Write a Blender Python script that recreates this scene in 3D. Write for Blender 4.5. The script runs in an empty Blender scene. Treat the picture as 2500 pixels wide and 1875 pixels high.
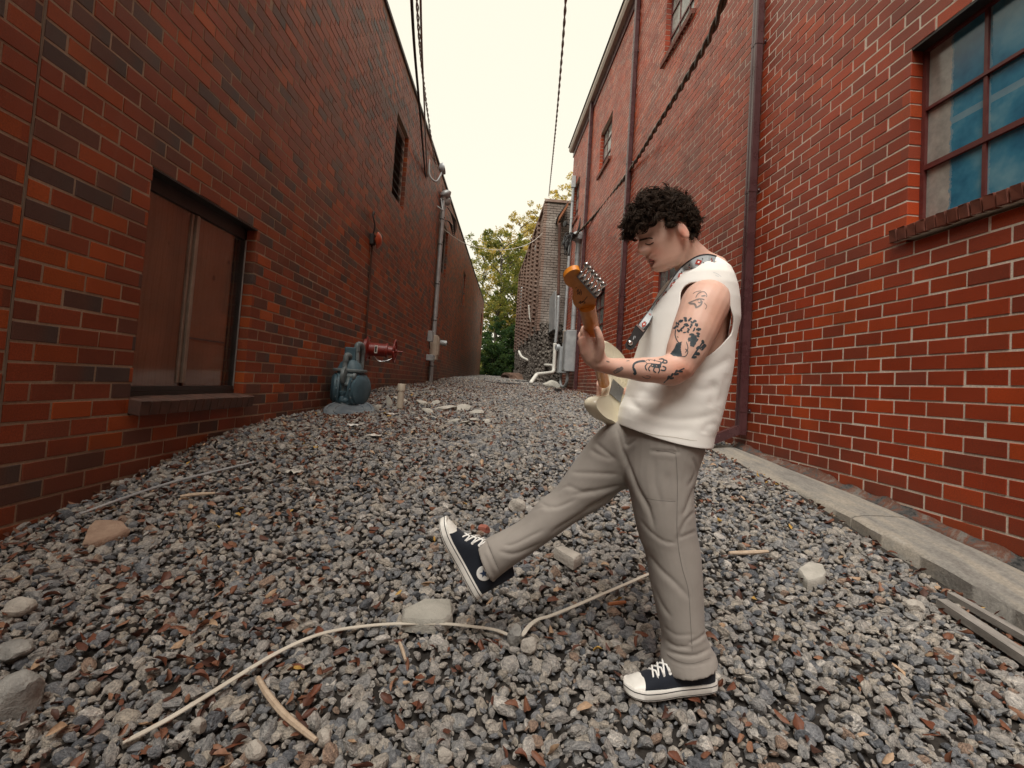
import bpy, bmesh, math, random
import numpy as np
from mathutils import Vector, Matrix, Quaternion
from mathutils.bvhtree import BVHTree
from mathutils import noise as mnoise

scene = bpy.context.scene
COL = scene.collection
PI = math.pi
random.seed(7)
RNG = np.random.default_rng(11)

# ---------------------------------------------------------------- camera
# pixel units are those of the 2500 x 1875 photograph; the camera stands at the origin, 1.05 m above the gravel
CX, CY, F = 1250.0, 880.0, 1225.0


def _d(u, v):
    return Vector((u - CX, -(v - CY), -F))


_Y = _d(1248, 938).normalized()
_Z = -_d(2942, -25100)
_Z = -_Z if _Z.y < 0 else _Z
_Z = (_Z - _Y * _Z.dot(_Y)).normalized()
_X = _Y.cross(_Z)
RW = Matrix((_X, _Y, _Z))
cam_data = bpy.data.cameras.new("camera")
cam_data.sensor_width = 36.0
cam_data.sensor_fit = 'HORIZONTAL'
cam_data.lens = 36.0 * F / 2500.0
cam_data.shift_x = 0.0
cam_data.shift_y = -(937.5 - CY) / 2500.0
cam_data.clip_start = 0.05
cam_data.clip_end = 3000.0
cam = bpy.data.objects.new("camera", cam_data)
COL.objects.link(cam)
cam.matrix_world = RW.to_4x4()
scene.camera = cam

# ---------------------------------------------------------------- sky, sun, exposure
SUN_EL, SUN_AZ = math.radians(57.0), math.radians(196.0)     # veiled sun high over the alley, a little behind the camera
world = bpy.data.worlds.new("World")
scene.world = world
world.use_nodes = True
wn = world.node_tree
wn.nodes.clear()
w_out = wn.nodes.new("ShaderNodeOutputWorld")
w_bg = wn.nodes.new("ShaderNodeBackground")
w_sky = wn.nodes.new("ShaderNodeTexSky")
w_sky.sky_type = 'NISHITA'
w_sky.sun_disc = False
w_sky.sun_elevation = SUN_EL
w_sky.sun_rotation = SUN_AZ
w_sky.air_density = 1.0
w_sky.dust_density = 3.0
w_sky.ozone_density = 1.5
w_mix = wn.nodes.new("ShaderNodeMix")
w_mix.data_type = 'RGBA'
w_mix.inputs['Factor'].default_value = 0.90
w_mix.inputs['B'].default_value = (4.95, 4.6, 3.7, 1)       # even thin high cloud, cream in the evening light
wn.links.new(w_sky.outputs['Color'], w_mix.inputs['A'])
wn.links.new(w_mix.outputs['Result'], w_bg.inputs['Color'])
w_bg.inputs['Strength'].default_value = 0.1
wn.links.new(w_bg.outputs['Background'], w_out.inputs['Surface'])

sun_data = bpy.data.lights.new("sun", 'SUN')
sun_data.energy = 1.5
sun_data.angle = math.radians(36.0)                          # thin cloud: no hard shadows
sun_data.color = (1.0, 0.965, 0.915)
sun = bpy.data.objects.new("sun", sun_data)
COL.objects.link(sun)
_sd = Vector((math.sin(SUN_AZ) * math.cos(SUN_EL), math.cos(SUN_AZ) * math.cos(SUN_EL), math.sin(SUN_EL)))
sun.rotation_euler = _sd.to_track_quat('Z', 'Y').to_euler()
sun.location = _sd * 60

scene.view_settings.view_transform = 'Standard'
scene.view_settings.look = 'None'
scene.view_settings.exposure = 1.2
scene.view_settings.gamma = 1.0
scene.render.engine = 'CYCLES'
scene.cycles.max_bounces = 6
scene.cycles.diffuse_bounces = 4
scene.cycles.transparent_max_bounces = 12
scene.cycles.use_denoising = True

# ---------------------------------------------------------------- pixel helpers
WL = 2.27            # left wall stands at x = -WL
AR, SR = 2.74, 0.0604  # right wall: x = AR - SR * y


def ray(u, v):
    r = RW @ _d(u, v)
    return r / r.y


def onY(u, v, y):
    return ray(u, v) * y


def onL(u, v, off=0.0):
    r = ray(u, v)
    return r * (-(WL - off) / r.x)


def onR(u, v, off=0.0):
    r = ray(u, v)
    return r * ((AR - off * 1.0018) / (r.x + SR * r.y))


RT = RW.transposed()


def proj(p):
    c = RT @ Vector(p)
    if c.z > -0.02:
        return None
    return (CX + F * c.x / -c.z, CY - F * c.y / -c.z)


_GY = [-8, 0.6, 1.2, 1.58, 2.3, 2.85, 3.7, 4.65, 6.5, 8.8, 11, 13.7, 16, 20, 37, 60, 140]
_GZ = [-1.35, -1.06, -0.985, -0.928, -0.87, -0.765, -0.60, -0.50, -0.385, -0.22, -0.165, -0.095, -0.01, 0.12, 0.50, 0.9, 1.6]


def gz(x, y):
    z = float(np.interp(y, _GY, _GZ))
    dip = 0.0 * max(0.0, 1 - ((x - 0.2) / 2.0) ** 2)
    n = 0.022 * mnoise.noise(Vector((x * 0.9, y * 0.8, 3.3))) + 0.012 * mnoise.noise(Vector((x * 2.3, y * 2.1, 9.1)))
    if 1.0 < x and y < 6.5:                      # the gravel lies a little lower beside the kerb
        t = min(max((x - 1.0) / .9, 0), 1) * min(max((6.5 - y) / 1.5, 0), 1)
        z -= float(np.interp(y, [2.0, 3.0, 4.0], [.0, .02, .05])) * t * t * (3 - 2 * t)
    z -= .085 * math.exp(-((x + 1.95) / .45) ** 2 - ((y - 5.95) / .55) ** 2)
    z += .012 * math.exp(-((x - .56) / .16) ** 2 - ((y - 1.56) / .10) ** 2)      # stones pushed up round the standing foot
    return z - dip + n


def onG(u, v, dz=0.0):
    r = ray(u, v)
    lo, hi = 0.7, 120.0
    p = None
    y = 0.8
    prev = y
    while y < hi:
        p = r * y
        if p.z <= gz(p.x, y) + dz:
            a, b = prev, y
            for _ in range(24):
                m = (a + b) / 2
                q = r * m
                if q.z <= gz(q.x, m) + dz:
                    b = m
                else:
                    a = m
            return r * b
        prev = y
        y *= 1.02
    return r * hi


# ---------------------------------------------------------------- mesh helpers
def link(o, parent=None):
    COL.objects.link(o)
    if parent is not None:
        o.parent = parent
    return o


def tag(o, label=None, cat=None, group=None, kind=None):
    if label:
        o["label"] = label
    if cat:
        o["category"] = cat
    if group:
        o["group"] = group
    if kind:
        o["kind"] = kind
    return o


def empty(name, loc=(0, 0, 0), mat4=None):
    o = bpy.data.objects.new(name, None)
    o.empty_display_size = 0.1
    COL.objects.link(o)
    if mat4 is not None:
        o.matrix_world = mat4
    else:
        o.location = loc
    bpy.context.view_layer.update()
    return o


def wmat(o):
    return wmat(o.parent) @ o.matrix_basis if o.parent else o.matrix_basis.copy()


class MB:
    """collects shapes; build() makes ONE mesh object"""

    def __init__(self):
        self.v, self.f = [], []

    def add(self, vs, fs):
        n = len(self.v)
        self.v.extend(Vector(q) for q in vs)
        self.f.extend(tuple(i + n for i in f) for f in fs)
        return self

    def box(self, c, s, rot=None):
        hx, hy, hz = s[0] / 2, s[1] / 2, s[2] / 2
        vs = [Vector((x, y, z)) for x in (-hx, hx) for y in (-hy, hy) for z in (-hz, hz)]
        if rot is not None:
            vs = [rot @ q for q in vs]
        c = Vector(c)
        return self.add([q + c for q in vs], [(0, 1, 3, 2), (4, 6, 7, 5), (0, 4, 5, 1), (2, 3, 7, 6), (0, 2, 6, 4), (1, 5, 7, 3)])

    def bbox(self, c, s, b=0.004, rot=None):
        """box with chamfered edges"""
        bm = bmesh.new()
        bmesh.ops.create_cube(bm, size=1.0)
        for q in bm.verts:
            q.co = Vector((q.co.x * s[0], q.co.y * s[1], q.co.z * s[2]))
        bmesh.ops.bevel(bm, geom=list(bm.edges), offset=b, segments=2, affect='EDGES', profile=0.5)
        R_ = rot if rot is not None else Matrix.Identity(3)
        c = Vector(c)
        bm.verts.index_update()
        self.add([R_ @ q.co + c for q in bm.verts], [[q.index for q in f.verts] for f in bm.faces])
        bm.free()
        return self

    def loft(self, rings, cap=True, close=True):
        n = len(rings[0])
        vs = [q for r in rings for q in r]
        fs = []
        for i in range(len(rings) - 1):
            for j in range(n if close else n - 1):
                a, b = i * n + j, i * n + (j + 1) % n
                fs.append((a, b, b + n, a + n))
        if cap:
            fs.append(tuple(range(n))[::-1])
            fs.append(tuple(range((len(rings) - 1) * n, len(rings) * n)))
        return self.add(vs, fs)

    def tube(self, path, r, seg=10, cap=True, flat=1.0):
        path = [Vector(q) for q in path]
        rr = r if hasattr(r, '__len__') else [r] * len(path)
        rings = []
        up = None
        for i, q in enumerate(path):
            t = (path[min(i + 1, len(path) - 1)] - path[max(i - 1, 0)])
            t = t.normalized() if t.length > 1e-9 else Vector((0, 0, 1))
            if up is None:
                up = Vector((0, 0, 1)) if abs(t.z) < 0.9 else Vector((1, 0, 0))
            s = t.cross(up)
            if s.length < 1e-5:
                s = t.orthogonal()
            s.normalize()
            up = s.cross(t).normalized()
            rings.append([q + (s * math.cos(a) + up * math.sin(a) * flat) * rr[i] for a in [2 * PI * k / seg for k in range(seg)]])
        return self.loft(rings, cap)

    def cyl(self, a, b, r, seg=20, r2=None):
        return self.tube([a, b], [r, r if r2 is None else r2], seg)

    def lathe(self, base, axis, prof, seg=28):
        """prof: list of (t along axis, radius)"""
        axis = Vector(axis).normalized()
        s = axis.orthogonal().normalized()
        u = axis.cross(s)
        base = Vector(base)
        rings = [[base + axis * t + (s * math.cos(a) + u * math.sin(a)) * r for a in [2 * PI * k / seg for k in range(seg)]] for t, r in prof]
        return self.loft(rings)

    def prism(self, poly, thick):
        """poly: list of Vectors on a plane, thick: Vector"""
        n = len(poly)
        vs = [Vector(q) for q in poly] + [Vector(q) + Vector(thick) for q in poly]
        fs = [tuple(range(n))[::-1], tuple(range(n, 2 * n))] + [(i, (i + 1) % n, n + (i + 1) % n, n + i) for i in range(n)]
        return self.add(vs, fs)

    def mesh(self, name):
        me = bpy.data.meshes.new(name)
        me.from_pydata([tuple(q) for q in self.v], [], self.f)
        me.validate()
        bm = bmesh.new()
        bm.from_mesh(me)
        bmesh.ops.recalc_face_normals(bm, faces=bm.faces)
        bm.to_mesh(me)
        bm.free()
        me.update()
        return me

    def build(self, name, mat, parent=None, smooth=None, origin=None, inv=None):
        """smooth: None flat, or angle in degrees; origin: world point of the object origin; inv: parent's inverse world matrix"""
        if inv is not None:
            self.v = [inv @ q for q in self.v]
        elif parent is not None:
            m = wmat(parent).inverted()
            self.v = [m @ q for q in self.v]
        elif origin is not None:
            self.v = [q - Vector(origin) for q in self.v]
        me = self.mesh(name)
        if mat is not None:
            me.materials.append(mat)
        o = bpy.data.objects.new(name, me)
        if origin is not None and parent is None:
            o.location = origin
        link(o, parent)
        if smooth is not None:
            me.shade_smooth()
            if smooth < 180:
                me.set_sharp_from_angle(angle=math.radians(smooth))
        if parent is None and origin is not None:
            bpy.context.view_layer.update()
        return o


def spline(pts, n=8):
    """Catmull-Rom through pts"""
    P = [Vector(q) for q in pts]
    out = []
    for i in range(len(P) - 1):
        p0, p1, p2, p3 = P[max(i - 1, 0)], P[i], P[i + 1], P[min(i + 2, len(P) - 1)]
        for k in range(n):
            t = k / n
            out.append(0.5 * ((2 * p1) + (p2 - p0) * t + (2 * p0 - 5 * p1 + 4 * p2 - p3) * t * t + (3 * p1 - p0 - 3 * p2 + p3) * t ** 3))
    out.append(P[-1])
    return out


# ---------------------------------------------------------------- materials
class NT:
    def __init__(self, name):
        self.m = bpy.data.materials.new(name)
        self.m.use_nodes = True
        self.t = self.m.node_tree
        self.t.nodes.clear()
        self.out = self.t.nodes.new("ShaderNodeOutputMaterial")
        self.b = self.t.nodes.new("ShaderNodeBsdfPrincipled")
        self.t.links.new(self.b.outputs[0], self.out.inputs['Surface'])

    def n(self, kind, **kw):
        nd = self.t.nodes.new("ShaderNode" + kind)
        for k, v in kw.items():
            setattr(nd, k, v)
        return nd

    def l(self, a, b):
        self.t.links.new(a, b)

    def set(self, nd, **kw):
        for k, v in kw.items():
            nd.inputs[k.replace('_', ' ')].default_value = v
        return nd

    def math(self, op, a, b=None, clamp=False):
        nd = self.n("Math", operation=op)
        nd.use_clamp = clamp
        for i, x in enumerate((a, b)):
            if x is None:
                continue
            if isinstance(x, (int, float)):
                nd.inputs[i].default_value = x
            else:
                self.l(x, nd.inputs[i])
        return nd.outputs[0]

    def mix(self, fac, a, b, blend='MIX'):
        nd = self.n("Mix")
        nd.data_type = 'RGBA'
        nd.blend_type = blend
        for key, x in (('Factor', fac), ('A', a), ('B', b)):
            s = [q for q in nd.inputs if q.name == key and (q.type == 'RGBA' or key == 'Factor')][0]
            if isinstance(x, (int, float)):
                s.default_value = x
            elif isinstance(x, (tuple, list)):
                s.default_value = tuple(x) + (1,) if len(x) == 3 else x
            else:
                self.l(x, s)
        return [q for q in nd.outputs if q.type == 'RGBA'][0]

    def noise(self, vec, scale, detail=4, rough=0.6, dist=0.0):
        nd = self.n("TexNoise")
        nd.inputs['Scale'].default_value = scale
        nd.inputs['Detail'].default_value = detail
        nd.inputs['Roughness'].default_value = rough
        nd.inputs['Distortion'].default_value = dist
        if vec is not None:
            self.l(vec, nd.inputs['Vector'])
        return nd.outputs['Fac']

    def ramp(self, fac, stops, interp='LINEAR'):
        nd = self.n("ValToRGB")
        cr = nd.color_ramp
        cr.interpolation = interp
        while len(cr.elements) < len(stops):
            cr.elements.new(0.5)
        for e, (p, c) in zip(cr.elements, stops):
            e.position = p
            e.color = tuple(c) + (1,) if len(c) == 3 else c
        self.l(fac, nd.inputs[0])
        return nd.outputs[0]

    def bump(self, h, strength=0.3, dist=0.01):
        nd = self.n("Bump")
        nd.inputs['Strength'].default_value = strength
        nd.inputs['Distance'].default_value = dist
        self.l(h, nd.inputs['Height'])
        self.l(nd.outputs[0], self.b.inputs['Normal'])
        return nd

    def col(self, x):
        if isinstance(x, tuple):
            self.b.inputs['Base Color'].default_value = tuple(x) + (1,)
        else:
            self.l(x, self.b.inputs['Base Color'])
        return self

    def rough(self, x, spec=None, metal=None):
        if isinstance(x, (int, float)):
            self.b.inputs['Roughness'].default_value = x
        else:
            self.l(x, self.b.inputs['Roughness'])
        if spec is not None:
            self.b.inputs['Specular IOR Level'].default_value = spec
        if metal is not None:
            self.b.inputs['Metallic'].default_value = metal
        return self


def worn(name, c1, c2, scale=6.0, rough=0.6, bump=0.25, bscale=80.0, bd=0.003, metal=0.0, spec=0.5, world=True, stretch=None, c3=None, lo=0.35, hi=0.65):
    """two-tone mottled material with fine relief"""
    t = NT(name)
    if world:
        vec = t.n("NewGeometry").outputs['Position']
    else:
        vec = t.n("TexCoord").outputs['Object']
    if stretch:
        mp = t.n("Mapping")
        mp.inputs['Scale'].default_value = stretch
        t.l(vec, mp.inputs['Vector'])
        vec = mp.outputs[0]
    f = t.noise(vec, scale, 5, 0.65)
    stops = [(lo, c1), (hi, c2)]
    if c3:
        stops.append((min(hi + 0.12, 1.0), c3))
    t.col(t.ramp(f, stops))
    f2 = t.noise(vec, bscale, 4, 0.7)
    t.bump(f2, bump, bd)
    r = t.math('ADD', t.math('MULTIPLY', f, 0.25), rough - 0.12, clamp=True)
    t.rough(r, spec, metal)
    return t.m
# ================================================================ brick walls
BH, BL = 0.0945, 0.2425     # course height and brick length, joint included
JT = 0.0128                 # joint


def brick_mat(name, z0, y0, tones, darks, flash, right=False, spec=0.28, jit=0.0):
    t = NT(name)
    pos = t.n("NewGeometry").outputs['Position']
    if right:
        mp = t.n("Mapping", vector_type='TEXTURE')
        mp.inputs['Location'].default_value = (AR, 0, 0)
        mp.inputs['Rotation'].default_value = (0, 0, math.atan(SR))
        t.l(pos, mp.inputs['Vector'])
        pos = mp.outputs[0]
    sp = t.n("SeparateXYZ")
    t.l(pos, sp.inputs[0])
    row = t.math('FLOOR', t.math('DIVIDE', t.math('SUBTRACT', sp.outputs['Z'], z0), BH))
    par = t.math('MULTIPLY', t.math('MODULO', t.math('ADD', row, 1000.0), 2.0), 0.5)
    u = t.math('ADD', t.math('DIVIDE', t.math('SUBTRACT', sp.outputs['Y'], y0), BL), par)
    cell = t.math('FLOOR', u)
    fr = t.math('FRACT', u)
    cv = t.n("CombineXYZ")
    t.l(cell, cv.inputs[0])
    t.l(row, cv.inputs[1])
    wn_ = t.n("TexWhiteNoise", noise_dimensions='2D')
    t.l(cv.outputs[0], wn_.inputs['Vector'])
    sc_ = t.n("SeparateColor")
    t.l(wn_.outputs['Color'], sc_.inputs[0])
    base = t.ramp(wn_.outputs['Value'], tones)
    # some bricks are burnt dark at one end
    fl = t.math('MULTIPLY', t.math('GREATER_THAN', sc_.outputs[0], 1 - flash), t.math('SMOOTH_MIN', fr, 1.0))
    edge = t.n("MapRange", interpolation_type='SMOOTHSTEP')
    t.l(fr, edge.inputs['Value'])
    edge.inputs['From Min'].default_value = 0.45
    edge.inputs['From Max'].default_value = 0.85
    fac = t.math('MULTIPLY', t.math('GREATER_THAN', sc_.outputs[0], 1 - flash), edge.outputs[0])
    big = t.noise(pos, 1.1, 3, 0.6)
    base = t.mix(fac, base, darks)
    # brightness of each brick, grain and weather staining
    v = t.math('ADD', t.math('MULTIPLY', sc_.outputs[1], 0.28), 0.86)
    hsv = t.n("HueSaturation")
    t.l(base, hsv.inputs['Color'])
    t.l(v, hsv.inputs['Value'])
    g = t.noise(pos, 160, 4, 0.75)
    c = t.mix(0.55, hsv.outputs[0], t.ramp(g, [(0.3, (0.35, 0.35, 0.35)), (0.7, (1.45, 1.45, 1.45))]), 'MULTIPLY')
    c = t.mix(1.0, c, t.ramp(big, [(0.3, (0.72, 0.70, 0.70)), (0.7, (1.18, 1.15, 1.12))]), 'MULTIPLY')
    # drips and mortar smears
    mp2 = t.n("Mapping")
    mp2.inputs['Scale'].default_value = (1, 18, 2.2)
    t.l(pos, mp2.inputs['Vector'])
    st = t.noise(mp2.outputs[0], 1.0, 5, 0.7)
    c = t.mix(t.ramp(st, [(0.62, (0, 0, 0)), (0.85, (0.30, 0.30, 0.30))]), c, (0.36, 0.22, 0.15))
    # darker towards the foot of the wall, pale salt in patches
    foot = t.n("MapRange", interpolation_type='SMOOTHSTEP')
    t.l(t.math('ADD', t.math('SUBTRACT', sp.outputs['Z'], t.math('MULTIPLY', sp.outputs['Y'], .09)), t.math('MULTIPLY', t.noise(pos, 2.2, 5, .7), .55)), foot.inputs['Value'])
    foot.inputs['From Min'].default_value = -.95
    foot.inputs['From Max'].default_value = -.25
    foot.inputs['To Min'].default_value = .55
    foot.inputs['To Max'].default_value = 0.0
    c = t.mix(foot.outputs[0], c, (0.085, 0.05, 0.036))
    salt = t.noise(pos, 3.1, 7, .75, .6)
    c = t.mix(t.ramp(salt, [(0.66, (0, 0, 0)), (0.80, (0.38, 0.38, 0.38))]), c, (0.42, 0.33, 0.27))
    t.col(c)
    t.bump(t.noise(pos, 210, 3, 0.7), 0.5, 0.0025)
    t.rough(t.math('ADD', t.math('MULTIPLY', g, 0.3), 0.34), spec)
    return t.m


def mortar_mat(name, c1, c2):
    t = NT(name)
    pos = t.n("NewGeometry").outputs['Position']
    t.col(t.mix(0.6, t.ramp(t.noise(pos, 1.3, 4), [(0.35, c1), (0.65, c2)]), t.ramp(t.noise(pos, 90, 4, 0.7), [(0.3, (0.55, 0.55, 0.55)), (0.7, (1.2, 1.2, 1.2))]), 'MULTIPLY'))
    t.bump(t.noise(pos, 130, 4, 0.7), 0.6, 0.004)
    t.rough(0.9, 0.2)
    return t.m


L_TONES = [(0.0, (0.390, 0.089, 0.019)), (0.10, (0.356, 0.078, 0.019)), (0.28, (0.292, 0.062, 0.022)), (0.54, (0.247, 0.059, 0.025)), (0.70, (0.200, 0.060, 0.032)), (0.84, (0.143, 0.062, 0.043)), (0.93, (0.125, 0.066, 0.052)), (1.0, (0.085, 0.060, 0.056))]
R_TONES = [(0.0, (0.432, 0.062, 0.008)), (0.25, (0.377, 0.046, 0.006)), (0.5, (0.340, 0.040, 0.007)), (0.7, (0.313, 0.042, 0.010)), (0.88, (0.290, 0.044, 0.014)), (1.0, (0.258, 0.048, 0.021))]
ZL0 = -0.139     # a course line of the left wall at y > 2.25
ZL1 = -0.139 + 0.045
ZR0 = 0.1555
YL0, YR0 = 2.502, 3.816 / math.cos(math.atan(SR))
M_BRICK_L = brick_mat("brick_brown_flashed", ZL0, YL0, L_TONES, (0.095, 0.070, 0.062), 0.16)
M_BRICK_L1 = brick_mat("brick_brown_flashed_pier", ZL1, YL0 + 0.07, L_TONES, (0.095, 0.070, 0.062), 0.16)
M_BRICK_R = brick_mat("brick_red", ZR0, YR0, R_TONES, (0.28, 0.06, 0.03), 0.0, right=True, spec=0.5)
M_MORT_L = mortar_mat("mortar_tan", (0.32, 0.25, 0.18), (0.42, 0.335, 0.25))
M_MORT_R = mortar_mat("mortar_pale", (0.66, 0.58, 0.48), (0.80, 0.71, 0.60))

MLW = Matrix.Translation((-WL, 0, 0))
MRW = Matrix.Translation((AR, 0, 0)) @ Matrix.Rotation(math.atan(SR), 4, 'Z')
MRI = MRW.inverted()


def lR(u, v, off=0.0):
    """pixel -> (y, z) in the right wall's own frame"""
    q = MRI @ onR(u, v, off)
    return q.y, q.z


def lL(u, v, off=0.0):
    q = onL(u, v, off)
    return q.y, q.z


def brick_verts(sg, y0, y1, z0, z1, depth, prot, rnd):
    """one brick: face at x = sg*prot (alley side), sides run back by depth, edges worn"""
    e = 0.0022
    j = lambda a: rnd.uniform(-a, a)
    xb = sg * (prot - depth)
    xm = sg * (prot - 0.0018)
    xf = sg * prot
    tilt = j(0.0012)
    vs = []
    for x, ins in ((xb, 0), (xm, 0), (xf, e)):
        for k, (yy, zz) in enumerate(((y0 + ins, z0 + ins), (y1 - ins, z0 + ins), (y1 - ins, z1 - ins), (y0 + ins, z1 - ins))):
            dx = 0
            if x != xb:
                dx = sg * tilt * (1 if k in (0, 3) else -1)
            vs.append(Vector((x + dx, yy + j(0.0010), zz + j(0.0010))))
    fs = []
    for r in (0, 4):
        for k in range(4):
            fs.append((r + k, r + (k + 1) % 4, r + 4 + (k + 1) % 4, r + 4 + k))
    fs.append((8, 9, 10, 11))
    return vs, fs


def wall_bricks(sg, y_a, y_b, z_a, z_b, zref, yref, holes, gfun, JT=JT):
    """list of (y0, y1, z0, z1, deep) for running bond, cut round holes"""
    out = []
    r0 = int(math.floor((z_a - zref) / BH))
    r1 = int(math.ceil((z_b - zref) / BH))
    h = JT / 2
    for r in range(r0, r1):
        z0, z1 = zref + r * BH + h, zref + (r + 1) * BH - h
        if z1 > z_b:
            continue
        zc = (z0 + z1) / 2
        par = 0.5 * ((r + 1000) % 2)
        i0 = int(math.floor((y_a - yref) / BL + par)) - 1
        i1 = int(math.ceil((y_b - yref) / BL + par)) + 1
        segs = [(y_a, y_b)]
        for (ha, hb, hz0, hz1) in holes:
            if hz0 < zc < hz1:
                ns = []
                for a, b in segs:
                    if hb <= a or ha >= b:
                        ns.append((a, b))
                    else:
                        if ha > a:
                            ns.append((a, ha))
                        if hb < b:
                            ns.append((hb, b))
                segs = ns
        joints = [yref + (i - par) * BL for i in range(i0, i1 + 1)]
        for sa, sb in segs:
            cuts = [sa - h] + [q for q in joints if sa + .085 < q < sb - .085] + [sb + h]
            for aa, bb in zip(cuts[:-1], cuts[1:]):
                aa, bb = aa + h, bb - h
                deep = any((abs(aa - q) < 1e-6 or abs(bb - q) < 1e-6) for hh in holes for q in hh[:2])
                if gfun is not None and z1 < gfun((aa + bb) / 2) - 0.06:
                    continue
                full = abs(bb - aa - (BL - JT)) < 1e-4 and not deep
                above = any(hh[0] - 0.01 < (aa + bb) / 2 < hh[1] + 0.01 and 0 <= z0 - hh[3] < BH for hh in holes)
                out.append((aa, bb, z0, z1, deep or above, full and not above))
    return out


def build_wall(parent, M4, sg, mats, bricks, n_obj=300, deep=0.13, JT=JT):
    """the bricks that show largest become objects of their own, the rest one mesh"""
    rnd = random.Random(5)
    scored = []
    for b in bricks:
        y0, y1, z0, z1 = b[:4]
        pr = [proj(M4 @ Vector((0, y, z))) for y, z in ((y0, z0), (y1, z0), (y1, z1), (y0, z1))]
        s = 0
        if all(pr):
            xs, ys = [p[0] for p in pr], [p[1] for p in pr]
            cx, cy = sum(xs) / 4, sum(ys) / 4
            if -20 < cx < 2520 and -20 < cy < 1895:
                s = abs(sum(xs[i] * ys[(i + 1) % 4] - xs[(i + 1) % 4] * ys[i] for i in range(4))) / 2
        scored.append((s, b))
    order = sorted(range(len(scored)), key=lambda i: -scored[i][0])
    chosen = set(order[:n_obj])
    shared = []
    for k in range(8):
        vs, fs = brick_verts(sg, -(BL - JT) / 2, (BL - JT) / 2, -(BH - JT) / 2, (BH - JT) / 2, 0.022, 0.0, rnd)
        m = MB().add(vs, fs).mesh("brick")
        m.materials.append(mats[0])
        shared.append(m)
    rest_v, rest_f = [], []
    for i, (s, b) in enumerate(scored):
        y0, y1, z0, z1, dp, full = b
        prot = rnd.uniform(-0.0022, 0.0018)
        if i in chosen:
            if full:
                me = rnd.choice(shared)
            else:
                vs, fs = brick_verts(sg, -(y1 - y0) / 2, (y1 - y0) / 2, -(z1 - z0) / 2, (z1 - z0) / 2, deep if dp else 0.022, 0.0, rnd)
                me = MB().add(vs, fs).mesh("brick")
                me.materials.append(mats[0])
            o = bpy.data.objects.new("brick", me)
            o.location = (sg * prot, (y0 + y1) / 2 + rnd.uniform(-0.0015, 0.0015), (z0 + z1) / 2 + rnd.uniform(-0.001, 0.001))
            o.rotation_euler = (rnd.uniform(-0.006, 0.006), 0, rnd.uniform(-0.004, 0.004))
            link(o, parent)
        else:
            vs, fs = brick_verts(sg, y0, y1, z0, z1, deep if dp else 0.022, prot, rnd)
            n = len(rest_v)
            rest_v.extend(tuple(q) for q in vs)
            rest_f.extend(tuple(k + n for k in f) for f in fs)
    me = bpy.data.meshes.new("far_bricks")
    me.from_pydata(rest_v, [], rest_f)
    me.materials.append(mats[0])
    bm = bmesh.new()
    bm.from_mesh(me)
    bmesh.ops.recalc_face_normals(bm, faces=bm.faces)
    bm.to_mesh(me)
    bm.free()
    o = bpy.data.objects.new("far_bricks", me)
    o["kind"] = "stuff"
    link(o, parent)


def mortar_wall(parent, sg, ya, yb, za, zb, holes, mat, rec=0.009, thick=0.30, name="mortar"):
    """wall body with real openings (boxes between the hole edges)"""
    holes = [(a_ - .005, b_ + .005, c_ - .005, d_ + .005) for a_, b_, c_, d_ in holes]
    ys = sorted({ya, yb} | {min(max(q, ya), yb) for h in holes for q in h[:2]})
    zs = sorted({za, zb} | {min(max(q, za), zb) for h in holes for q in h[2:4]})
    idx = {}
    vs, fs = [], []

    def V(i, j, k):
        key = (i, j, k)
        if key not in idx:
            idx[key] = len(vs)
            vs.append((sg * (-rec if k == 0 else -thick), ys[i], zs[j]))
        return idx[key]

    def solid(i, j):
        if not (0 <= i < len(ys) - 1 and 0 <= j < len(zs) - 1):
            return False
        yc, zc = (ys[i] + ys[i + 1]) / 2, (zs[j] + zs[j + 1]) / 2
        return not any(h[0] < yc < h[1] and h[2] < zc < h[3] for h in holes)
    for i in range(len(ys) - 1):
        for j in range(len(zs) - 1):
            if not solid(i, j):
                continue
            for k in (0, 1):
                fs.append((V(i, j, k), V(i + 1, j, k), V(i + 1, j + 1, k), V(i, j + 1, k)))
            for di, dj, e in ((-1, 0, ((0, 0), (0, 1))), (1, 0, ((1, 0), (1, 1))), (0, -1, ((0, 0), (1, 0))), (0, 1, ((0, 1), (1, 1)))):
                if not solid(i + di, j + dj):
                    (a, b), (c, d) = e
                    fs.append((V(i + a, j + b, 0), V(i + c, j + d, 0), V(i + c, j + d, 1), V(i + a, j + b, 1)))
    me = bpy.data.meshes.new(name)
    me.from_pydata(vs, [], fs)
    bm = bmesh.new()
    bm.from_mesh(me)
    bmesh.ops.recalc_face_normals(bm, faces=bm.faces)
    bm.to_mesh(me)
    bm.free()
    me.materials.append(mat)
    o = bpy.data.objects.new(name, me)
    link(o, parent)
    return o


# ---- left building
LEFT = empty("brick_building", mat4=MLW)
tag(LEFT, "long two-storey brown brick building with dark flashed bricks along the left side", "building")
L_TOP = 5.60
L_END = 35.2

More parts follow.
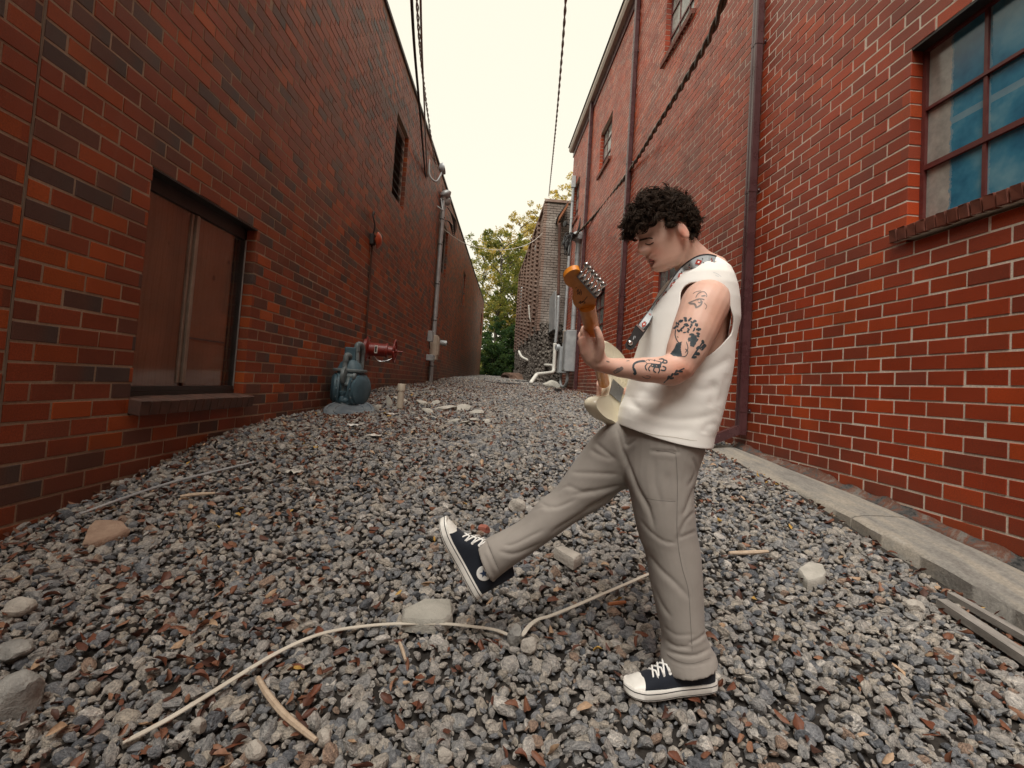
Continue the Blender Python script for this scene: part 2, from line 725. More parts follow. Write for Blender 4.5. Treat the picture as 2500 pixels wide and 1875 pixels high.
M_ALU = worn("aluminium_bronze", (0.24, 0.19, 0.15), (0.34, 0.28, 0.225), 9, 0.45, 0.15, 120, 0.001, metal=0.35)
M_DARKFRAME = worn("dark_frame", (0.018, 0.017, 0.016), (0.035, 0.03, 0.028), 9, 0.5, 0.15, 120, 0.001)
M_MAROON = worn("maroon_paint", (0.105, 0.022, 0.020), (0.145, 0.036, 0.030), 14, 0.42, 0.25, 60, 0.001, c3=(0.20, 0.09, 0.075))
M_DSPOUT = worn("downspout_brown", (0.060, 0.022, 0.024), (0.085, 0.034, 0.036), 5, 0.28, 0.15, 40, 0.001, spec=0.6)
M_DARKIN = worn("dark_interior", (0.012, 0.012, 0.013), (0.02, 0.02, 0.02), 3, 0.9)
M_CONC = worn("concrete_weathered", (0.25, 0.22, 0.185), (0.42, 0.37, 0.31), 3.2, 0.85, 0.7, 70, 0.006, c3=(0.50, 0.46, 0.39), spec=0.25)
M_WHITE = worn("white_paint_dirty", (0.60, 0.57, 0.51), (0.78, 0.75, 0.69), 5, 0.5, 0.15, 60, 0.001)
M_COPE = worn("coping_dark", (0.035, 0.03, 0.028), (0.06, 0.052, 0.048), 3, 0.6)
M_ROOF = worn("roof_felt", (0.08, 0.075, 0.07), (0.12, 0.11, 0.10), 1.5, 0.9)


def glass_mat(name, tint=(0.92, 0.94, 0.93), dirt=0.12, dirtc=(0.4, 0.39, 0.36)):
    t = NT(name)
    t.t.nodes.remove(t.b)
    tr = t.n("BsdfTransparent")
    tr.inputs['Color'].default_value = tint + (1,)
    gl = t.n("BsdfGlossy")
    gl.inputs['Roughness'].default_value = 0.06
    df = t.n("BsdfDiffuse")
    df.inputs['Color'].default_value = dirtc + (1,)
    lw = t.n("LayerWeight")
    lw.inputs['Blend'].default_value = 0.5
    fr_out = t.math('ADD', t.math('MULTIPLY', t.math('POWER', lw.outputs['Facing'], 4.0), .7), .04)
    pos = t.n("NewGeometry").outputs['Position']
    m1 = t.n("MixShader")
    t.l(fr_out, m1.inputs[0])
    t.l(tr.outputs[0], m1.inputs[1])
    t.l(gl.outputs[0], m1.inputs[2])
    m2 = t.n("MixShader")
    dn = t.ramp(t.noise(pos, 3.5, 6, 0.7, 0.4), [(0.35, (0.3 * dirt,) * 3), (0.75, (2.2 * dirt,) * 3)])
    t.l(dn, m2.inputs[0])
    t.l(m1.outputs[0], m2.inputs[1])
    t.l(df.outputs[0], m2.inputs[2])
    t.l(m2.outputs[0], t.out.inputs['Surface'])
    return t.m


M_GLASS = glass_mat("glass_dusty", (1.0, 1.0, 1.0), dirt=0.012)
M_GLASS_FROST = glass_mat("glass_frosted", (0.72, 0.80, 0.82), 0.22, (0.40, 0.44, 0.43))


def plywood_mat():
    t = NT("plywood_weathered")
    pos = t.n("NewGeometry").outputs['Position']
    mp = t.n("Mapping")
    mp.inputs['Scale'].default_value = (1, 5.0, 1.2)
    t.l(pos, mp.inputs['Vector'])
    w = t.n("TexWave", wave_type='BANDS', bands_direction='Y')
    t.l(mp.outputs[0], w.inputs['Vector'])
    w.inputs['Scale'].default_value = 1.1
    w.inputs['Distortion'].default_value = 9.0
    w.inputs['Detail'].default_value = 3.0
    w.inputs['Detail Scale'].default_value = 0.6
    c = t.ramp(w.outputs['Fac'], [(0.0, (0.21, 0.098, 0.055)), (0.5, (0.25, 0.122, 0.070)), (1.0, (0.225, 0.108, 0.062))])
    vo = t.n("TexVoronoi")
    vo.inputs['Scale'].default_value = 3.6
    t.l(pos, vo.inputs['Vector'])
    knots = t.ramp(vo.outputs['Distance'], [(0.05, (0.35, 0.3, 0.3)), (0.10, (1, 1, 1))])
    c = t.mix(0.8, c, knots, 'MULTIPLY')
    c = t.mix(0.7, c, t.ramp(t.noise(pos, 2.0, 5), [(0.3, (0.6, 0.6, 0.6)), (0.7, (1.15, 1.15, 1.15))]), 'MULTIPLY')
    t.col(c).rough(0.75, 0.3)
    return t.m


M_PLY = plywood_mat()

L_HOLES = [(3.015, 4.275, ZL0 - 2 * BH, ZL0 + 14 * BH),
           (8.50, 9.44, ZL0 + 34 * BH + BH, ZL0 + 49 * BH + BH),
           (14.50, 15.55, ZL0 + 35 * BH, ZL0 + 50 * BH),
           (20.6, 21.6, ZL0 + 35 * BH, ZL0 + 50 * BH),
           (32.8, 34.0, ZL0 + 35 * BH, ZL0 + 50 * BH)]
YJ = 2.255           # movement joint
gl_left = lambda y: gz(-WL, y)
br = wall_bricks(1, YJ + 0.008, L_END, -1.6, L_TOP, ZL0, YL0, L_HOLES, gl_left)
build_wall(LEFT, MLW, 1, [M_BRICK_L], br)
br = wall_bricks(1, -7.0, YJ - 0.010, -1.6, L_TOP, ZL1, YL0 + 0.07, [], gl_left)
rest = MB()
rnd = random.Random(3)
pier_obj = []
for b in br:
    vs, fs = brick_verts(1, b[0], b[1], b[2], b[3], 0.022, rnd.uniform(-0.002, 0.002), rnd)
    pr = proj(MLW @ Vector((0, (b[0] + b[1]) / 2, (b[2] + b[3]) / 2)))
    if pr and -150 < pr[0] and b[0] > 1.2:
        c = Vector((0, (b[0] + b[1]) / 2, (b[2] + b[3]) / 2))
        me = MB().add([q - c for q in vs], fs).mesh("brick")
        me.materials.append(M_BRICK_L1)
        o = bpy.data.objects.new("brick", me)
        o.location = c
        link(o, LEFT)
    else:
        rest.add(vs, fs)
rest.v = [MLW @ q for q in rest.v]
o = rest.build("pier_bricks", M_BRICK_L1, LEFT)
o["kind"] = "stuff"
mortar_wall(LEFT, 1, -7.0, L_END, -1.9, L_TOP, L_HOLES, M_MORT_L, rec=0.0032)
# movement joint sealant, coping, hidden sides
MB().box((-WL - 0.004, YJ - 0.001, 1.85), (0.009, 0.011, 7.5)).build("joint_sealant", worn("sealant", (0.15, 0.115, 0.085), (0.20, 0.155, 0.115), 4, .8), LEFT)
MB().box((-WL - 0.12, (L_END - 7) / 2, L_TOP + 0.03), (0.30, L_END + 7.04, 0.06)).build("coping", M_COPE, LEFT)
m = MB()
m.box((-WL - 4.3, (L_END - 7) / 2, 1.7), (7.9, L_END + 6.9, 7.0))
m.build("rear_block", M_ROOF, LEFT)
MB().box((-WL - .16, -18.5, 1.85), (.30, 23.0, 7.5)).build("unseen_wall_behind", M_BRICK_L, LEFT)  # unseen, added behind the camera to darken the near bricks


def P3(off, y, z):
    """point on the left wall's frame; off > 0 towards the alley"""
    return Vector((-WL + off, y, z))


def PR(off, y, z):
    return MRW @ Vector((-off, y, z))


def window_left_near():
    y0, y1, z0, z1 = 3.015, 4.275, ZL0 - BH, ZL0 + 14 * BH
    d = -0.095
    f = MB()
    t = 0.035
    yc = 3.60
    f.box(P3(d - .02, (y0 + y1) / 2, z0 + 0.018), (0.075, y1 - y0 - .004, 0.034))
    f.box(P3(d - .005, (y0 + y1) / 2, z0 + 0.052), (0.045, y1 - y0 - .006, 0.030))
    f.box(P3(d - .02, (y0 + y1) / 2, z1 - 0.05), (0.06, y1 - y0 - .004, 0.10))
    f.box(P3(d - .02, y0 + t / 2, (z0 + z1) / 2), (0.06, t, z1 - z0 - .01))
    f.box(P3(d - .02, y1 - t / 2 - .001, (z0 + z1) / 2), (0.06, t * .6, z1 - z0 - .012))
    win = f.build("window", M_DARKFRAME, LEFT)
    win["label"] = "boarded sliding window with dusty glass and plywood behind"
    m = MB()
    m.bbox(P3(d + .004, yc + .006, (z0 + z1) / 2 - .01), (0.03, 0.026, z1 - z0 - .20), .004)
    m.bbox(P3(d - .004, yc + .034, (z0 + z1) / 2 - .01), (0.022, 0.022, z1 - z0 - .20), .004)
    m.bbox(P3(d - .010, yc - .026, (z0 + z1) / 2 - .01), (0.022, 0.022, z1 - z0 - .20), .003)
    m.build("mullion", M_ALU, win)
    m = MB()
    m.bbox(P3(d + .012, y1 - .012, (z0 + z1) / 2 - .03), (0.012, 0.012, z1 - z0 - .14), .002)
    m.build("frame_trim", worn("aluminium_grey", (0.30, 0.30, 0.29), (0.42, 0.42, 0.41), 6, 0.4, metal=0.5), win)
    MB().box(P3(d - .012, (y0 + yc) / 2, (z0 + z1) / 2), (0.004, yc - y0 - .03, z1 - z0 - .12)).build("pane", M_GLASS, win)
    MB().box(P3(d - .008, (y1 + yc) / 2 + .02, (z0 + z1) / 2), (0.004, y1 - yc - .06, z1 - z0 - .12)).build("pane", M_GLASS, win)
    MB().box(P3(d - .030, (y0 + yc) / 2 + .01, (z0 + z1) / 2), (0.016, yc - y0 + .02, z1 - z0 - .02)).build("plywood_board", M_PLY, win)
    MB().box(P3(d - .036, (y1 + yc) / 2 - .03, (z0 + z1) / 2), (0.016, y1 - yc - .18, z1 - z0 - .02)).build("plywood_board", M_PLY, win)
    MB().box(P3(d - .020, yc + .28, z0 + .42), (0.006, .50, 0.014)).build("meeting_bar", M_DARKFRAME, win)
    MB().box(P3(d - .09, (y0 + y1) / 2, (z0 + z1) / 2), (0.01, y1 - y0 + .1, z1 - z0 + .1)).build("backing", M_DARKIN, win)
    # rowlock sill bricks
    n = 15
    r = random.Random(4)
    for i in range(n):
        a = y0 - 0.01 + (y1 - y0 + 0.06) * i / n
        b = y0 - 0.01 + (y1 - y0 + 0.06) * (i + 1) / n
        m = MB()
        m.bbox((0, 0, 0), (0.145, b - a - 0.004, 0.088), 0.004, Matrix.Rotation(math.radians(9), 3, 'Y'))
        m.v = [q + P3(0.0 + r.uniform(-.003, .003), (a + b) / 2, z0 - 0.046 + r.uniform(-.002, .002)) for q in m.v]
        m.build("sill_brick", M_SILLB, LEFT)


M_SILLB = worn("sill_brick_dark", (0.060, 0.035, 0.028), (0.13, 0.062, 0.044), 7, 0.6, 0.5, 120, 0.003, c3=(0.16, 0.075, 0.05))
window_left_near()

M_LOUV = worn("louvre_glass_dark", (0.045, 0.05, 0.052), (0.075, 0.08, 0.082), 3, 0.3, spec=0.6)
for (y0, y1, z0, z1) in L_HOLES[1:]:
    f = MB()
    d = -0.10
    f.box(P3(d, y0 + .012, (z0 + z1) / 2), (0.05, .022, z1 - z0 - .01))
    f.box(P3(d, y1 - .012, (z0 + z1) / 2), (0.05, .022, z1 - z0 - .01))
    f.box(P3(d, (y0 + y1) / 2, z0 + .012), (0.05, y1 - y0 - .05, .022))
    f.box(P3(d, (y0 + y1) / 2, z1 - .012), (0.05, y1 - y0 - .05, .022))
    win = f.build("louvred_window", M_WHITE, LEFT)
    ns = 9
    for i in range(ns):
        zc = z0 + .03 + (z1 - z0 - .06) * (i + .5) / ns
        m = MB()
        m.box((0, 0, 0), (0.006, y1 - y0 - .06, (z1 - z0) / ns * 1.05), Matrix.Rotation(math.radians(-32), 3, 'Y'))
        m.v = [q + P3(d, (y0 + y1) / 2, zc) for q in m.v]
        m.build("louvre", M_LOUV, win)
    MB().box(P3(d - .15, (y0 + y1) / 2, (z0 + z1) / 2), (0.01, y1 - y0 + .1, z1 - z0 + .1)).build("backing", M_DARKIN, win)

# ---- right building
RIGHT = empty("red_brick_building", mat4=MRW)
tag(RIGHT, "tall red brick building with pale mortar joints along the right side", "building")
R_TOP = 8.50
R_END = 17.4
R_HOLES = [(1.72, 3.275, ZR0 + 10 * BH, ZR0 + 24 * BH),
           (7.10, 8.30, ZR0 + 57 * BH, ZR0 + 71 * BH),
           (11.85, 13.05, ZR0 + 57 * BH, ZR0 + 70 * BH),
           (15.9, 16.9, ZR0 + 56 * BH, ZR0 + 71 * BH),
           (11.62, 12.85, ZR0 + 11 * BH, ZR0 + 24 * BH),
           (7.0, 8.25, ZR0 + 11 * BH, ZR0 + 24 * BH)]
gl_right = lambda y: gz(AR - SR * y, y) + 0.06
br = wall_bricks(-1, -7.0, R_END, -1.6, R_TOP - 0.05, ZR0, YR0, R_HOLES, gl_right, 0.0128)
build_wall(RIGHT, MRW, -1, [M_BRICK_R], br, JT=0.0128)
mortar_wall(RIGHT, -1, -7.0, R_END - 0.004, -1.9, R_TOP, R_HOLES, M_MORT_R, rec=0.0035)
m = MB()
m.box((4.3, (R_END - 7) / 2 - .1, 3.2), (7.9, R_END + 6.9, 10.3))
m.v = [MRW @ q for q in m.v]
m.build("rear_block", M_ROOF, RIGHT)
m = MB().box((.16, -18.5, 3.3), (.30, 23.0, 10.4))
m.v = [MRW @ q for q in m.v]
m.build("unseen_wall_behind", M_BRICK_R, RIGHT)  # unseen run of wall, likewise added to take light off the near end
# gutter with fascia along the eaves
m = MB()
prof = [(-0.02, R_TOP - .16), (0.13, R_TOP - .16), (0.17, R_TOP - .10), (0.17, R_TOP + .02), (0.155, R_TOP + .02), (0.155, R_TOP - .09), (0.12, R_TOP - .14), (-0.02, R_TOP - .14)]
m.loft([[PR(o_, y, z) for o_, z in prof] for y in (-7.0, R_END + .12)])
m.build("gutter", worn("gutter_buff", (0.42, 0.34, 0.28), (0.55, 0.46, 0.38), 2, 0.45), RIGHT)
m = MB()
m.loft([[PR(o_, y, z) for o_, z in ((-.01, R_TOP - .36), (.03, R_TOP - .36), (.03, R_TOP - .165), (-.01, R_TOP - .165))] for y in (-7.0, R_END + .05)])
m.build("fascia", M_DSPOUT, RIGHT)
m = MB()
m.loft([[PR(o_, y, z) for o_, z in ((.20, R_TOP + .04), (-4, R_TOP + .25), (-4, R_TOP + .20), (.20, R_TOP + .022))] for y in (-7.0, R_END + .16)])
m.build("roof_edge", M_COPE, RIGHT)

M_BLUE = worn("blue_sheet", (0.010, 0.055, 0.105), (0.018, 0.105, 0.175), 2.5, 0.6, 0.1, 30, 0.002, c3=(0.03, 0.14, 0.21))
M_PALE = worn("pale_board", (0.33, 0.31, 0.28), (0.47, 0.45, 0.41), 5, 0.8)
M_SILLR = worn("sill_brick_red", (0.13, 0.036, 0.020), (0.20, 0.055, 0.030), 9, 0.6, 0.5, 110, 0.003, c3=(0.24, 0.10, 0.07))


def steel_window(y0, y1, z0, z1, cols, zbars, d, blue, heavy=1):
    """steel window in the right wall; cols: y of vertical bars, zbars: z of horizontal bars"""
    f = MB()
    t = 0.03
    f.box((0, 0, 0), (0, 0, 0)) if False else None

    def bx(y, z, sy, sz, off=0.0, sx=.035):
        q = [Vector((x_, y_, z_)) for x_ in (-sx / 2, sx / 2) for y_ in (-sy / 2, sy / 2) for z_ in (-sz / 2, sz / 2)]
        f.add([MRW @ (p_ + Vector((d + off, y, z))) for p_ in q], [(0, 1, 3, 2), (4, 6, 7, 5), (0, 4, 5, 1), (2, 3, 7, 6), (0, 2, 6, 4), (1, 5, 7, 3)])
    bx(y1 - t / 2, (z0 + z1) / 2, t, z1 - z0 - .002)
    bx(y0 + t / 2, (z0 + z1) / 2, t, z1 - z0 - .002)
    bx((y0 + y1) / 2, z0 + t / 2, y1 - y0 - 2 * t, t - .002)
    bx((y0 + y1) / 2, z1 - t / 2, y1 - y0 - 2 * t, t - .002)
    win = f.build("steel_window", M_MAROON, RIGHT)
    for i, c in enumerate(cols):
        f = MB()
        bx(c, (z0 + z1) / 2, .022, z1 - z0 - 2 * t, .003, .026)
        f.build("glazing_bar", M_MAROON, win)
    for i, c in enumerate(zbars):
        f = MB()
        bx((y0 + y1) / 2, c, y1 - y0 - 2 * t, .020 if i else .034, -.002, .030)
        f.build("glazing_bar", M_MAROON, win)
    ys = [y0 + t] + sorted(cols) + [y1 - t]
    zs = [z0 + t] + sorted(zbars) + [z1 - t]
    for i in range(len(ys) - 1):
        for j in range(len(zs) - 1):
            f = MB()
            bx((ys[i] + ys[i + 1]) / 2, (zs[j] + zs[j + 1]) / 2, ys[i + 1] - ys[i], zs[j + 1] - zs[j], .006, .004)
            f.build("pane", blue, win)
    return win


# near window: panes painted blue on the inside, a bare strip beside the jamb
def blue_pane_mat():
    t = NT("blue_painted_glass")
    pos = t.n("NewGeometry").outputs['Position']
    mp = t.n("Mapping", vector_type='TEXTURE')
    mp.inputs['Location'].default_value = (AR, 0, 0)
    mp.inputs['Rotation'].default_value = (0, 0, math.atan(SR))
    t.l(pos, mp.inputs['Vector'])
    sp = t.n("SeparateXYZ")
    t.l(mp.outputs[0], sp.inputs[0])
    f = t.noise(mp.outputs[0], 3.2, 4, .6)
    c = t.ramp(f, [(0.30, (0.014, 0.10, 0.19)), (0.5, (0.045, 0.21, 0.32)), (0.72, (0.17, 0.35, 0.42))])
    y = t.math('ADD', sp.outputs['Y'], t.math('MULTIPLY', t.math('SUBTRACT', t.noise(mp.outputs[0], 26, 4, .7), .5), .05))
    bare = t.math('GREATER_THAN', y, 3.085)
    lines = t.math('LESS_THAN', t.math('PINGPONG', t.math('ADD', y, .035), .12), .013)
    zz = t.math('ADD', sp.outputs['Z'], t.math('MULTIPLY', sp.outputs['Y'], .0))
    hl = t.math('LESS_THAN', t.math('ABSOLUTE', t.math('SUBTRACT', zz, 1.83)), .022)
    c = t.mix(t.math('MULTIPLY', t.math('MAXIMUM', lines, hl), .45), c, (0.30, 0.37, 0.38))  # lighter grid painted in, imitating reflected window bars
    c = t.mix(bare, c, t.ramp(t.noise(mp.outputs[0], 9, 5, .7), [(0.3, (0.25, 0.245, 0.225)), (0.7, (0.43, 0.415, 0.37))]))
    t.col(c).rough(0.16, .6)
    return t.m


y0, y1, z0, z1 = 1.72, 3.275, ZR0 + 11 * BH, ZR0 + 24 * BH
cols = [2.855 - 0.45 * k for k in range(3)]
w = steel_window(y0, y1, z0, z1, cols, [1.60, 1.995], 0.10, blue_pane_mat())
w["label"] = "maroon steel window with panes painted blue"

M_SKYPANE = glass_mat("glass_upper", (0.6, 0.62, 0.62), 0.35, (0.62, 0.62, 0.58))
M_PALEIN = worn("pale_blind", (0.55, 0.54, 0.50), (0.68, 0.67, 0.62), 3, 0.8)
for (a, b, c, d_) in R_HOLES[1:]:
    hh = ZR0 + 11 * BH if c < 3 else c + BH
    w = steel_window(a, b, hh, d_, [a + (b - a) / 3, a + (b - a) * 2 / 3], [hh + (d_ - hh) * k / 3 for k in (1, 2)], 0.10, M_SKYPANE if c > 3 else M_GLASS_FROST)
    m = MB()
    m.add([MRW @ Vector((x_, y_, z_)) for x_ in (0.20, 0.215) for y_ in (a - .05, b + .05) for z_ in (c - .05, d_ + .05)], [(0, 1, 3, 2), (4, 6, 7, 5), (0, 4, 5, 1), (2, 3, 7, 6), (0, 2, 6, 4), (1, 5, 7, 3)])
    m.build("blind", M_PALEIN if c > 3 else M_PALE, w)


def rowlock(parent, y0, y1, ztop, mat, n):
    r = random.Random(8)
    for i in range(n):
        a = y0 + (y1 - y0) * i / n
        b = y0 + (y1 - y0) * (i + 1) / n
        m = MB()
        m.bbox((0, 0, 0), (0.150, b - a - 0.010, 0.080), 0.004, Matrix.Rotation(math.radians(-8), 3, 'Y'))
        m.v = [MRW @ (q + Vector((0.02 + r.uniform(-.004, .003), (a + b) / 2, ztop - 0.040 + r.uniform(-.003, .003)))) for q in m.v]
        m.build("sill_brick", mat, parent)
    m = MB()
    m.add([MRW @ Vector((x_, y_, z_)) for x_ in (-0.040, 0.10) for y_ in (y0 + .012, y1 - .012) for z_ in (ztop - .085, ztop - .012)], [(0, 1, 3, 2), (4, 6, 7, 5), (0, 4, 5, 1), (2, 3, 7, 6), (0, 2, 6, 4), (1, 5, 7, 3)])
    m.build("sill_mortar", M_MORT_R, parent)


rowlock(RIGHT, 1.66, 3.36, ZR0 + 11 * BH + .01, M_SILLR, 24)
for (a, b, c, d_) in R_HOLES[1:4]:
    rowlock(RIGHT, a - .06, b + .06, c + BH * .9, M_SILLR, 14)

for (a, b, c, d_) in (R_HOLES[0], R_HOLES[4], R_HOLES[5]):
    m = MB()
    m.add([MRW @ Vector((x_, y_, z_)) for x_ in (0.004, 0.12) for y_ in (a + .002, b - .002) for z_ in (d_ - .012, d_ + .003)], [(0, 1, 3, 2), (4, 6, 7, 5), (0, 4, 5, 1), (2, 3, 7, 6), (0, 2, 6, 4), (1, 5, 7, 3)])
    m.build("lintel", M_DARKFRAME, RIGHT)
y_, z_ = (L_HOLES[0][0] + L_HOLES[0][1]) / 2, L_HOLES[0][3]
MB().box(P3(-.060, y_ + .01, z_ - .003), (.115, 1.27, .012)).build("lintel", M_DARKFRAME, LEFT)
# ================================================================ ground
M_DIRT = worn("dirt_dark", (0.022, 0.019, 0.017), (0.05, 0.043, 0.037), 6, 0.95, 0.8, 60, 0.01, spec=0.2)


def ground_sheet():
    xs = np.concatenate([np.linspace(-300, -4, 8), np.linspace(-3.2, 3.4, 60), np.linspace(5, 300, 8)])
    ys = np.concatenate([np.linspace(-300, -9, 6), np.linspace(-8, 0.4, 10), np.linspace(0.6, 40, 160), np.linspace(44, 1200, 12)])
    vs = [(x, y, gz(x, y) - 0.012 if -3.5 < x < 3.6 else float(np.interp(y, _GY, _GZ)) - 0.012) for y in ys for x in xs]
    nx = len(xs)
    fs = [(j * nx + i, j * nx + i + 1, (j + 1) * nx + i + 1, (j + 1) * nx + i) for j in range(len(ys) - 1) for i in range(nx - 1)]
    me = bpy.data.meshes.new("ground")
    me.from_pydata(vs, [], fs)
    me.shade_smooth()
    me.materials.append(M_DIRT)
    o = bpy.data.objects.new("ground", me)
    o["kind"] = "structure"
    o["label"] = "dark earth under the gravel of the alley"
    link(o)


ground_sheet()


def stone_mat():
    t = NT("gravel_stone")
    oi = t.n("ObjectInfo")
    co = t.n("TexCoord").outputs['Object']
    rnd_ = oi.outputs['Random']
    base = t.ramp(rnd_, [(0.0, (0.405, 0.381, 0.349)), (0.16, (0.317, 0.314, 0.306)), (0.32, (0.466, 0.426, 0.372)), (0.46, (0.239, 0.247, 0.259)), (0.58, (0.378, 0.354, 0.325)), (0.70, (0.150, 0.159, 0.173)),
                          (0.78, (0.431, 0.386, 0.325)), (0.88, (0.581, 0.547, 0.500)), (0.935, (0.352, 0.251, 0.189)), (0.965, (0.273, 0.273, 0.278))], 'CONSTANT')
    add = t.n("VectorMath", operation='ADD')
    t.l(co, add.inputs[0])
    sc_ = t.n("VectorMath", operation='SCALE')
    cmb = t.n("CombineXYZ")
    t.l(rnd_, cmb.inputs[0])
    t.l(rnd_, cmb.inputs[1])
    t.l(cmb.outputs[0], sc_.inputs[0])
    sc_.inputs['Scale'].default_value = 57.0
    t.l(sc_.outputs[0], add.inputs[1])
    mp = t.n("Mapping")
    mp.inputs['Scale'].default_value = (1, 1, 3.2)
    mp.inputs['Rotation'].default_value = (0.5, 0.3, 0)
    t.l(add.outputs[0], mp.inputs['Vector'])
    g1 = t.noise(mp.outputs[0], 2.6, 6, 0.75)
    g2 = t.noise(add.outputs[0], 9.0, 3, 0.7)
    c = t.mix(0.85, base, t.ramp(g1, [(0.32, (0.23, 0.24, 0.252)), (0.5, (0.92, 0.92, 0.92)), (0.68, (1.5, 1.46, 1.40))]), 'MULTIPLY')
    c = t.mix(0.7, c, t.ramp(g2, [(0.35, (0.62, 0.63, 0.66)), (0.65, (1.2, 1.18, 1.15))]), 'MULTIPLY')
    t.col(c)
    t.bump(g2, 0.55, 0.12)
    t.rough(0.82, 0.35)
    return t.m


M_STONE = stone_mat()


def rock_mesh(name, seed, sub=2, dims=(1, .78, .56), cuts=9, rough_=0.05, mat=None):
    r = np.random.default_rng(seed)
    bm = bmesh.new()
    bmesh.ops.create_icosphere(bm, subdivisions=sub, radius=0.5)
    pl = []
    for k in range(cuts):
        n = r.normal(size=3)
        n /= np.linalg.norm(n)
        pl.append((Vector(n), r.uniform(0.30, 0.43)))
    for v in bm.verts:
        p = v.co.copy()
        for n, d in pl:
            s = p.dot(n) - d
            if s > 0:
                p -= n * s
        p += Vector(p).normalized() * rough_ * mnoise.noise(p * 4 + Vector((seed * 3.1, 0, 0)))
        v.co = Vector((p.x * dims[0], p.y * dims[1], p.z * dims[2]))
    me = bpy.data.meshes.new(name)
    bm.to_mesh(me)
    bm.free()
    me.shade_smooth()
    me.set_sharp_from_angle(angle=math.radians(24))
    if mat:
        me.materials.append(mat)
    return me


def instance_cloud(name, pts, rots, scls, idx, meshes, label):
    """one object of many small pieces, instanced on points by geometry nodes"""
    me = bpy.data.meshes.new(name)
    n = len(pts)
    me.vertices.add(n)
    me.vertices.foreach_set("co", np.asarray(pts, np.float32).ravel())
    a = me.attributes.new("rot", 'FLOAT_VECTOR', 'POINT')
    a.data.foreach_set("vector", np.asarray(rots, np.float32).ravel())
    a = me.attributes.new("scl", 'FLOAT_VECTOR', 'POINT')
    a.data.foreach_set("vector", np.asarray(scls, np.float32).ravel())
    a = me.attributes.new("pick", 'INT', 'POINT')
    a.data.foreach_set("value", np.asarray(idx, np.int32))
    o = bpy.data.objects.new(name, me)
    src = bpy.data.collections.new(name + "_pieces")
    for k, m in enumerate(meshes):
        src.objects.link(bpy.data.objects.new("%s_piece_%02d" % (name, k), m))
    ng = bpy.data.node_groups.new(name + "_scatter", 'GeometryNodeTree')
    ng.interface.new_socket("Geometry", in_out='INPUT', socket_type='NodeSocketGeometry')
    ng.interface.new_socket("Geometry", in_out='OUTPUT', socket_type='NodeSocketGeometry')
    N = ng.nodes
    gi, go = N.new("NodeGroupInput"), N.new("NodeGroupOutput")
    ci = N.new("GeometryNodeCollectionInfo")
    ci.inputs['Collection'].default_value = src
    ci.inputs['Separate Children'].default_value = True
    ci.inputs['Reset Children'].default_value = True
    ip = N.new("GeometryNodeInstanceOnPoints")
    ip.inputs['Pick Instance'].default_value = True

    def na(nm, dt):
        q = N.new("GeometryNodeInputNamedAttribute")
        q.data_type = dt
        q.inputs['Name'].default_value = nm
        return q.outputs[0]
    ng.links.new(gi.outputs[0], ip.inputs['Points'])
    ng.links.new(ci.outputs[0], ip.inputs['Instance'])
    ng.links.new(na("pick", 'INT'), ip.inputs['Instance Index'])
    e2r = N.new("FunctionNodeEulerToRotation")
    ng.links.new(na("rot", 'FLOAT_VECTOR'), e2r.inputs[0])
    ng.links.new(e2r.outputs[0], ip.inputs['Rotation'])
    ng.links.new(na("scl", 'FLOAT_VECTOR'), ip.inputs['Scale'])
    ng.links.new(ip.outputs[0], go.inputs[0])
    md = o.modifiers.new("scatter", 'NODES')
    md.node_group = ng
    for m in meshes:
        if m.materials and m.materials[0] and m.materials[0].name not in [q.name for q in me.materials]:
            me.materials.append(m.materials[0])
    o["kind"] = "stuff"
    o["label"] = label
    link(o)
    return o


def xr(y):
    return AR - SR * y


def gravel():
    meshes = [rock_mesh("stone", 100 + k, 2, (1, RNG.uniform(.62, .95), RNG.uniform(.45, .75)), 8 + k % 4, 0.05, M_STONE) for k in range(12)]
    pts, rots, scls, idx = [], [], [], []
    y = 0.62
    while y < 38.0:
        sp = 0.0298 if y < 9 else (0.042 if y < 16 else 0.075)
        half = 1.12 * y + 0.5
        x0, x1 = max(-WL - .03, -half), min(xr(y) - .02, half)
        x = x0 + RNG.uniform(0, sp)
        while x < x1:
            px, py = x + RNG.normal(0, sp * .28), y + RNG.normal(0, sp * .28)
            dl, dr = px + WL, xr(py) - px
            if dr < (0.47 if py < 5.3 else 0.05) or dl < -0.02:
                x += sp
                continue
            big = mnoise.noise(Vector((px * 1.3, py * 1.3, 5.0)))
            s = float(np.clip(RNG.lognormal(math.log(0.0365 + 0.006 * big), 0.34), 0.015, 0.085))
            if y > 16:
                s *= 1.6
            pts.append((px, py, gz(px, py) + s * 0.10 + RNG.normal(0, 0.0075)))
            rots.append((RNG.normal(0, .45), RNG.normal(0, .45), RNG.uniform(0, 6.28)))
            e = RNG.uniform(.85, 1.2)
            scls.append((s * e, s / e, s * RNG.uniform(.8, 1.15)))
            idx.append(int(RNG.integers(0, 12)))
            x += sp
        y += sp * 0.9
    # fines and chips between the stones
    for _ in range(34000):
        y = 0.75 + 7.5 * RNG.random() ** 1.4
        half = min(1.12 * y + .4, 2.7)
        x = RNG.uniform(-half, half)
        if x < -WL or x > xr(y) - (0.44 if y < 5.3 else 0.05):
            continue
        s = float(RNG.uniform(.008, .020))
        pts.append((x, y, gz(x, y) + RNG.uniform(.0, .018)))
        rots.append((RNG.uniform(-1, 1), RNG.uniform(-1, 1), RNG.uniform(0, 6.28)))
        scls.append((s * 1.3, s, s * .8))
        idx.append(int(RNG.integers(0, 12)))
    instance_cloud("gravel", pts, rots, scls, idx, meshes, "coarse grey gravel covering the alley floor")


gravel()


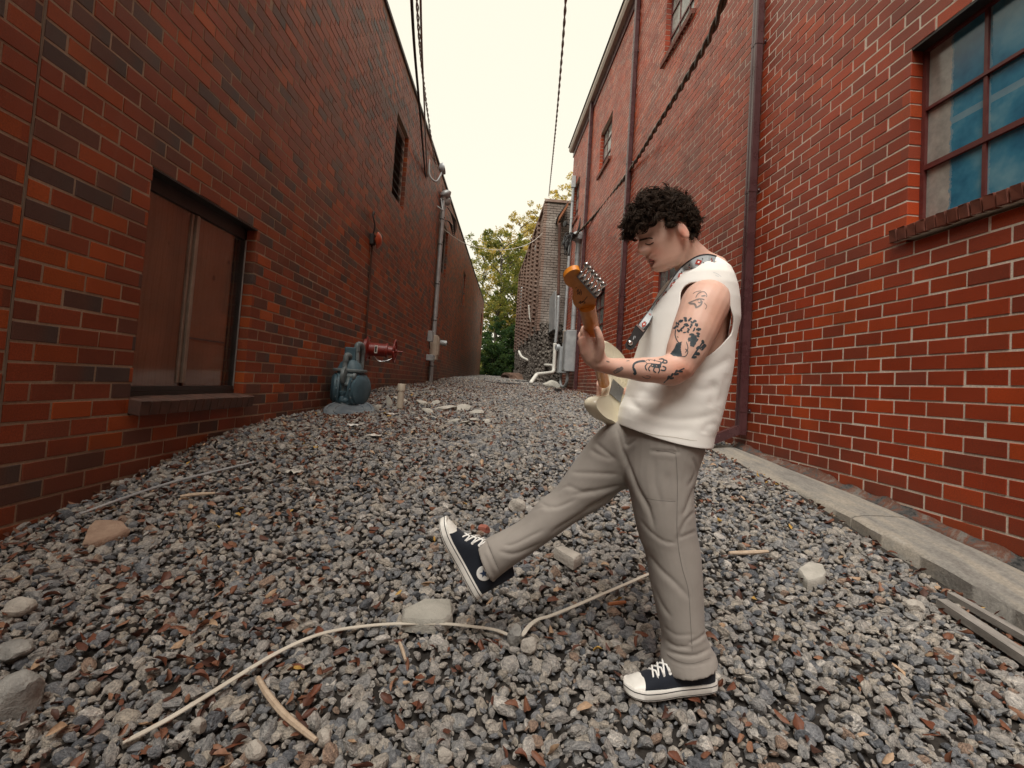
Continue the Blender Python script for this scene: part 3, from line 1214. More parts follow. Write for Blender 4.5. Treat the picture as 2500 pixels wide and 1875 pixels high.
def leaf_mat():
    t = NT("dead_leaf")
    oi = t.n("ObjectInfo")
    c = t.ramp(oi.outputs['Random'], [(0.0, (0.095, 0.034, 0.020)), (0.25, (0.14, 0.048, 0.024)), (0.45, (0.070, 0.030, 0.020)), (0.6, (0.24, 0.12, 0.07)), (0.70, (0.17, 0.070, 0.038)), (0.9, (0.40, 0.27, 0.17)), (0.97, (0.42, 0.25, 0.06))], 'CONSTANT')
    co = t.n("TexCoord").outputs['Object']
    c = t.mix(0.7, c, t.ramp(t.noise(co, 5, 4), [(0.3, (0.6, 0.6, 0.6)), (0.7, (1.25, 1.25, 1.25))]), 'MULTIPLY')
    t.col(c).rough(0.6, 0.4)
    return t.m


M_LEAF = leaf_mat()


def leaf_mesh(seed):
    r = random.Random(seed)
    n, m = 7, 4
    curl, bend, tw = r.uniform(.3, 1.1) * r.choice((-1, 1)), r.uniform(-.9, .9), r.uniform(-.8, .8)
    vs, fs = [], []
    for i in range(n):
        t_ = i / (n - 1)
        w = 0.30 * math.sin(PI * (0.06 + 0.92 * t_) ** 0.85) * (1 + .18 * math.sin(9 * t_ + seed))
        for j in range(m):
            a = (j / (m - 1) * 2 - 1)
            x, y_ = a * w, t_ - .5
            z = curl * a * a * w * 0.8 + bend * (t_ - .5) ** 2 * 0.7
            ca, sa = math.cos(tw * (t_ - .5)), math.sin(tw * (t_ - .5))
            vs.append((x * ca - z * sa, y_, x * sa + z * ca))
    for i in range(n - 1):
        for j in range(m - 1):
            a = i * m + j
            fs.append((a, a + 1, a + m + 1, a + m))
    me = bpy.data.meshes.new("leaf")
    me.from_pydata(vs, [], fs)
    me.shade_smooth()
    me.materials.append(M_LEAF)
    return me


def leaves():
    meshes = [leaf_mesh(k) for k in range(10)]
    pts, rots, scls, idx = [], [], [], []
    tries = 0
    while len(pts) < 9500 and tries < 140000:
        tries += 1
        y = 0.8 + 17 * RNG.random() ** 1.5
        half = min(1.12 * y + .4, 2.7)
        x = RNG.uniform(-half, half)
        if x < -WL + .01 or x > xr(y) - (.44 if y < 5.3 else .02):
            continue
        dl, dr = x + WL, xr(y) - x - .44
        w = 0.15 + 0.85 * math.exp(-dl / .30) + 0.95 * math.exp(-max(dr, 0) / .16) + 0.5 * max(0, mnoise.noise(Vector((x * 1.7, y * 1.2, 1.5))))
        w += 1.0 * math.exp(-((x + 1.3) / .8) ** 2 - ((y - 5.8) / 2.6) ** 2)
        if y > 9:
            w += .15
        if RNG.random() > w:
            continue
        s = RNG.uniform(.018, .058)
        pts.append((x, y, gz(x, y) + 0.020 + RNG.uniform(0, .016)))
        rots.append((RNG.normal(0, .45), RNG.normal(0, .45), RNG.uniform(0, 6.28)))
        scls.append((s * RNG.uniform(.6, 1.1), s, s))
        idx.append(int(RNG.integers(0, 10)))
    instance_cloud("leaf_litter", pts, rots, scls, idx, meshes, "brown dead leaves scattered over the gravel")


leaves()
# ================================================================ kerb along the right wall
def zk(y):
    return float(np.interp(y, [-7, 1.0, 2.15, 2.5, 3.15, 3.9, 5.4], [-1.21, -0.882, -0.780, -0.730, -0.650, -0.591, -0.488]))


KERB = empty("concrete_kerb", (AR - .25, 3.2, zk(3.2)))
tag(KERB, "weathered concrete kerb strip at the foot of the red brick wall", "kerb")


def kerb_slab(ya, yb, cut_a=0.0, cut_b=0.0):
    """slab between wall distances yb > ya; cut: skew of the end joint"""
    n = 40
    rings = []
    offs = [(0.085, -.30), (0.085, 0.0), (0.14, .002), (0.22, -.006), (0.31, -.018), (0.365, -.034), (0.385, -.050), (0.395, -.30)]
    for i in range(n + 1):
        t = i / n
        r = []
        for o_, dz in offs:
            sk = (cut_a * (1 - t) + cut_b * t) * (o_ - .085) / .3
            y = ya + (yb - ya) * t + sk
            q = PR(o_ + .012 * mnoise.noise(Vector((y * 3, o_ * 9, 1))), y, zk(y) + dz + .006 * mnoise.noise(Vector((y * 4, o_ * 14, 4))))
            r.append(q)
        rings.append(r)
    MB().loft(rings).build("slab", M_KERB, KERB, smooth=50)


def kerb_mat():
    t = NT("kerb_concrete")
    pos = t.n("NewGeometry").outputs['Position']
    mp = t.n("Mapping")
    mp.inputs['Scale'].default_value = (9, 1.6, 3)
    t.l(pos, mp.inputs['Vector'])
    f = t.noise(mp.outputs[0], 1.0, 6, 0.7)
    f2 = t.noise(pos, 60, 4, 0.7)
    c = t.ramp(f, [(0.30, (0.16, 0.145, 0.13)), (0.45, (0.25, 0.235, 0.21)), (0.58, (0.32, 0.285, 0.235)), (0.72, (0.38, 0.355, 0.315))])
    t.col(t.mix(0.6, c, t.ramp(f2, [(0.3, (0.6, 0.6, 0.6)), (0.7, (1.3, 1.3, 1.3))]), 'MULTIPLY'))
    t.bump(f2, 0.8, 0.006)
    t.rough(0.9, 0.2)
    return t.m


M_KERB = kerb_mat()
kerb_slab(3.10, 5.36, .10, 0)
kerb_slab(2.12, 3.085, 0.04, .10)
kerb_slab(-5.0, 2.108, 0, .04)
# crumbled tar-black mortar ledge between the kerb and the bricks
def ledge_mat():
    t = NT("crumbling_ledge")
    pos = t.n("NewGeometry").outputs['Position']
    f = t.noise(pos, 5.5, 6, .75, .5)
    c = t.ramp(f, [(0.34, (0.020, 0.021, 0.022)), (0.44, (0.10, 0.095, 0.09)), (0.52, (0.15, 0.065, 0.042)), (0.62, (0.19, 0.17, 0.15)), (0.72, (0.05, 0.048, 0.046))])
    t.col(c)
    t.bump(t.noise(pos, 45, 5, .75), .9, .012)
    t.rough(.9, .2)
    return t.m


M_TAR = ledge_mat()
r_ = random.Random(2)
rings = []
for i in range(241):
    y = -4 + 9.4 * i / 240
    h = lambda k: .014 * mnoise.noise(Vector((y * 6, k, 0))) + .012 * mnoise.noise(Vector((y * 19, k, 5)))
    up_ = max(0.0, .018 + .050 * mnoise.noise(Vector((y * 1.6, 7, 2))) + .03 * mnoise.noise(Vector((y * 7, 7, 2))))
    rings.append([PR(-.02, y, zk(y) - .3), PR(.0025, y, zk(y) + .020 + up_), PR(.012 + .4 * abs(h(5)), y, zk(y) + .012 + .55 * up_), PR(.040 + h(6) * .4, y, zk(y) + .008 + .6 * h(3)), PR(.064 + .3 * h(8), y, zk(y) - .004 + h(4) * .4), PR(.070, y, zk(y) - .06), PR(.083, y, zk(y) - .07), PR(.083, y, zk(y) - .3)])
MB().loft(rings).build("mortar_ledge", M_TAR, KERB, smooth=60)

# ================================================================ downspouts
def downspout(ypx, ytop, ybot_z, w, dep, label, boot=None, straps=(), gap=.012):
    """box-section pipe on the right wall at wall distance ypx"""
    t = empty("downspout", PR(dep / 2 + gap, ypx, ybot_z))
    tag(t, label, "downspout", "brown box downspouts on the red brick wall")
    ch = .012
    prof = [(gap, -w / 2 + ch), (gap, w / 2 - ch), (gap + ch, w / 2), (gap + dep - ch, w / 2), (gap + dep, w / 2 - ch)]
    for k in (-1, 1):
        pass
    prof += [(gap + dep, w * .18), (gap + dep - .006, w * .14), (gap + dep - .006, -w * .14), (gap + dep, -w * .18)]
    prof += [(gap + dep, -w / 2 + ch), (gap + dep - ch, -w / 2), (gap + ch, -w / 2)]
    joints = [ybot_z] + sorted(straps) + [ytop]
    m = MB()
    m.loft([[PR(o_, ypx + dy, z) for o_, dy in prof] for z in (ybot_z, ytop)])
    m.build("pipe", M_DSPOUT, t, smooth=35)
    for z in straps:
        m = MB()
        e = .004
        q = [(-.004, -w / 2 - .05), (-.004, -w / 2 - e)]
        m.loft([[PR(o_ * 1.0 + (e if o_ > gap + .02 else 0), ypx + dy * (1 + 2 * e / w), zz) for o_, dy in prof] for zz in (z - .018, z + .018)])
        for s in (-1, 1):
            m.add([PR(o_, ypx + s * dy, zz) for o_ in (.004, .010) for dy in (w / 2 - .005, w / 2 + .035) for zz in (z - .018, z + .018)], [(0, 1, 3, 2), (4, 6, 7, 5), (0, 4, 5, 1), (2, 3, 7, 6), (0, 2, 6, 4), (1, 5, 7, 3)])
        st = m.build("strap", M_DSPOUT, t)
        for s in (-1, 1):
            m = MB()
            m.lathe(PR(.010, ypx + s * (w / 2 + .018), z), MRW.to_3x3() @ Vector((-1, 0, 0)), [(0, .006), (.004, .005), (.006, .001)], 8)
            m.build("screw", M_STEEL, st)
    if boot:
        a, b = boot
        d = (b - a).normalized()
        up = Vector((0, 0, 1))
        side = d.cross(up).normalized()
        u2 = side.cross(d)
        m = MB()
        m.loft([[q + side * sx * w / 2 + u2 * sz * dep / 2 for sx, sz in ((-1, -1), (1, -1), (1, 1), (-1, 1))] for q in (a, b)])
        m.build("outlet", M_DSPOUT, t)
    return t


M_STEEL = worn("steel_bright", (0.45, 0.45, 0.45), (0.6, 0.6, 0.6), 20, 0.3, metal=0.9)
a_ = PR(.055, 5.17, -.30)
b_ = PR(.42, 5.25, -.485)
downspout(5.17, R_TOP - .14, -.36, .105, .085, "nearest brown box downspout with an outlet kicking out over the kerb", (a_, b_), (-.11, 2.17, 3.76, 5.9))
a_ = PR(.055, 9.95, -.05)
downspout(9.95, R_TOP - .14, -.25, .12, .09, "second brown box downspout, rising behind the guitarist's head", None, (1.9, 4.6, 6.9))
a_ = PR(.055, 14.3, -.05)
b_ = PR(.75, 14.0, -.10)
downspout(14.3, R_TOP - .14, -.16, .12, .09, "far brown box downspout beside the grey electrical boxes", (PR(.05, 14.3, -.06), PR(.80, 14.15, -.09)), (1.0, 3.2, 6.0))

# ================================================================ left wall services
M_GREY = worn("galvanised_grey", (0.33, 0.35, 0.36), (0.45, 0.47, 0.47), 5, 0.45, 0.1, 60, 0.001, metal=0.25)
M_BLACK = worn("cable_black", (0.012, 0.012, 0.013), (0.03, 0.03, 0.03), 12, 0.55)
M_CABLEG = worn("cable_grey", (0.22, 0.21, 0.20), (0.34, 0.33, 0.31), 12, 0.5)
M_CREAM = worn("cream_box", (0.42, 0.34, 0.26), (0.55, 0.46, 0.37), 5, 0.5, c3=(0.40, 0.20, 0.08))
M_RED = worn("valve_red", (0.17, 0.012, 0.008), (0.25, 0.022, 0.012), 8, 0.38, 0.2, 60, 0.001, spec=0.6, c3=(0.30, 0.05, 0.03))
M_BELL = worn("bell_red", (0.34, 0.055, 0.022), (0.45, 0.085, 0.035), 6, 0.4)
M_TEAL = worn("meter_teal", (0.040, 0.085, 0.110), (0.070, 0.130, 0.160), 7, 0.5, 0.3, 70, 0.002, c3=(0.14, 0.20, 0.22))
M_TEALP = worn("meter_pipe_grey", (0.10, 0.135, 0.145), (0.19, 0.225, 0.23), 8, 0.5, 0.25, 60, 0.002)
M_RUST = worn("rusty_conduit", (0.055, 0.022, 0.014), (0.10, 0.04, 0.022), 10, 0.8)


def conduit_stack():
    t = empty("service_conduit", P3(.06, 13.68, gz(-WL, 13.68)))
    tag(t, "pair of grey service conduits with weatherheads climbing the brown brick wall", "conduit")
    zb = gz(-WL, 13.7) - .05
    for k, (y, r, zt) in enumerate(((13.62, .048, 5.02), (13.78, .042, 4.86))):
        MB().cyl(P3(.075, y, zb), P3(.075, y, zt), r, 16).build("pipe", M_GREY, t, smooth=40)
        for z in (.35, 1.6, 2.6, 3.7, 4.4):
            MB().lathe(P3(.075, y, z + .1 * k), (0, 0, 1), [(-.012, r + .008), (.012, r + .008)], 16).build("clamp", M_DARKFRAME, t)
        m = MB()
        m.lathe(P3(.075, y, zt - .08), (0, 0, 1), [(0, r + .012), (.08, r + .02), (.10, .13), (.16, .15), (.24, .12), (.28, .05), (.29, .005)], 18)
        m.v = [Vector((q.x + .10 * max(0, (q.z - zt) / .2), q.y, q.z)) for q in m.v]
        m.build("weatherhead", M_GREY, t, smooth=50)
    m = MB()
    r = random.Random(1)
    for k in range(6):
        a = P3(.18, 13.75 + .02 * k, 4.80)
        m.tube(spline([a, a + Vector((.10 + .03 * k, .1, -.15 - .04 * k)), a + Vector((.16, .35, -.42 - .05 * k)), a + Vector((.02, .30, -.30)), P3(.05, 13.9, 4.45)], 6), .010, 6)
    m.build("drip_loops", M_BLACK, t, smooth=180)


conduit_stack()
t = empty("meter_box", P3(.1, 13.75, .45))
tag(t, "rust-stained cream meter box with a grey spotlight on the grey conduits", "box")
MB().bbox(P3(.10, 13.72, .86), (.20, .34, .66), .012).build("cabinet", M_CREAM, t)
MB().bbox(P3(.215, 13.72, .90), (.03, .26, .48), .008).build("cover", M_CREAM, t)
m = MB().lathe(P3(.20, 13.9, 1.03), (1, .2, -.1), [(0, .05), (.03, .075), (.20, .080), (.21, .06), (.19, .055)], 18)
m.build("spotlight", M_GREY, t, smooth=40)
t = empty("junction_box", P3(.05, 13.15, 1.05))
tag(t, "small grey junction box just left of the cream meter box", "box")
MB().bbox(P3(.06, 13.2, 1.12), (.12, .20, .28), .01).build("cabinet", M_GREY, t)
MB().bbox(P3(.125, 13.2, 1.12), (.012, .18, .25), .003).build("cover", M_GREY, t)
m = MB().tube(spline([P3(.05, 13.2, .98), P3(.06, 13.15, .88), P3(.07, 13.22, .80)], 6), .012, 6)
m.build("cable", M_BLACK, t)
t = empty("splice_box", P3(.05, 13.15, .50))
tag(t, "pale grey splice box under the cream meter box", "box")
MB().bbox(P3(.09, 13.25, .56), (.18, .26, .16), .01).build("cabinet", M_GREY, t)
MB().bbox(P3(.185, 13.25, .56), (.012, .24, .14), .003).build("cover", M_GREY, t)

# alarm bell with its conduit
t = empty("alarm_bell", P3(.02, 7.6, 2.05))
tag(t, "orange-red alarm bell on the brown brick wall with a curled cable above", "bell")
MB().bbox(P3(.03, 7.52, 2.05), (.06, .12, .16), .008).build("mount", M_DARKFRAME, t)
MB().lathe(P3(.05, 7.58, 2.06), (1, .15, 0), [(0, .04), (.02, .05), (.03, .125), (.045, .13), (.075, .10), (.10, .05), (.105, .005)], 24).build("gong", M_BELL, t, smooth=50)
MB().tube(spline([P3(.03, 7.52, 2.12), P3(.06, 7.48, 2.25), P3(.03, 7.44, 2.40), P3(.02, 7.52, 2.48), P3(.005, 7.56, 2.44)], 8), .012, 8).build("cable", M_DARKFRAME, t, smooth=180)
MB().cyl(P3(.018, 7.64, -.25), P3(.018, 7.56, 1.98), .014, 8).build("conduit", M_RUST, t, smooth=60)

# red wall valve with handwheel
t = empty("fire_valve", P3(.0, 7.75, .3))
tag(t, "red wall indicator valve with a handwheel sticking out of the brown brick wall", "valve")
vy, vz = 7.72, .40
ax = Vector((1, .10, -.02)).normalized()
va = P3(0, vy, vz)
MB().lathe(va, ax, [(-.01, .19), (.03, .19), (.035, .14), (.06, .105), (.30, .10), (.305, .115), (.335, .115), (.34, .08), (.42, .07), (.425, .05)], 24).build("barrel", M_RED, t, smooth=40)
for k in range(6):
    a = 2 * PI * k / 6
    MB().lathe(va + ax * .03 + Vector((0, math.cos(a), math.sin(a))) * .155, ax, [(0, .016), (.018, .016), (.02, .01)], 6).build("flange_bolt", M_RED, t)
wc = va + ax * .44
s1 = ax.cross(Vector((0, 0, 1))).normalized()
s2 = s1.cross(ax)
MB().tube([wc + (s1 * math.cos(a) + s2 * math.sin(a)) * .17 for a in [2 * PI * k / 28 for k in range(29)]], .016, 8).build("handwheel", M_RED, t, smooth=180)
m = MB()
for k in range(4):
    a = 2 * PI * k / 4 + .5
    m.tube([wc, wc + (s1 * math.cos(a) + s2 * math.sin(a)) * .165], .011, 6)
m.lathe(wc - ax * .03, ax, [(0, .035), (.06, .03), (.07, .012), (.15, .012)], 12)
m.build("spokes", M_RED, t, smooth=40)
MB().bbox(va + ax * .18 + Vector((0, -.103, .0)), (.045, .012, .12), .004).build("sight_window", M_WHITE, t)
MB().bbox(va + ax * .18 + Vector((0, -.108, .0)), (.026, .010, .085), .003).build("indicator", M_DARKFRAME, t)
m = MB()
m.tube(spline([va + ax * .14 + Vector((0, -.05, -.10)), va + ax * .22 + Vector((0, -.05, -.17)), va + ax * .33 + Vector((0, -.04, -.16)), va + ax * .43 + Vector((0, 0, -.10))], 6), .005, 5)
m.build("chain", M_STEEL, t)

# gas meter
GYD = 6.25


def G(u, v, dy=0.0):
    return onY(u, v, GYD + dy)


def gas_meter():
    t = empty("gas_meter", G(850, 985))
    tag(t, "teal gas meter with riser pipes standing against the brown brick wall", "meter")
    # G(x) scale: 1 px = 5.1 mm
    c = G(852, 940)
    up, rt = Vector((.0, 0, 1)), Vector((1, 0, 0))
    # main can: flared body
    def ring(z, hx, hy, n=24, p=2.6):
        out = []
        for k in range(n):
            a = 2 * PI * k / n
            ca, sa = math.cos(a), math.sin(a)
            out.append(c + Vector((math.copysign(abs(ca) ** (2 / p), ca) * hx, math.copysign(abs(sa) ** (2 / p), sa) * hy, z)))
        return out
    MB().loft([ring(-.25, .10, .09), ring(-.23, .15, .13), ring(-.08, .165, .145), ring(.08, .16, .14), ring(.165, .15, .13)]).build("body", M_TEAL, t, smooth=40)
    MB().loft([ring(.165, .20, .15), ring(.185, .205, .155), ring(.20, .20, .15)]).build("flange", M_TEALP, t, smooth=30)
    MB().loft([ring(.20, .15, .12), ring(.27, .12, .10), ring(.31, .08, .07)]).build("top_cover", M_TEAL, t, smooth=30)
    MB().bbox(c + Vector((-.005, .0, .37)), (.14, .10, .20), .012).build("index_box", M_TEAL, t)
    for s in (-1, 1):
        m = MB().lathe(c + Vector((s * .12, -.01, -.045)), (s, -.35, 0), [(0, .215), (.025, .215), (.03, .19), (.06, .185), (.085, .15), (.095, .10), (.098, .005)], 30)
        dm = m.build("diaphragm_cover", M_TEAL, t, smooth=35)
        axd = Vector((s, -.35, 0)).normalized()
        u1 = axd.cross(up).normalized()
        for k in range(12):
            a = 2 * PI * k / 12
            MB().lathe(c + Vector((s * .12, -.01, -.045)) + axd * .024 + (u1 * math.cos(a) + axd.cross(u1) * math.sin(a)) * .203, axd, [(0, .011), (.012, .010)], 6).build("bolt", M_TEALP, dm)
    # left riser with regulator
    p = [G(832, 1040, -.12), G(836, 985, -.12), G(838, 945, -.12), G(843, 880, -.12)]
    m = MB()
    m.tube([p[0], p[1], p[2], p[3]], .028, 14)
    m.build("riser", M_TEALP, t, smooth=60)
    MB().tube(spline([G(844, 882, -.12), G(845, 872, -.12), G(849, 867, -.10), G(855, 871, -.04), G(856, 880, 0), G(856, 896, 0)], 6), .034, 14).build("elbow", M_TEALP, t, smooth=60)
    MB().lathe(G(836, 966, -.12), up, [(-.07, .03), (-.06, .045), (-.02, .045), (.0, .035), (.02, .05), (.05, .05), (.06, .03)], 16).build("union", M_TEAL, t, smooth=40)
    MB().lathe(G(824, 976, -.12), rt, [(0, .02), (.02, .035), (.10, .04), (.12, .03), (.14, .018)], 14).build("shutoff_valve", M_TEAL, t, smooth=40)
    rg = G(843, 918, -.14)
    MB().lathe(rg + Vector((-.035, 0, 0)), rt, [(0, .05), (.008, .11), (.028, .115), (.045, .11), (.055, .06), (.06, .03)], 24).build("regulator", M_TEALP, t, smooth=40)
    MB().lathe(rg + Vector((.03, 0, .0)), rt, [(0, .035), (.06, .03), (.07, .045), (.10, .04), (.105, .01)], 14).build("regulator_cap", M_TEALP, t, smooth=40)
    MB().lathe(G(850, 942, -.15), up, [(0, .05), (.02, .055), (.06, .03), (.12, .022)], 14).build("vent", M_TEALP, t, smooth=40)
    # right outlet pipe up and over
    MB().tube([G(872, 905, 0), G(872, 852, 0)], .028, 14).build("outlet_riser", M_TEALP, t, smooth=60)
    MB().tube(spline([G(872, 858, 0), G(872, 846, 0), G(876, 841, .03), G(882, 843, .10), G(885, 850, .16), G(885, 862, .18)], 6), .036, 14).build("elbow", M_TEALP, t, smooth=60)
    MB().tube([G(885, 858, .18), G(882, 905, .18), G(880, 985, .18)], .030, 14).build("outlet_drop", M_TEALP, t, smooth=60)


gas_meter()
# oval cover plate leaning by the meter
t = empty("cover_plate", G(855, 1005, -.3))
tag(t, "oval blue-grey metal cover plate lying tilted under the gas meter", "plate")
pc = G(853, 1001, -.25)
rx = (G(908, 1012, -.25) - G(799, 990, -.25)) * .5
ry = Vector((.05, .34, .10)) * .95
nz = rx.cross(ry).normalized()
nz = nz if nz.z > 0 else -nz
M_PLATE = worn("plate_blue_grey", (0.10, 0.125, 0.15), (0.20, 0.225, 0.24), 7, 0.45, 0.3, 60, 0.002, c3=(0.34, 0.34, 0.32))


def oval(k, h, n=36):
    return [pc + rx * k * math.cos(a) + ry * k * math.sin(a) + nz * h for a in [2 * PI * i / n for i in range(n)]]


MB().loft([oval(1, -.02), oval(1.0, .0), oval(.97, .012), oval(.88, .012), oval(.86, .004)]).build("plate", M_PLATE, t, smooth=40)
MB().loft([oval(.62, .0, 30), oval(.62, .016, 30), oval(.56, .016, 30), oval(.54, .006, 30)]).build("raised_rim", M_PLATE, t, smooth=40)

# ================================================================ right wall services
def conduit_right():
    t = empty("electrical_conduit", PR(.08, 15.2, .8))
    tag(t, "thick grey conduit with a weatherhead above the grey boxes on the red wall", "conduit")
    y = 15.05
    MB().cyl(PR(.09, y, 1.75), PR(.09, y, 4.45), .070, 16).build("pipe", M_GREY, t, smooth=40)
    m = MB().lathe(PR(.09, y, 4.38), (0, 0, 1), [(0, .08), (.06, .10), (.10, .19), (.20, .20), (.32, .16), (.38, .06), (.39, .005)], 18)
    m.build("weatherhead", M_GREY, t, smooth=50)
    m = MB()
    r = random.Random(6)
    for k in range(16):
        a = PR(.20, y - .02 * k, 4.58)
        m.tube(spline([PR(.12, y - .35, 4.75 + .02 * k), a, a + Vector((r.uniform(-.35, -.1), r.uniform(-.3, .1), r.uniform(-.2, .0))), a + Vector((r.uniform(-.40, -.15), r.uniform(-.3, 0), r.uniform(-.75, -.35)))], 6), .016, 6)
    m.build("cable_tails", M_BLACK, t, smooth=180)
    for z in (2.2, 3.2, 4.1):
        MB().lathe(PR(.09, y, z), (0, 0, 1), [(-.015, .08), (.015, .08)], 16).build("clamp", M_GREY, t)
    t = empty("thin_conduit", PR(.06, 16.6, 1.5))
    tag(t, "tall thin grey conduit at the far corner of the red brick building", "conduit")
    MB().cyl(PR(.07, 16.7, 1.2), PR(.07, 16.7, 6.9), .048, 12).build("pipe", M_GREY, t, smooth=40)
    MB().bbox(PR(.07, 16.7, 6.95), (.14, .14, .40), .01).build("cap_box", M_GREY, t)
    for z in (1.9, 3.0, 5.7, 6.3):
        MB().lathe(PR(.07, 16.7, z), (0, 0, 1), [(-.015, .06), (.015, .06)], 12).build("clamp", M_GREY, t)
    for zz, k in ((4.9, 0), (5.55, 1)):
        m = MB().lathe(PR(.12, 16.9, zz), (-1, -.6, 0), [(0, .03), (.12, .03), (.13, .10), (.17, .10), (.18, .03)], 14)
        m.build("insulator", M_BLACK, t, smooth=40)
    t = empty("electrical_cabinet", PR(.12, 15.2, .3))
    tag(t, "large grey electrical cabinet on the red wall", "box")
    MB().bbox(PR(.16, 15.05, 1.10), (.30, .52, 1.22), .012, MRW.to_3x3()).build("cabinet", M_GREY, t)
    MB().bbox(PR(.318, 15.05, 1.10), (.014, .46, 1.14), .004, MRW.to_3x3()).build("cover", M_GREY, t)
    m = MB().tube(spline([PR(.18, 15.0, .50), PR(.18, 15.0, .22), PR(.20, 15.2, .06), PR(.22, 15.7, .04), PR(.22, 15.95, .16), PR(.22, 15.98, .45)], 8), .045, 12)
    m.build("looped_conduit", M_GREY, t, smooth=180)
    t = empty("meter_socket", PR(.12, 15.9, .3))
    tag(t, "smaller grey meter socket left of the grey cabinet", "box")
    MB().bbox(PR(.18, 15.85, .86), (.34, .40, .82), .012, MRW.to_3x3()).build("cabinet", M_GREY, t)
    MB().lathe(PR(.36, 15.85, 1.25), (-1, -.4, 0), [(0, .11), (.06, .11), (.10, .09), (.105, .01)], 18).build("meter_dome", M_GREY, t, smooth=40)
    MB().bbox(PR(.12, 15.95, 1.62), (.20, .24, .38), .01, MRW.to_3x3()).build("upper_box", M_CREAM, t)


conduit_right()

# ================================================================ cables in the air
def cable(name, pts, r, mat, label, group=None, strands=1, pitch=.35, amp=None, seg=8):
    path = spline(pts, 14)
    m = MB()
    if strands == 1:
        m.tube(path, r, seg)
    else:
        L = 0
        acc = [0]
        for i in range(1, len(path)):
            L += (path[i] - path[i - 1]).length
            acc.append(L)
        # resample densely so that the twist shows
        n = int(L / pitch * 8)
        pts2 = []
        j = 0
        for i in range(n + 1):
            s = L * i / n
            while j < len(acc) - 2 and acc[j + 1] < s:
                j += 1
            f = (s - acc[j]) / max(acc[j + 1] - acc[j], 1e-6)
            pts2.append((path[j].lerp(path[j + 1], f), s))
        for k in range(strands):
            hp = []
            for i, (q, s) in enumerate(pts2):
                tn = (pts2[min(i + 1, n)][0] - pts2[max(i - 1, 0)][0]).normalized()
                a = tn.cross(Vector((0, 0, 1))).normalized()
                b = a.cross(tn)
                ph = 2 * PI * s / pitch + 2 * PI * k / strands
                hp.append(q + (a * math.cos(ph) + b * math.sin(ph)) * (amp or r))
            m.tube(hp, r, 6)
    o = m.build(name, mat, None, smooth=180, origin=path[len(path) // 2])
    tag(o, label, "cable", group)
    return o


M_TWIST = worn("cable_weathered", (0.045, 0.036, 0.028), (0.16, 0.125, 0.085), 30, 0.5, c3=(0.40, 0.33, 0.24))
cable("twisted_cable", [onY(1785, -60, 4.4), onY(1742, 70, 5.0), onY(1690, 168, 5.9), onY(1610, 300, 7.6), onY(1535, 420, 10.0), onY(1470, 505, 12.5), onY(1420, 560, 14.4), onY(1392, 585, 15.0)], .021, M_TWIST, "thick twisted black cable sagging along the red brick wall", "overhead cables", 2, .60, .019)
cable("overhead_wire", [onY(1384, -60, 6), onY(1380, 20, 6.8), onY(1369, 170, 8.6), onY(1355, 330, 12.0), onY(1340, 478, 20.0)], .011, M_CABLEG, "thin twisted wire crossing the sky to the old grey building", "overhead cables", 2, .6, .011)
ends = [P3(.06, 13.3, 4.62)] * 3
cable("service_cable", [onY(1003, -40, 5.2), onY(1012, 120, 6.6), onY(1026, 280, 8.6), onY(1040, 440, 11.5), onY(1054, 535, 13.2)], .019, M_BLACK, "leftmost thick black cable hanging down to the bracket on the brown wall", "overhead cables", 1)
cable("service_cable", [onY(1026, -40, 5.2), onY(1030, 120, 6.6), onY(1037, 280, 8.8), onY(1044, 440, 11.7), onY(1056, 530, 13.2)], .014, M_CABLEG, "grey cable beside the thick black one above the brown wall", "overhead cables", 1)
cable("triplex_cable", [onY(1016, -40, 5.6), onY(1026, 120, 7.2), onY(1042, 260, 9.6), onY(1060, 380, 12.0), onY(1077, 445, 13.6), onY(1090, 480, 14.0)], .010, M_CABLEG, "twisted service drop ending at the weatherhead on the brown wall", "overhead cables", 2, .5, .012)
cable("phone_wire", [P3(.08, 13.2, 4.25), onY(1090, 565, 15.0), onY(1150, 600, 17.5), onY(1230, 610, 19.0), onY(1300, 590, 19.5), onY(1358, 533, 19.0)], .011, M_WHITE, "pale wire strung across the alley between the two walls", "overhead cables", 1)
m = MB().tube(spline([P3(0, 13.1, 4.58), P3(.14, 13.15, 4.50), P3(.10, 13.4, 4.62), P3(.02, 13.5, 4.95)], 6), .018, 8)
o = m.build("cable_bracket", M_GREY, None, smooth=180, origin=P3(0, 13.2, 4.55))
tag(o, "bent grey bracket holding the cables to the brown wall", "bracket")
m = MB().tube(spline([P3(0, 11.6, 5.15), P3(.05, 11.5, 4.75), P3(.20, 11.55, 4.62), P3(.28, 11.7, 4.85), P3(.30, 11.8, 5.05)], 8), .022, 8)
m.lathe(P3(.22, 11.75, 5.0), (.8, .2, .3), [(0, .05), (.06, .13), (.12, .14), (.13, .01)], 14)
o = m.build("wall_lamp", M_GREY, None, smooth=60, origin=P3(0, 11.6, 5.0))
tag(o, "curved-arm grey lamp high on the brown wall near the parapet", "lamp")

# ================================================================ second building on the right
OB = empty("old_brick_building", Vector((1.40, 19.0, .2)))
tag(OB, "old grey-washed brick building with a rough stone base behind the red one", "building")
OC = onY(1337, 492, 19.0)                     # near top corner
obx, oby, obz = OC.x, OC.y, OC.z
OD = Vector((-SR, 1, 0)).normalized()         # along the alley
ON = Vector((1, SR, 0)).normalized()          # away from the alley
OLEN = 13.5


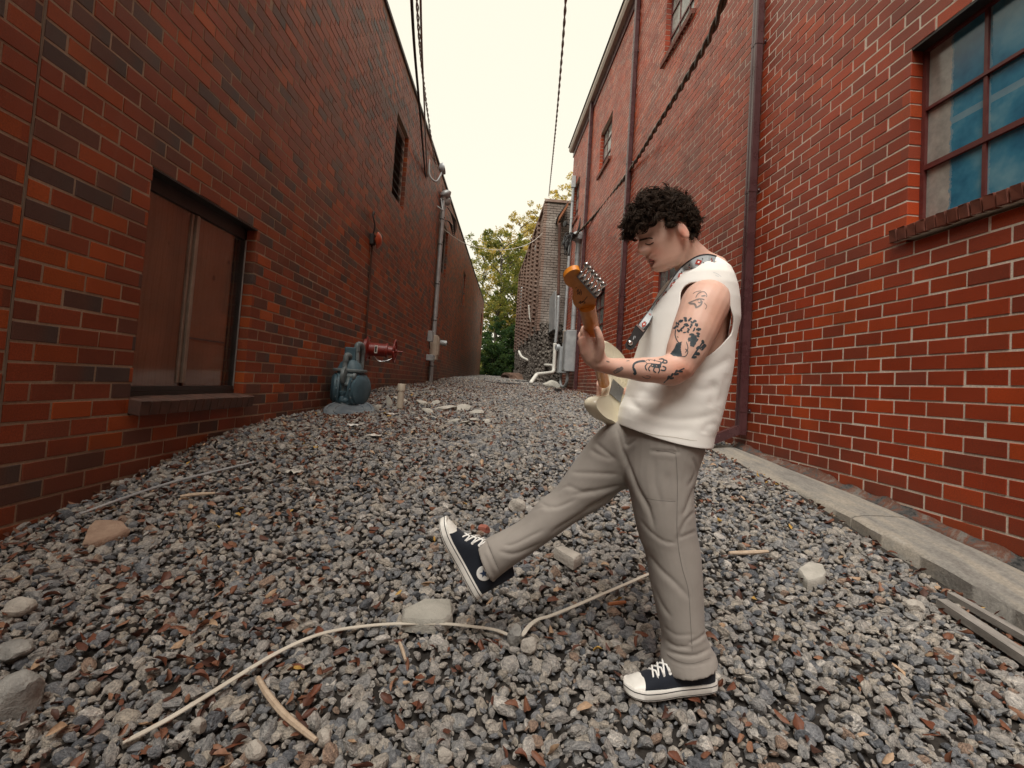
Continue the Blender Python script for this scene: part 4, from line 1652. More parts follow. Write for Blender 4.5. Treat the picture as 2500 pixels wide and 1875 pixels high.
def oldbrick_mat(name, c1, c2, c3):
    t = NT(name)
    pos = t.n("NewGeometry").outputs['Position']
    f = t.noise(pos, 1.4, 5)
    t.col(t.mix(0.55, t.ramp(f, [(0.35, c1), (0.55, c2), (0.7, c3)]), t.ramp(t.noise(pos, 40, 3, .7), [(0.3, (0.6, 0.6, 0.6)), (0.7, (1.3, 1.3, 1.3))]), 'MULTIPLY'))
    t.bump(t.noise(pos, 60, 4, 0.7), 0.6, 0.01)
    t.rough(0.88, 0.25)
    return t.m


M_OLDB = oldbrick_mat("old_brick_washed", (0.20, 0.155, 0.13), (0.28, 0.235, 0.205), (0.38, 0.335, 0.295))
M_OLDS = oldbrick_mat("old_brick_brown", (0.20, 0.125, 0.095), (0.28, 0.19, 0.15), (0.36, 0.28, 0.235))
M_OLDJ = oldbrick_mat("old_mortar_dark", (0.10, 0.085, 0.075), (0.17, 0.15, 0.13), (0.25, 0.22, 0.19))
M_RUBBLE = oldbrick_mat("rubble_stone", (0.10, 0.086, 0.074), (0.18, 0.155, 0.133), (0.27, 0.24, 0.205))


def OP(a, n, z):
    """a along the alley from the near corner, n away from the alley"""
    q = Vector((obx, oby, 0)) + OD * a + ON * n
    q.z = z
    return q


zbase = gz(1.5, 20) - .3
m = MB()
m.add([OP(a, n, z) for a in (.02, OLEN) for n in (.02, 6.0) for z in (zbase, obz)], [(0, 1, 3, 2), (4, 6, 7, 5), (0, 4, 5, 1), (2, 3, 7, 6), (0, 2, 6, 4), (1, 5, 7, 3)])
m.build("mortar", M_OLDJ, OB)
r = random.Random(12)
fb, sb, rb = MB(), MB(), MB()
h, l_ = .095, .26
zst = 2.1                                        # stone base below this
rows = int((obz - zst) / h)
for i in range(rows):
    z = zst + i * h
    off = (i % 2) * l_ / 2
    for k in range(-1, 16):                       # end wall facing the camera
        a, b = max(k * l_ + off, 0), min((k + 1) * l_ + off - .02, 3.6)
        if b - a < .05:
            continue
        p_ = r.uniform(-.006, .012)
        vs = [OP(x_, n_, z_) for x_ in (.02, -.005 - p_) for n_ in (a, b) for z_ in (z, z + h - .02)]
        fb.add(vs, [(4, 6, 7, 5), (0, 4, 5, 1), (2, 3, 7, 6), (0, 2, 6, 4), (1, 5, 7, 3)])
    for k in range(-1, int(OLEN / l_) + 1):        # long wall along the alley
        a, b = max(k * l_ + off, 0), min((k + 1) * l_ + off - .02, OLEN)
        if b - a < .05:
            continue
        pil = .10 if (((a + b) / 2) % 2.2) < .45 else 0.0
        p_ = r.uniform(-.006, .012) + pil
        vs = [OP(x_, n_, z_) for x_ in (a, b) for n_ in (.02, -.005 - p_) for z_ in (z, z + h - .02)]
        sb.add(vs, [(0, 1, 3, 2), (4, 6, 7, 5), (0, 4, 5, 1), (2, 3, 7, 6), (0, 2, 6, 4), (1, 5, 7, 3)])
o = fb.build("end_bricks", M_OLDB, OB)
o["kind"] = "stuff"
o = sb.build("side_bricks", M_OLDS, OB)
o["kind"] = "stuff"
for i in range(2400):                              # rough stone base
    s = r.uniform(.05, .13)
    z = zbase + r.random() * (zst - zbase + .35)
    if r.random() < .72:
        q = OP(r.uniform(0, OLEN), r.uniform(-.02, .01), z)
    else:
        q = OP(r.uniform(-.02, .01), r.uniform(0, 1.2), z)
    rb.box(q, (s * .5, s * 1.3, s * r.uniform(.5, .8)), Matrix.Rotation(r.uniform(-.5, .5), 3, 'X') @ Matrix.Rotation(r.uniform(-.3, .3), 3, 'Z'))
o = rb.build("stone_base", M_RUBBLE, OB)
o["kind"] = "stuff"
MB().box(OP(OLEN / 2, 3, obz + .04), (6.2, OLEN + .1, .10), Matrix.Rotation(math.atan(SR), 3, 'Z')).build("coping", M_OLDS, OB)
# corrugated panel jutting from the wall, pipes, hood
t = empty("sheet_metal_panel", OP(1.0, -.2, 2.0))
tag(t, "grey sheet-metal panel hung on the old building above the drain pipe", "panel")
m = MB()
A, B_, D_, E_ = onY(1331, 746, 20.6), onY(1355, 710, 17.6), onY(1354, 805, 17.6), onY(1327, 824, 20.6)
n = 14
top = [A.lerp(B_, k / n) for k in range(n + 1)]
bot = [E_.lerp(D_, k / n) for k in range(n + 1)]
off = lambda k: Vector((-.03 if k % 2 else .0, 0, 0))
m.loft([[q + off(k) for k, q in enumerate(top)] + [q + off(k) + Vector((.05, .0, 0)) for k, q in reversed(list(enumerate(top)))], [q + off(k) for k, q in enumerate(bot)] + [q + off(k) + Vector((.05, .0, 0)) for k, q in reversed(list(enumerate(bot)))]])
m.build("panel", M_GREY, t)
MB().tube([E_ + Vector((.0, 0, 0)), D_], .04, 6).build("bottom_rail", M_DARKFRAME, t)
pw = lambda pts, r_, mat, nm, lab, grp=None: tag(MB().tube(spline(pts, 8), r_, 12).build(nm, mat, None, smooth=180, origin=pts[-1]), lab, "pipe", grp)
M_PVC = worn("pvc_white", (0.62, 0.61, 0.55), (0.76, 0.74, 0.67), 4, 0.4)
pw([onY(1355, 838, 16.9), onY(1354, 870, 16.9), onY(1352, 900, 16.9), onY(1351, 906, 16.8), onY(1346, 910, 16.6), onY(1330, 912, 16.2), onY(1313, 914, 15.8), onY(1308, 918, 15.5), onY(1296, 935, 15.0)], .062, M_PVC, "drain_pipe", "white plastic drain pipe bending out over the gravel at the old building")
pw([onY(1364, 722, 17.0), onY(1361, 790, 17.0), onY(1356, 838, 17.0)], .055, M_GREY, "grey_leader_pipe", "grey leader pipe running down into the white drain pipe")
pw([onY(1366, 545, 17.4), onY(1365, 640, 17.4), onY(1363, 722, 17.1)], .050, M_RUST, "rusty_leader_pipe", "rusty pipe high on the end of the old building")
pw([onY(1318, 612, 22.0), onY(1314, 690, 22.0), onY(1309, 765, 22.0)], .070, M_GREY, "service_mast", "grey service mast with a bulging head on the old building")
m = MB().lathe(onY(1319, 612, 22.0), (0, 0, 1), [(-.15, .08), (-.05, .14), (.05, .26), (.20, .24), (.26, .05)], 16)
o = m.build("mast_head", M_GREY, None, smooth=60, origin=onY(1319, 612, 22.0))
tag(o, "bulging grey weatherhead on top of the service mast", "weatherhead")
pw([onY(1310, 762, 22.0), onY(1307, 830, 22.0), onY(1303, 910, 22.0)], .11, M_BLACK, "black_pipe", "black iron pipe below the grey service mast")
pw([onY(1291, 745, 23.0), onY(1293, 775, 23.0), onY(1297, 790, 23.0), onY(1303, 836, 22.6), onY(1309, 842, 22.4)], .030, M_PVC, "white_vent_pipe", "thin white pipe zigzagging down the stone base")
pw([onY(1267, 858, 25.0), onY(1275, 872, 24.0), onY(1300, 884, 22.0), onY(1322, 890, 19.8), onY(1351, 893, 17.6)], .060, M_PVC, "sagging_pipe", "pale sagging pipe along the foot of the old building")
pw([onY(1275, 700, 30.0), onY(1272, 780, 30.0), onY(1267, 850, 30.0)], .085, M_GREY, "corner_downpipe", "grey downpipe at the far corner of the old building")
# timber eave between the two buildings
t = empty("timber_eave", onY(1375, 515, 18.4))
tag(t, "orange-brown timber eave tucked between the red and the old building", "eave")
M_WOODR = worn("stained_wood", (0.26, 0.085, 0.030), (0.36, 0.13, 0.05), 6, 0.6)
e1, e2 = onY(1364, 530, 18.2), onY(1388, 492, 18.2)
m = MB().loft([[q, q + Vector((.0, 0, -.14)), q + Vector((0, .5, -.14)), q + Vector((0, .5, 0))] for q in (e1, e2)])
m.build("barge_board", M_WOODR, t)
m = MB().loft([[q + Vector((0, .02, .0)), q + Vector((0, .02, .05)), q + Vector((0, 2.5, .05)), q + Vector((0, 2.5, .0))] for q in (e1 + Vector((-.05, 0, .0)), e2)])
m.build("roof", M_ROOF, t)
# ================================================================ trees at the end of the alley
def leafy_mat(name, c1, c2, c3):
    t = NT(name)
    t.t.nodes.remove(t.b)
    pos = t.n("NewGeometry").outputs['Position']
    f = t.noise(pos, .55, 3)
    wn2 = t.n("TexWhiteNoise", noise_dimensions='3D')
    sn = t.n("VectorMath", operation='SNAP')
    sn.inputs[1].default_value = (.35, .35, .35)
    t.l(pos, sn.inputs[0])
    t.l(sn.outputs[0], wn2.inputs['Vector'])
    f2 = t.math('ADD', t.math('MULTIPLY', f, .6), t.math('MULTIPLY', wn2.outputs['Value'], .4))
    c = t.ramp(f2, [(0.25, c1), (0.5, c2), (0.75, c3)])
    df, tl = t.n("BsdfDiffuse"), t.n("BsdfTranslucent")
    t.l(c, df.inputs['Color'])
    c2_ = t.mix(1.0, c, (1.5, 1.35, 0.7), 'MULTIPLY')
    t.l(c2_, tl.inputs['Color'])
    mx = t.n("MixShader")
    mx.inputs[0].default_value = 0.6
    t.l(df.outputs[0], mx.inputs[1])
    t.l(tl.outputs[0], mx.inputs[2])
    t.l(mx.outputs[0], t.out.inputs['Surface'])
    return t.m


M_FOL = leafy_mat("foliage_green", (0.085, 0.12, 0.040), (0.18, 0.205, 0.070), (0.36, 0.32, 0.12))  # green shifted to yellow to carry some of the far glow
M_FOLD = leafy_mat("foliage_dark", (0.022, 0.048, 0.026), (0.045, 0.085, 0.042), (0.08, 0.13, 0.06))
M_FOLY = leafy_mat("foliage_glow_yellow", (0.24, 0.23, 0.080), (0.42, 0.36, 0.13), (0.60, 0.47, 0.20))  # pale yellow leaf colour stands in for low-sun glow and haze
M_BARK = worn("bark", (0.045, 0.035, 0.026), (0.09, 0.072, 0.055), 9, 0.9, 0.8, 30, 0.02)


def tree(u, vtop, y, spread, mat, label, n=9000, leaf=.13, trunk=True, dens=.5, low=.28, name="tree", seed=0, zb=None):
    r = np.random.default_rng(seed)
    base = onY(u, 938, y)
    base.z = gz(0, y) if zb is None else zb
    top = onY(u, vtop, y).z
    H = top - base.z
    t = empty(name, base)
    tag(t, label, "tree" if name == "tree" else "shrub", "trees and shrubs closing off the alley")
    cl = []
    m = MB()
    if trunk:
        tp = [base + Vector((.12 * math.sin(k * 1.7 + seed), .1 * math.cos(k * 2.1 + seed), H * .85 * k / 6)) for k in range(7)]
        m.tube(spline(tp, 3), list(np.linspace(.22, .04, 19)), 9)
    nb = 26 if trunk else 14
    for k in range(nb):
        z = base.z + H * (low + (1 - low) * (k + r.random()) / nb)
        f = (z - base.z) / H
        a = r.uniform(0, 2 * PI)
        rad = spread * (0.35 + .75 * math.sin(PI * min(max((f - low) / (1 - low), 0) * .82 + .12, 1))) * r.uniform(.55, 1.0)
        q = Vector((base.x + math.cos(a) * rad, base.y + math.sin(a) * rad * .6, z))
        if trunk:
            s = base + Vector((0, 0, max((z - base.z) - rad * .7, H * .2)))
            m.tube(spline([s, s.lerp(q, .5) + Vector((0, 0, .15)), q], 3), list(np.linspace(.07, .015, 7)), 6)
        else:
            m.tube([base + Vector((r.uniform(-.2, .2), 0, 0)), q], [.03, .01], 5)
        cl.append((q, rad * r.uniform(.32, .55) + .35))
    m.build("trunk", M_BARK, t, smooth=60)
    # leaf-sized faces spread through many clumps
    per = n // len(cl)
    V, Fc = [], []
    for q, s in cl:
        sub = [(r.normal(0, s * .5, 3), s * r.uniform(.25, .5)) for _ in range(7)]
        for k in range(per):
            o_, w = sub[int(r.integers(0, 7))]
            d = r.normal(0, 1, 3)
            d *= w * r.random() ** .45 / np.linalg.norm(d)
            c = np.array(q) + o_ + d * np.array([1, 1, .75])
            a = r.normal(0, 1, 3)
            a /= np.linalg.norm(a)
            b = np.cross(a, r.normal(0, 1, 3))
            b /= np.linalg.norm(b)
            L = leaf * r.uniform(.6, 1.3)
            i0 = len(V)
            V += [tuple(c - a * L), tuple(c + b * L * .45), tuple(c + a * L), tuple(c - b * L * .45)]
            Fc.append((i0, i0 + 1, i0 + 2, i0 + 3))
    me = bpy.data.meshes.new("crown")
    me.from_pydata([tuple(Vector(v_) - base) for v_ in V], [], Fc)
    me.materials.append(mat)
    link(bpy.data.objects.new("crown", me), t)


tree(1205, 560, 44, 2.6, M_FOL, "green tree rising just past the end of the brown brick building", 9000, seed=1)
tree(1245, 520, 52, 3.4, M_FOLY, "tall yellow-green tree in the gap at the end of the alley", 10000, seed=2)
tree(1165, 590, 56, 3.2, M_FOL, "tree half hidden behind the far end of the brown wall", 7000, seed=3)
tree(1300, 500, 58, 3.4, M_FOLY, "tree tinted with sunset glow behind the roof edge of the old building", 9000, seed=4)
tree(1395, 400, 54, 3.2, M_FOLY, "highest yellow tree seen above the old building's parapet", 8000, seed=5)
tree(1345, 470, 62, 3.0, M_FOLY, "tree tinted as if sunlit between the old building and the sky", 8000, seed=6)
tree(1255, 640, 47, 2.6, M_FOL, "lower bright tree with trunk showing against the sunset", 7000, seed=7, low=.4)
for k, (u, v, y, s, n) in enumerate([(1192, 800, 39, 1.5, 6000), (1228, 790, 40, 1.6, 7000), (1262, 812, 41, 1.4, 6000), (1210, 840, 37.5, 1.1, 5000), (1248, 858, 36.5, 1.0, 5000)]):
    lab = ["dark shrub against the end of the brown wall", "dense dark shrub in the middle of the alley's end", "dark shrub beside the old building's far corner", "low dark bush in front of the end-wall shrub", "low green bush at the right of the alley's end"][k]
    tree(u, v, y, s, M_FOLD, lab, n, .10, False, low=.05, name="shrub", seed=20 + k)
# far wood that closes the horizon
r = np.random.default_rng(5)
V, Fc = [], []
for k in range(14000):
    x = r.uniform(-45, 45)
    y = r.uniform(75, 92)
    h = 3.4 + 1.5 * mnoise.noise(Vector((x * .12, y * .1, 0)))
    c = np.array([x, y, 1.0 + h * r.random() ** .8])
    a = r.normal(0, 1, 3); a /= np.linalg.norm(a)
    b = np.cross(a, r.normal(0, 1, 3)); b /= np.linalg.norm(b)
    L = .42 * r.uniform(.6, 1.4)
    i0 = len(V)
    V += [tuple(c - a * L), tuple(c + b * L * .5), tuple(c + a * L), tuple(c - b * L * .5)]
    Fc.append((i0, i0 + 1, i0 + 2, i0 + 3))
me = bpy.data.meshes.new("far_wood")
me.from_pydata(V, [], Fc)
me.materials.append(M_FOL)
o = bpy.data.objects.new("far_wood", me)
tag(o, "far-off wood beyond the end of the alley", kind="stuff")
link(o)
# ================================================================ the guitarist
YC = 1.64
PX = YC / F                      # metres per photo pixel at the figure


def skin_mat():
    t = NT("skin")
    at = t.n("Attribute", attribute_name="tint")
    pos = t.n("NewGeometry").outputs['Position']
    n1 = t.noise(pos, 22, 4, .6)
    n2 = t.noise(pos, 140, 3, .6)
    base = t.ramp(n1, [(0.3, (0.66, 0.405, 0.31)), (0.7, (0.74, 0.475, 0.375))])
    base = t.mix(1.0, base, at.outputs['Color'], 'MULTIPLY')
    t.col(base)
    t.b.inputs['Subsurface Weight'].default_value = 0.10
    t.b.inputs['Subsurface Radius'].default_value = (0.012, 0.004, 0.002)
    t.b.inputs['Subsurface Scale'].default_value = 0.6
    t.bump(n2, 0.12, 0.002)
    t.rough(0.50, 0.4)
    return t.m


M_SKIN = skin_mat()


def remesh(mb_list, voxel, smooth=6, name="tmp", fac=0.5):
    m = MB()
    for q in mb_list:
        m.add(q.v, q.f)
    me = bpy.data.meshes.new(name)
    me.from_pydata([tuple(q) for q in m.v], [], m.f)
    bm = bmesh.new()
    bm.from_mesh(me)
    bmesh.ops.recalc_face_normals(bm, faces=bm.faces)
    bm.to_mesh(me)
    bm.free()
    o = bpy.data.objects.new(name, me)
    COL.objects.link(o)
    md = o.modifiers.new("r", 'REMESH')
    md.mode = 'VOXEL'
    md.voxel_size = voxel
    md = o.modifiers.new("s", 'SMOOTH')
    md.iterations = smooth
    md.factor = fac
    dg = bpy.context.evaluated_depsgraph_get()
    dg.update()
    out = bpy.data.meshes.new_from_object(o.evaluated_get(dg))
    bpy.data.objects.remove(o)
    out.shade_smooth()
    return out


def sring(c, ux, uy, a, b, n=28, p=2.0):
    out = []
    for k in range(n):
        t = 2 * PI * k / n
        ca, sa = math.cos(t), math.sin(t)
        out.append(c + ux * (math.copysign(abs(ca) ** (2 / p), ca) * a) + uy * (math.copysign(abs(sa) ** (2 / p), sa) * b))
    return out


EX, EY, EZ = Vector((1, 0, 0)), Vector((0, 1, 0)), Vector((0, 0, 1))


def limb(pts, radii, seg=20, flat=1.0):
    """pts: (u, v, y) control points, radii in metres; rounded ends"""
    P = [onY(*q) for q in pts]
    path = spline(P, 6)
    rr = []
    for i in range(len(radii) - 1):
        for k in range(6):
            t = k / 6
            t = t * t * (3 - 2 * t)
            rr.append(radii[i] * (1 - t) + radii[i + 1] * t)
    rr.append(radii[-1])
    # rounded caps
    d0 = (path[0] - path[1]).normalized()
    d1 = (path[-1] - path[-2]).normalized()
    pre = [(path[0] + d0 * rr[0] * s, rr[0] * c) for s, c in ((.95, .3), (.7, .7), (.35, .93))]
    post = [(path[-1] + d1 * rr[-1] * s, rr[-1] * c) for s, c in ((.35, .93), (.7, .7), (.95, .3))]
    path = [q for q, _ in pre] + path + [q for q, _ in post]
    rr = [q for _, q in pre] + rr + [q for _, q in post]
    m = MB()
    m.tube(path, rr, seg, flat=flat)
    return m


# ---------------------------------------------------------------- head (own frame: +x face, +y left cheek, +z crown)
HS = 0.93
HC = onY(1621, 571, 1.585)
_f = Vector((-math.cos(math.radians(24)), 0, -math.sin(math.radians(24))))
_f = Matrix.Rotation(math.radians(14), 3, 'Z') @ _f           # turned a little towards the camera
_f.normalize()
_l = Vector((0, -1, 0))
_l = (_l - _f * _l.dot(_f)).normalized()
_u = _f.cross(_l)
_u = _u if _u.z > 0 else -_u
HM = Matrix((_f, _l, _u)).transposed()


def HW(x, y, z):
    return HC + HM @ Vector((x, y, z)) * HS


def head_mesh():
    # z, front x, back x, half width
    prof = [(-.122, .052, .010, .020), (-.116, .074, -.012, .036), (-.104, .086, -.030, .047), (-.090, .088, -.045, .055), (-.075, .086, -.058, .0605),
            (-.055, .088, -.072, .066), (-.035, .090, -.084, .070), (-.012, .089, -.093, .0735), (.010, .087, -.099, .0755), (.030, .092, -.103, .077),
            (.050, .093, -.104, .0775), (.070, .088, -.100, .076), (.090, .078, -.091, .071), (.108, .060, -.076, .060), (.120, .038, -.055, .043), (.127, .014, -.030, .022)]
    zz = np.array([q[0] for q in prof])
    rings = []
    N = 72
    zs = np.linspace(-.122, .127, 110)
    for z in zs:
        xf = float(np.interp(z, zz, [q[1] for q in prof]))
        xb = float(np.interp(z, zz, [q[2] for q in prof]))
        w = float(np.interp(z, zz, [q[3] for q in prof]))
        cx, a = (xf + xb) / 2, (xf - xb) / 2
        ring = []
        for k in range(N):
            t = 2 * PI * k / N
            ca, sa = math.cos(t), math.sin(t)
            e = 2.25
            x = cx + math.copysign(abs(ca) ** (2 / e), ca) * a
            y = math.copysign(abs(sa) ** (2 / e), sa) * w
            if ca > 0 and z < -.03:                      # narrower towards the chin
                y *= 1 - .22 * ca * min(1, (-.03 - z) / .08)
            if ca > 0:
                g = lambda py, pz, sy, sz: math.exp(-((abs(y) - py) / sy) ** 2 - ((z - pz) / sz) ** 2)
                # brow ridge, eye sockets, cheekbones, nose, lips, chin
                x += .005 * g(.025, .026, .022, .009)
                x -= .013 * g(.031, .004, .014, .011)
                x += .0055 * g(.031, .002, .010, .006)
                x += .004 * g(.045, -.022, .018, .014)
                nz_ = np.interp(z, [-.052, -.044, -.036, -.028, -.010, .006, .016, .024], [0, .014, .029, .031, .022, .013, .006, 0])
                nw = np.interp(z, [-.05, -.036, -.02, .02], [.017, .0165, .011, .008])
                x += float(nz_) * math.exp(-(y / float(nw)) ** 2)
                x += .006 * g(.014, -.040, .008, .008)
                x -= .004 * g(0, -.052, .020, .004)
                x += .0075 * g(0, -.062, .020, .0055)
                x -= .004 * g(0, -.0685, .022, .0025)
                x += .0080 * g(0, -.075, .018, .0055)
                x -= .0055 * g(0, -.086, .022, .005)
                x += .0060 * g(0, -.104, .020, .011)
            ring.append(HW(x, y, z))
        rings.append(ring)
    m = MB().loft(rings)
    ears = []
    for s in (-1, 1):
        e = MB()
        rr = []
        for k, (t, ra, rb) in enumerate(((0, .020, .012), (.010, .026, .016), (.016, .031, .0185), (.021, .030, .017), (.024, .022, .011))):
            c = Vector((-.006 - t * .35, s * (.068 + t), -.027))
            rr.append([HW(*(c + Vector((math.cos(a) * rb * .95 + .004 * math.sin(a), 0, math.sin(a) * ra + .10 * 0)))) for a in [2 * PI * q / 16 for q in range(16)]])
        e.loft(rr)
        ears.append(e)
    return [m] + ears


body_parts = head_mesh()
# neck
body_parts.append(limb([(1725, 672, 1.635), (1692, 640, 1.625), (1668, 612, 1.60), (1655, 590, 1.59)], [.075, .058, .053, .055]))
# trunk under the shirt
SH = {  # v: (front u, back u, half depth)
    640: (1672, 1742, .085), 656: (1655, 1762, .125), 672: (1640, 1775, .158), 690: (1620, 1784, .176), 712: (1604, 1793, .184), 740: (1590, 1799, .186), 780: (1574, 1802, .184), 830: (1559, 1792, .178),
    880: (1544, 1789, .172), 930: (1530, 1780, .168), 980: (1520, 1766, .166), 1010: (1508, 1757, .168), 1040: (1503, 1742, .170), 1062: (1502, 1737, .172)}
# the photographed outline belongs to a solid with depth: pull the outline in to where its middle plane lies
for _v, (_a, _b, _d2) in list(SH.items()):
    _k = .42 * _d2 / YC
    SH[_v] = (CX + (_a - CX) * (1 + _k), CX + (_b - CX) * (1 - _k * .72), _d2)
tr = MB()
rings = []
for v in (640, 656, 672, 690, 712, 740, 780, 830, 880, 930, 980, 1040):
    a, b, dd = SH[v]
    rings.append(sring(onY((a + b) / 2, v, YC), EX, EY, max((b - a) / 2 * PX - .022, .02), max(dd - .028, .03), 32, 2.3))
tr.loft(rings)
body_parts.append(tr)
# near arm with muscle bulges
body_parts.append(limb([(1738, 722, 1.50), (1722, 742, 1.475), (1700, 795, 1.455), (1678, 850, 1.445), (1660, 893, 1.435)], [.056, .069, .064, .057, .045]))
body_parts.append(limb([(1662, 888, 1.435), (1628, 902, 1.425), (1580, 903, 1.405), (1525, 899, 1.385), (1484, 893, 1.365), (1462, 886, 1.352)], [.043, .0405, .0355, .0275, .0225, .0235]))
body_parts.append(limb([(1668, 905, 1.44), (1640, 917, 1.43), (1600, 918, 1.42)], [.026, .030, .020]))


def finger(pts, r0, r1):
    n = len(pts)
    return limb(pts, [r0 + (r1 - r0) * k / (n - 1) for k in range(n)], 12)


# fretting hand: palm, thumb on the back of the neck, fingers wrapped round to the strings
palm = MB()
pr = []
for (u, v, y, a, b, rot) in ((1474, 889, 1.358, .021, .017, -50), (1462, 884, 1.350, .026, .018, -45), (1452, 872, 1.342, .031, .018, -35), (1445, 856, 1.338, .033, .0175, -25), (1441, 838, 1.338, .032, .016, -12), (1437, 824, 1.340, .028, .014, -5)):
    r3 = Matrix.Rotation(math.radians(rot), 3, 'Y')
    ux = (r3 @ EX)
    pr.append(sring(onY(u, v, y), ux, EY, a, b, 20, 2.3))
palm.loft(pr)
body_parts.append(palm)
body_parts.append(finger([(1458, 874, 1.335), (1465, 850, 1.318), (1464, 826, 1.306), (1457, 804, 1.304)], .0150, .0090))
for k, (kn, a, b, c) in enumerate([((1432, 826, 1.338), (1425, 808, 1.345), (1432, 798, 1.362), (1447, 800, 1.372)),
                                   ((1428, 836, 1.350), (1419, 822, 1.362), (1425, 811, 1.380), (1442, 813, 1.388)),
                                   ((1426, 848, 1.362), (1418, 837, 1.376), (1424, 827, 1.394), (1443, 829, 1.402)),
                                   ((1428, 860, 1.372), (1421, 852, 1.386), (1427, 844, 1.402), (1445, 846, 1.410))]):
    body_parts.append(finger([kn, a, b, c], .0108, .0080))
# far arm and strumming hand behind the guitar
body_parts.append(limb([(1715, 725, 1.80), (1722, 800, 1.84), (1705, 880, 1.86)], [.062, .055, .043]))
body_parts.append(limb([(1705, 880, 1.86), (1620, 930, 1.80), (1530, 955, 1.73), (1500, 955, 1.70)], [.042, .036, .026, .026]))
for k in range(4):
    body_parts.append(finger([(1500, 950 + 9 * k, 1.70), (1478, 938 + 9 * k, 1.68), (1464, 932 + 9 * k, 1.665), (1462, 941 + 9 * k, 1.650)], .0105, .0085))
# legs inside the trousers, down to the ankles
body_parts.append(limb([(1622, 1060, YC - .03), (1618, 1180, YC - .05), (1638, 1340, YC - .06), (1664, 1500, YC - .06), (1688, 1625, YC - .06), (1685, 1655, YC - .06)], [.095, .070, .048, .042, .032, .032]))
body_parts.append(limb([(1600, 1060, YC + .06), (1520, 1130, YC + .08), (1350, 1257, YC + .09), (1246, 1342, YC + .09), (1190, 1372, YC + .09), (1168, 1380, YC + .09)], [.090, .068, .044, .038, .026, .024]))
bm_me = remesh(body_parts, 0.0036, 3, "person_body", .5)

PERSON = empty("person", Vector((onY(1640, 1690, YC - .05).x, YC, gz(.5, YC))))
tag(PERSON, "guitarist in white sleeveless shirt and grey trousers kicking one leg forward", "person")
PINV = PERSON.matrix_world.inverted()


def tint_mesh(me, blobs, base=(1, 1, 1)):
    n = len(me.vertices)
    co = np.empty(n * 3)
    me.vertices.foreach_get("co", co)
    co = co.reshape(-1, 3)
    cam_co = co @ np.array(RW)           # rows: world -> camera
    u = CX + F * cam_co[:, 0] / -cam_co[:, 2]
    v = CY - F * cam_co[:, 1] / -cam_co[:, 2]
    col = np.ones((n, 4))
    col[:, :3] = base
    for (bu, bv, su, sv, c, k) in blobs:
        w = k * np.exp(-((u - bu) / su) ** 2 - ((v - bv) / sv) ** 2)
        w = np.clip(w, 0, 1)[:, None]
        col[:, :3] = col[:, :3] * (1 - w) + col[:, :3] * np.array(c) * w
    at = me.color_attributes.new("tint", 'FLOAT_COLOR', 'POINT')
    at.data.foreach_set("color", col.astype(np.float32).ravel())


RD = (1.05, .72, .62)
tint_mesh(bm_me, [(1666, 570, 13, 20, (1.1, .70, .62), .8), (1664, 570, 5, 9, (.55, .45, .42), .8), (1586, 592, 13, 7, (.80, .70, .68), .6), (1600, 615, 18, 14, (1.06, .80, .74), .7), (1558, 615, 8, 8, (1.08, .78, .70), .7),
                  (1590, 640, 9, 6, (.80, .42, .42), .9), (1615, 648, 28, 14, (.82, .80, .80), .45), (1590, 655, 12, 8, (.82, .80, .80), .4), (1577, 631, 10, 4, (.85, .80, .80), .4),
                  (1668, 905, 30, 22, RD, .8), (1600, 925, 60, 14, RD, .5), (1470, 905, 30, 12, RD, .6), (1425, 830, 14, 30, RD, .5), (1760, 790, 26, 50, (1.02, .80, .70), .6), (1456, 806, 8, 10, RD, .4)])
bm_me.materials.append(M_SKIN)
body = bpy.data.objects.new("body", bm_me)
bm_me.transform(PINV)
link(body, PERSON)
bpy.context.view_layer.update()


def bvh_of(me, M):
    vs = [M @ v.co for v in me.vertices]
    return BVHTree.FromPolygons(vs, [tuple(p.vertices) for p in me.polygons])


BV_BODY = bvh_of(bm_me, PERSON.matrix_world)


def hit(bv, u, v, lift):
    r = ray(u, v).normalized()
    loc, nor, idx, dist = bv.ray_cast(Vector((0, 0, 0)), r, 60)
    if loc is None:
        return None
    return loc - r * lift


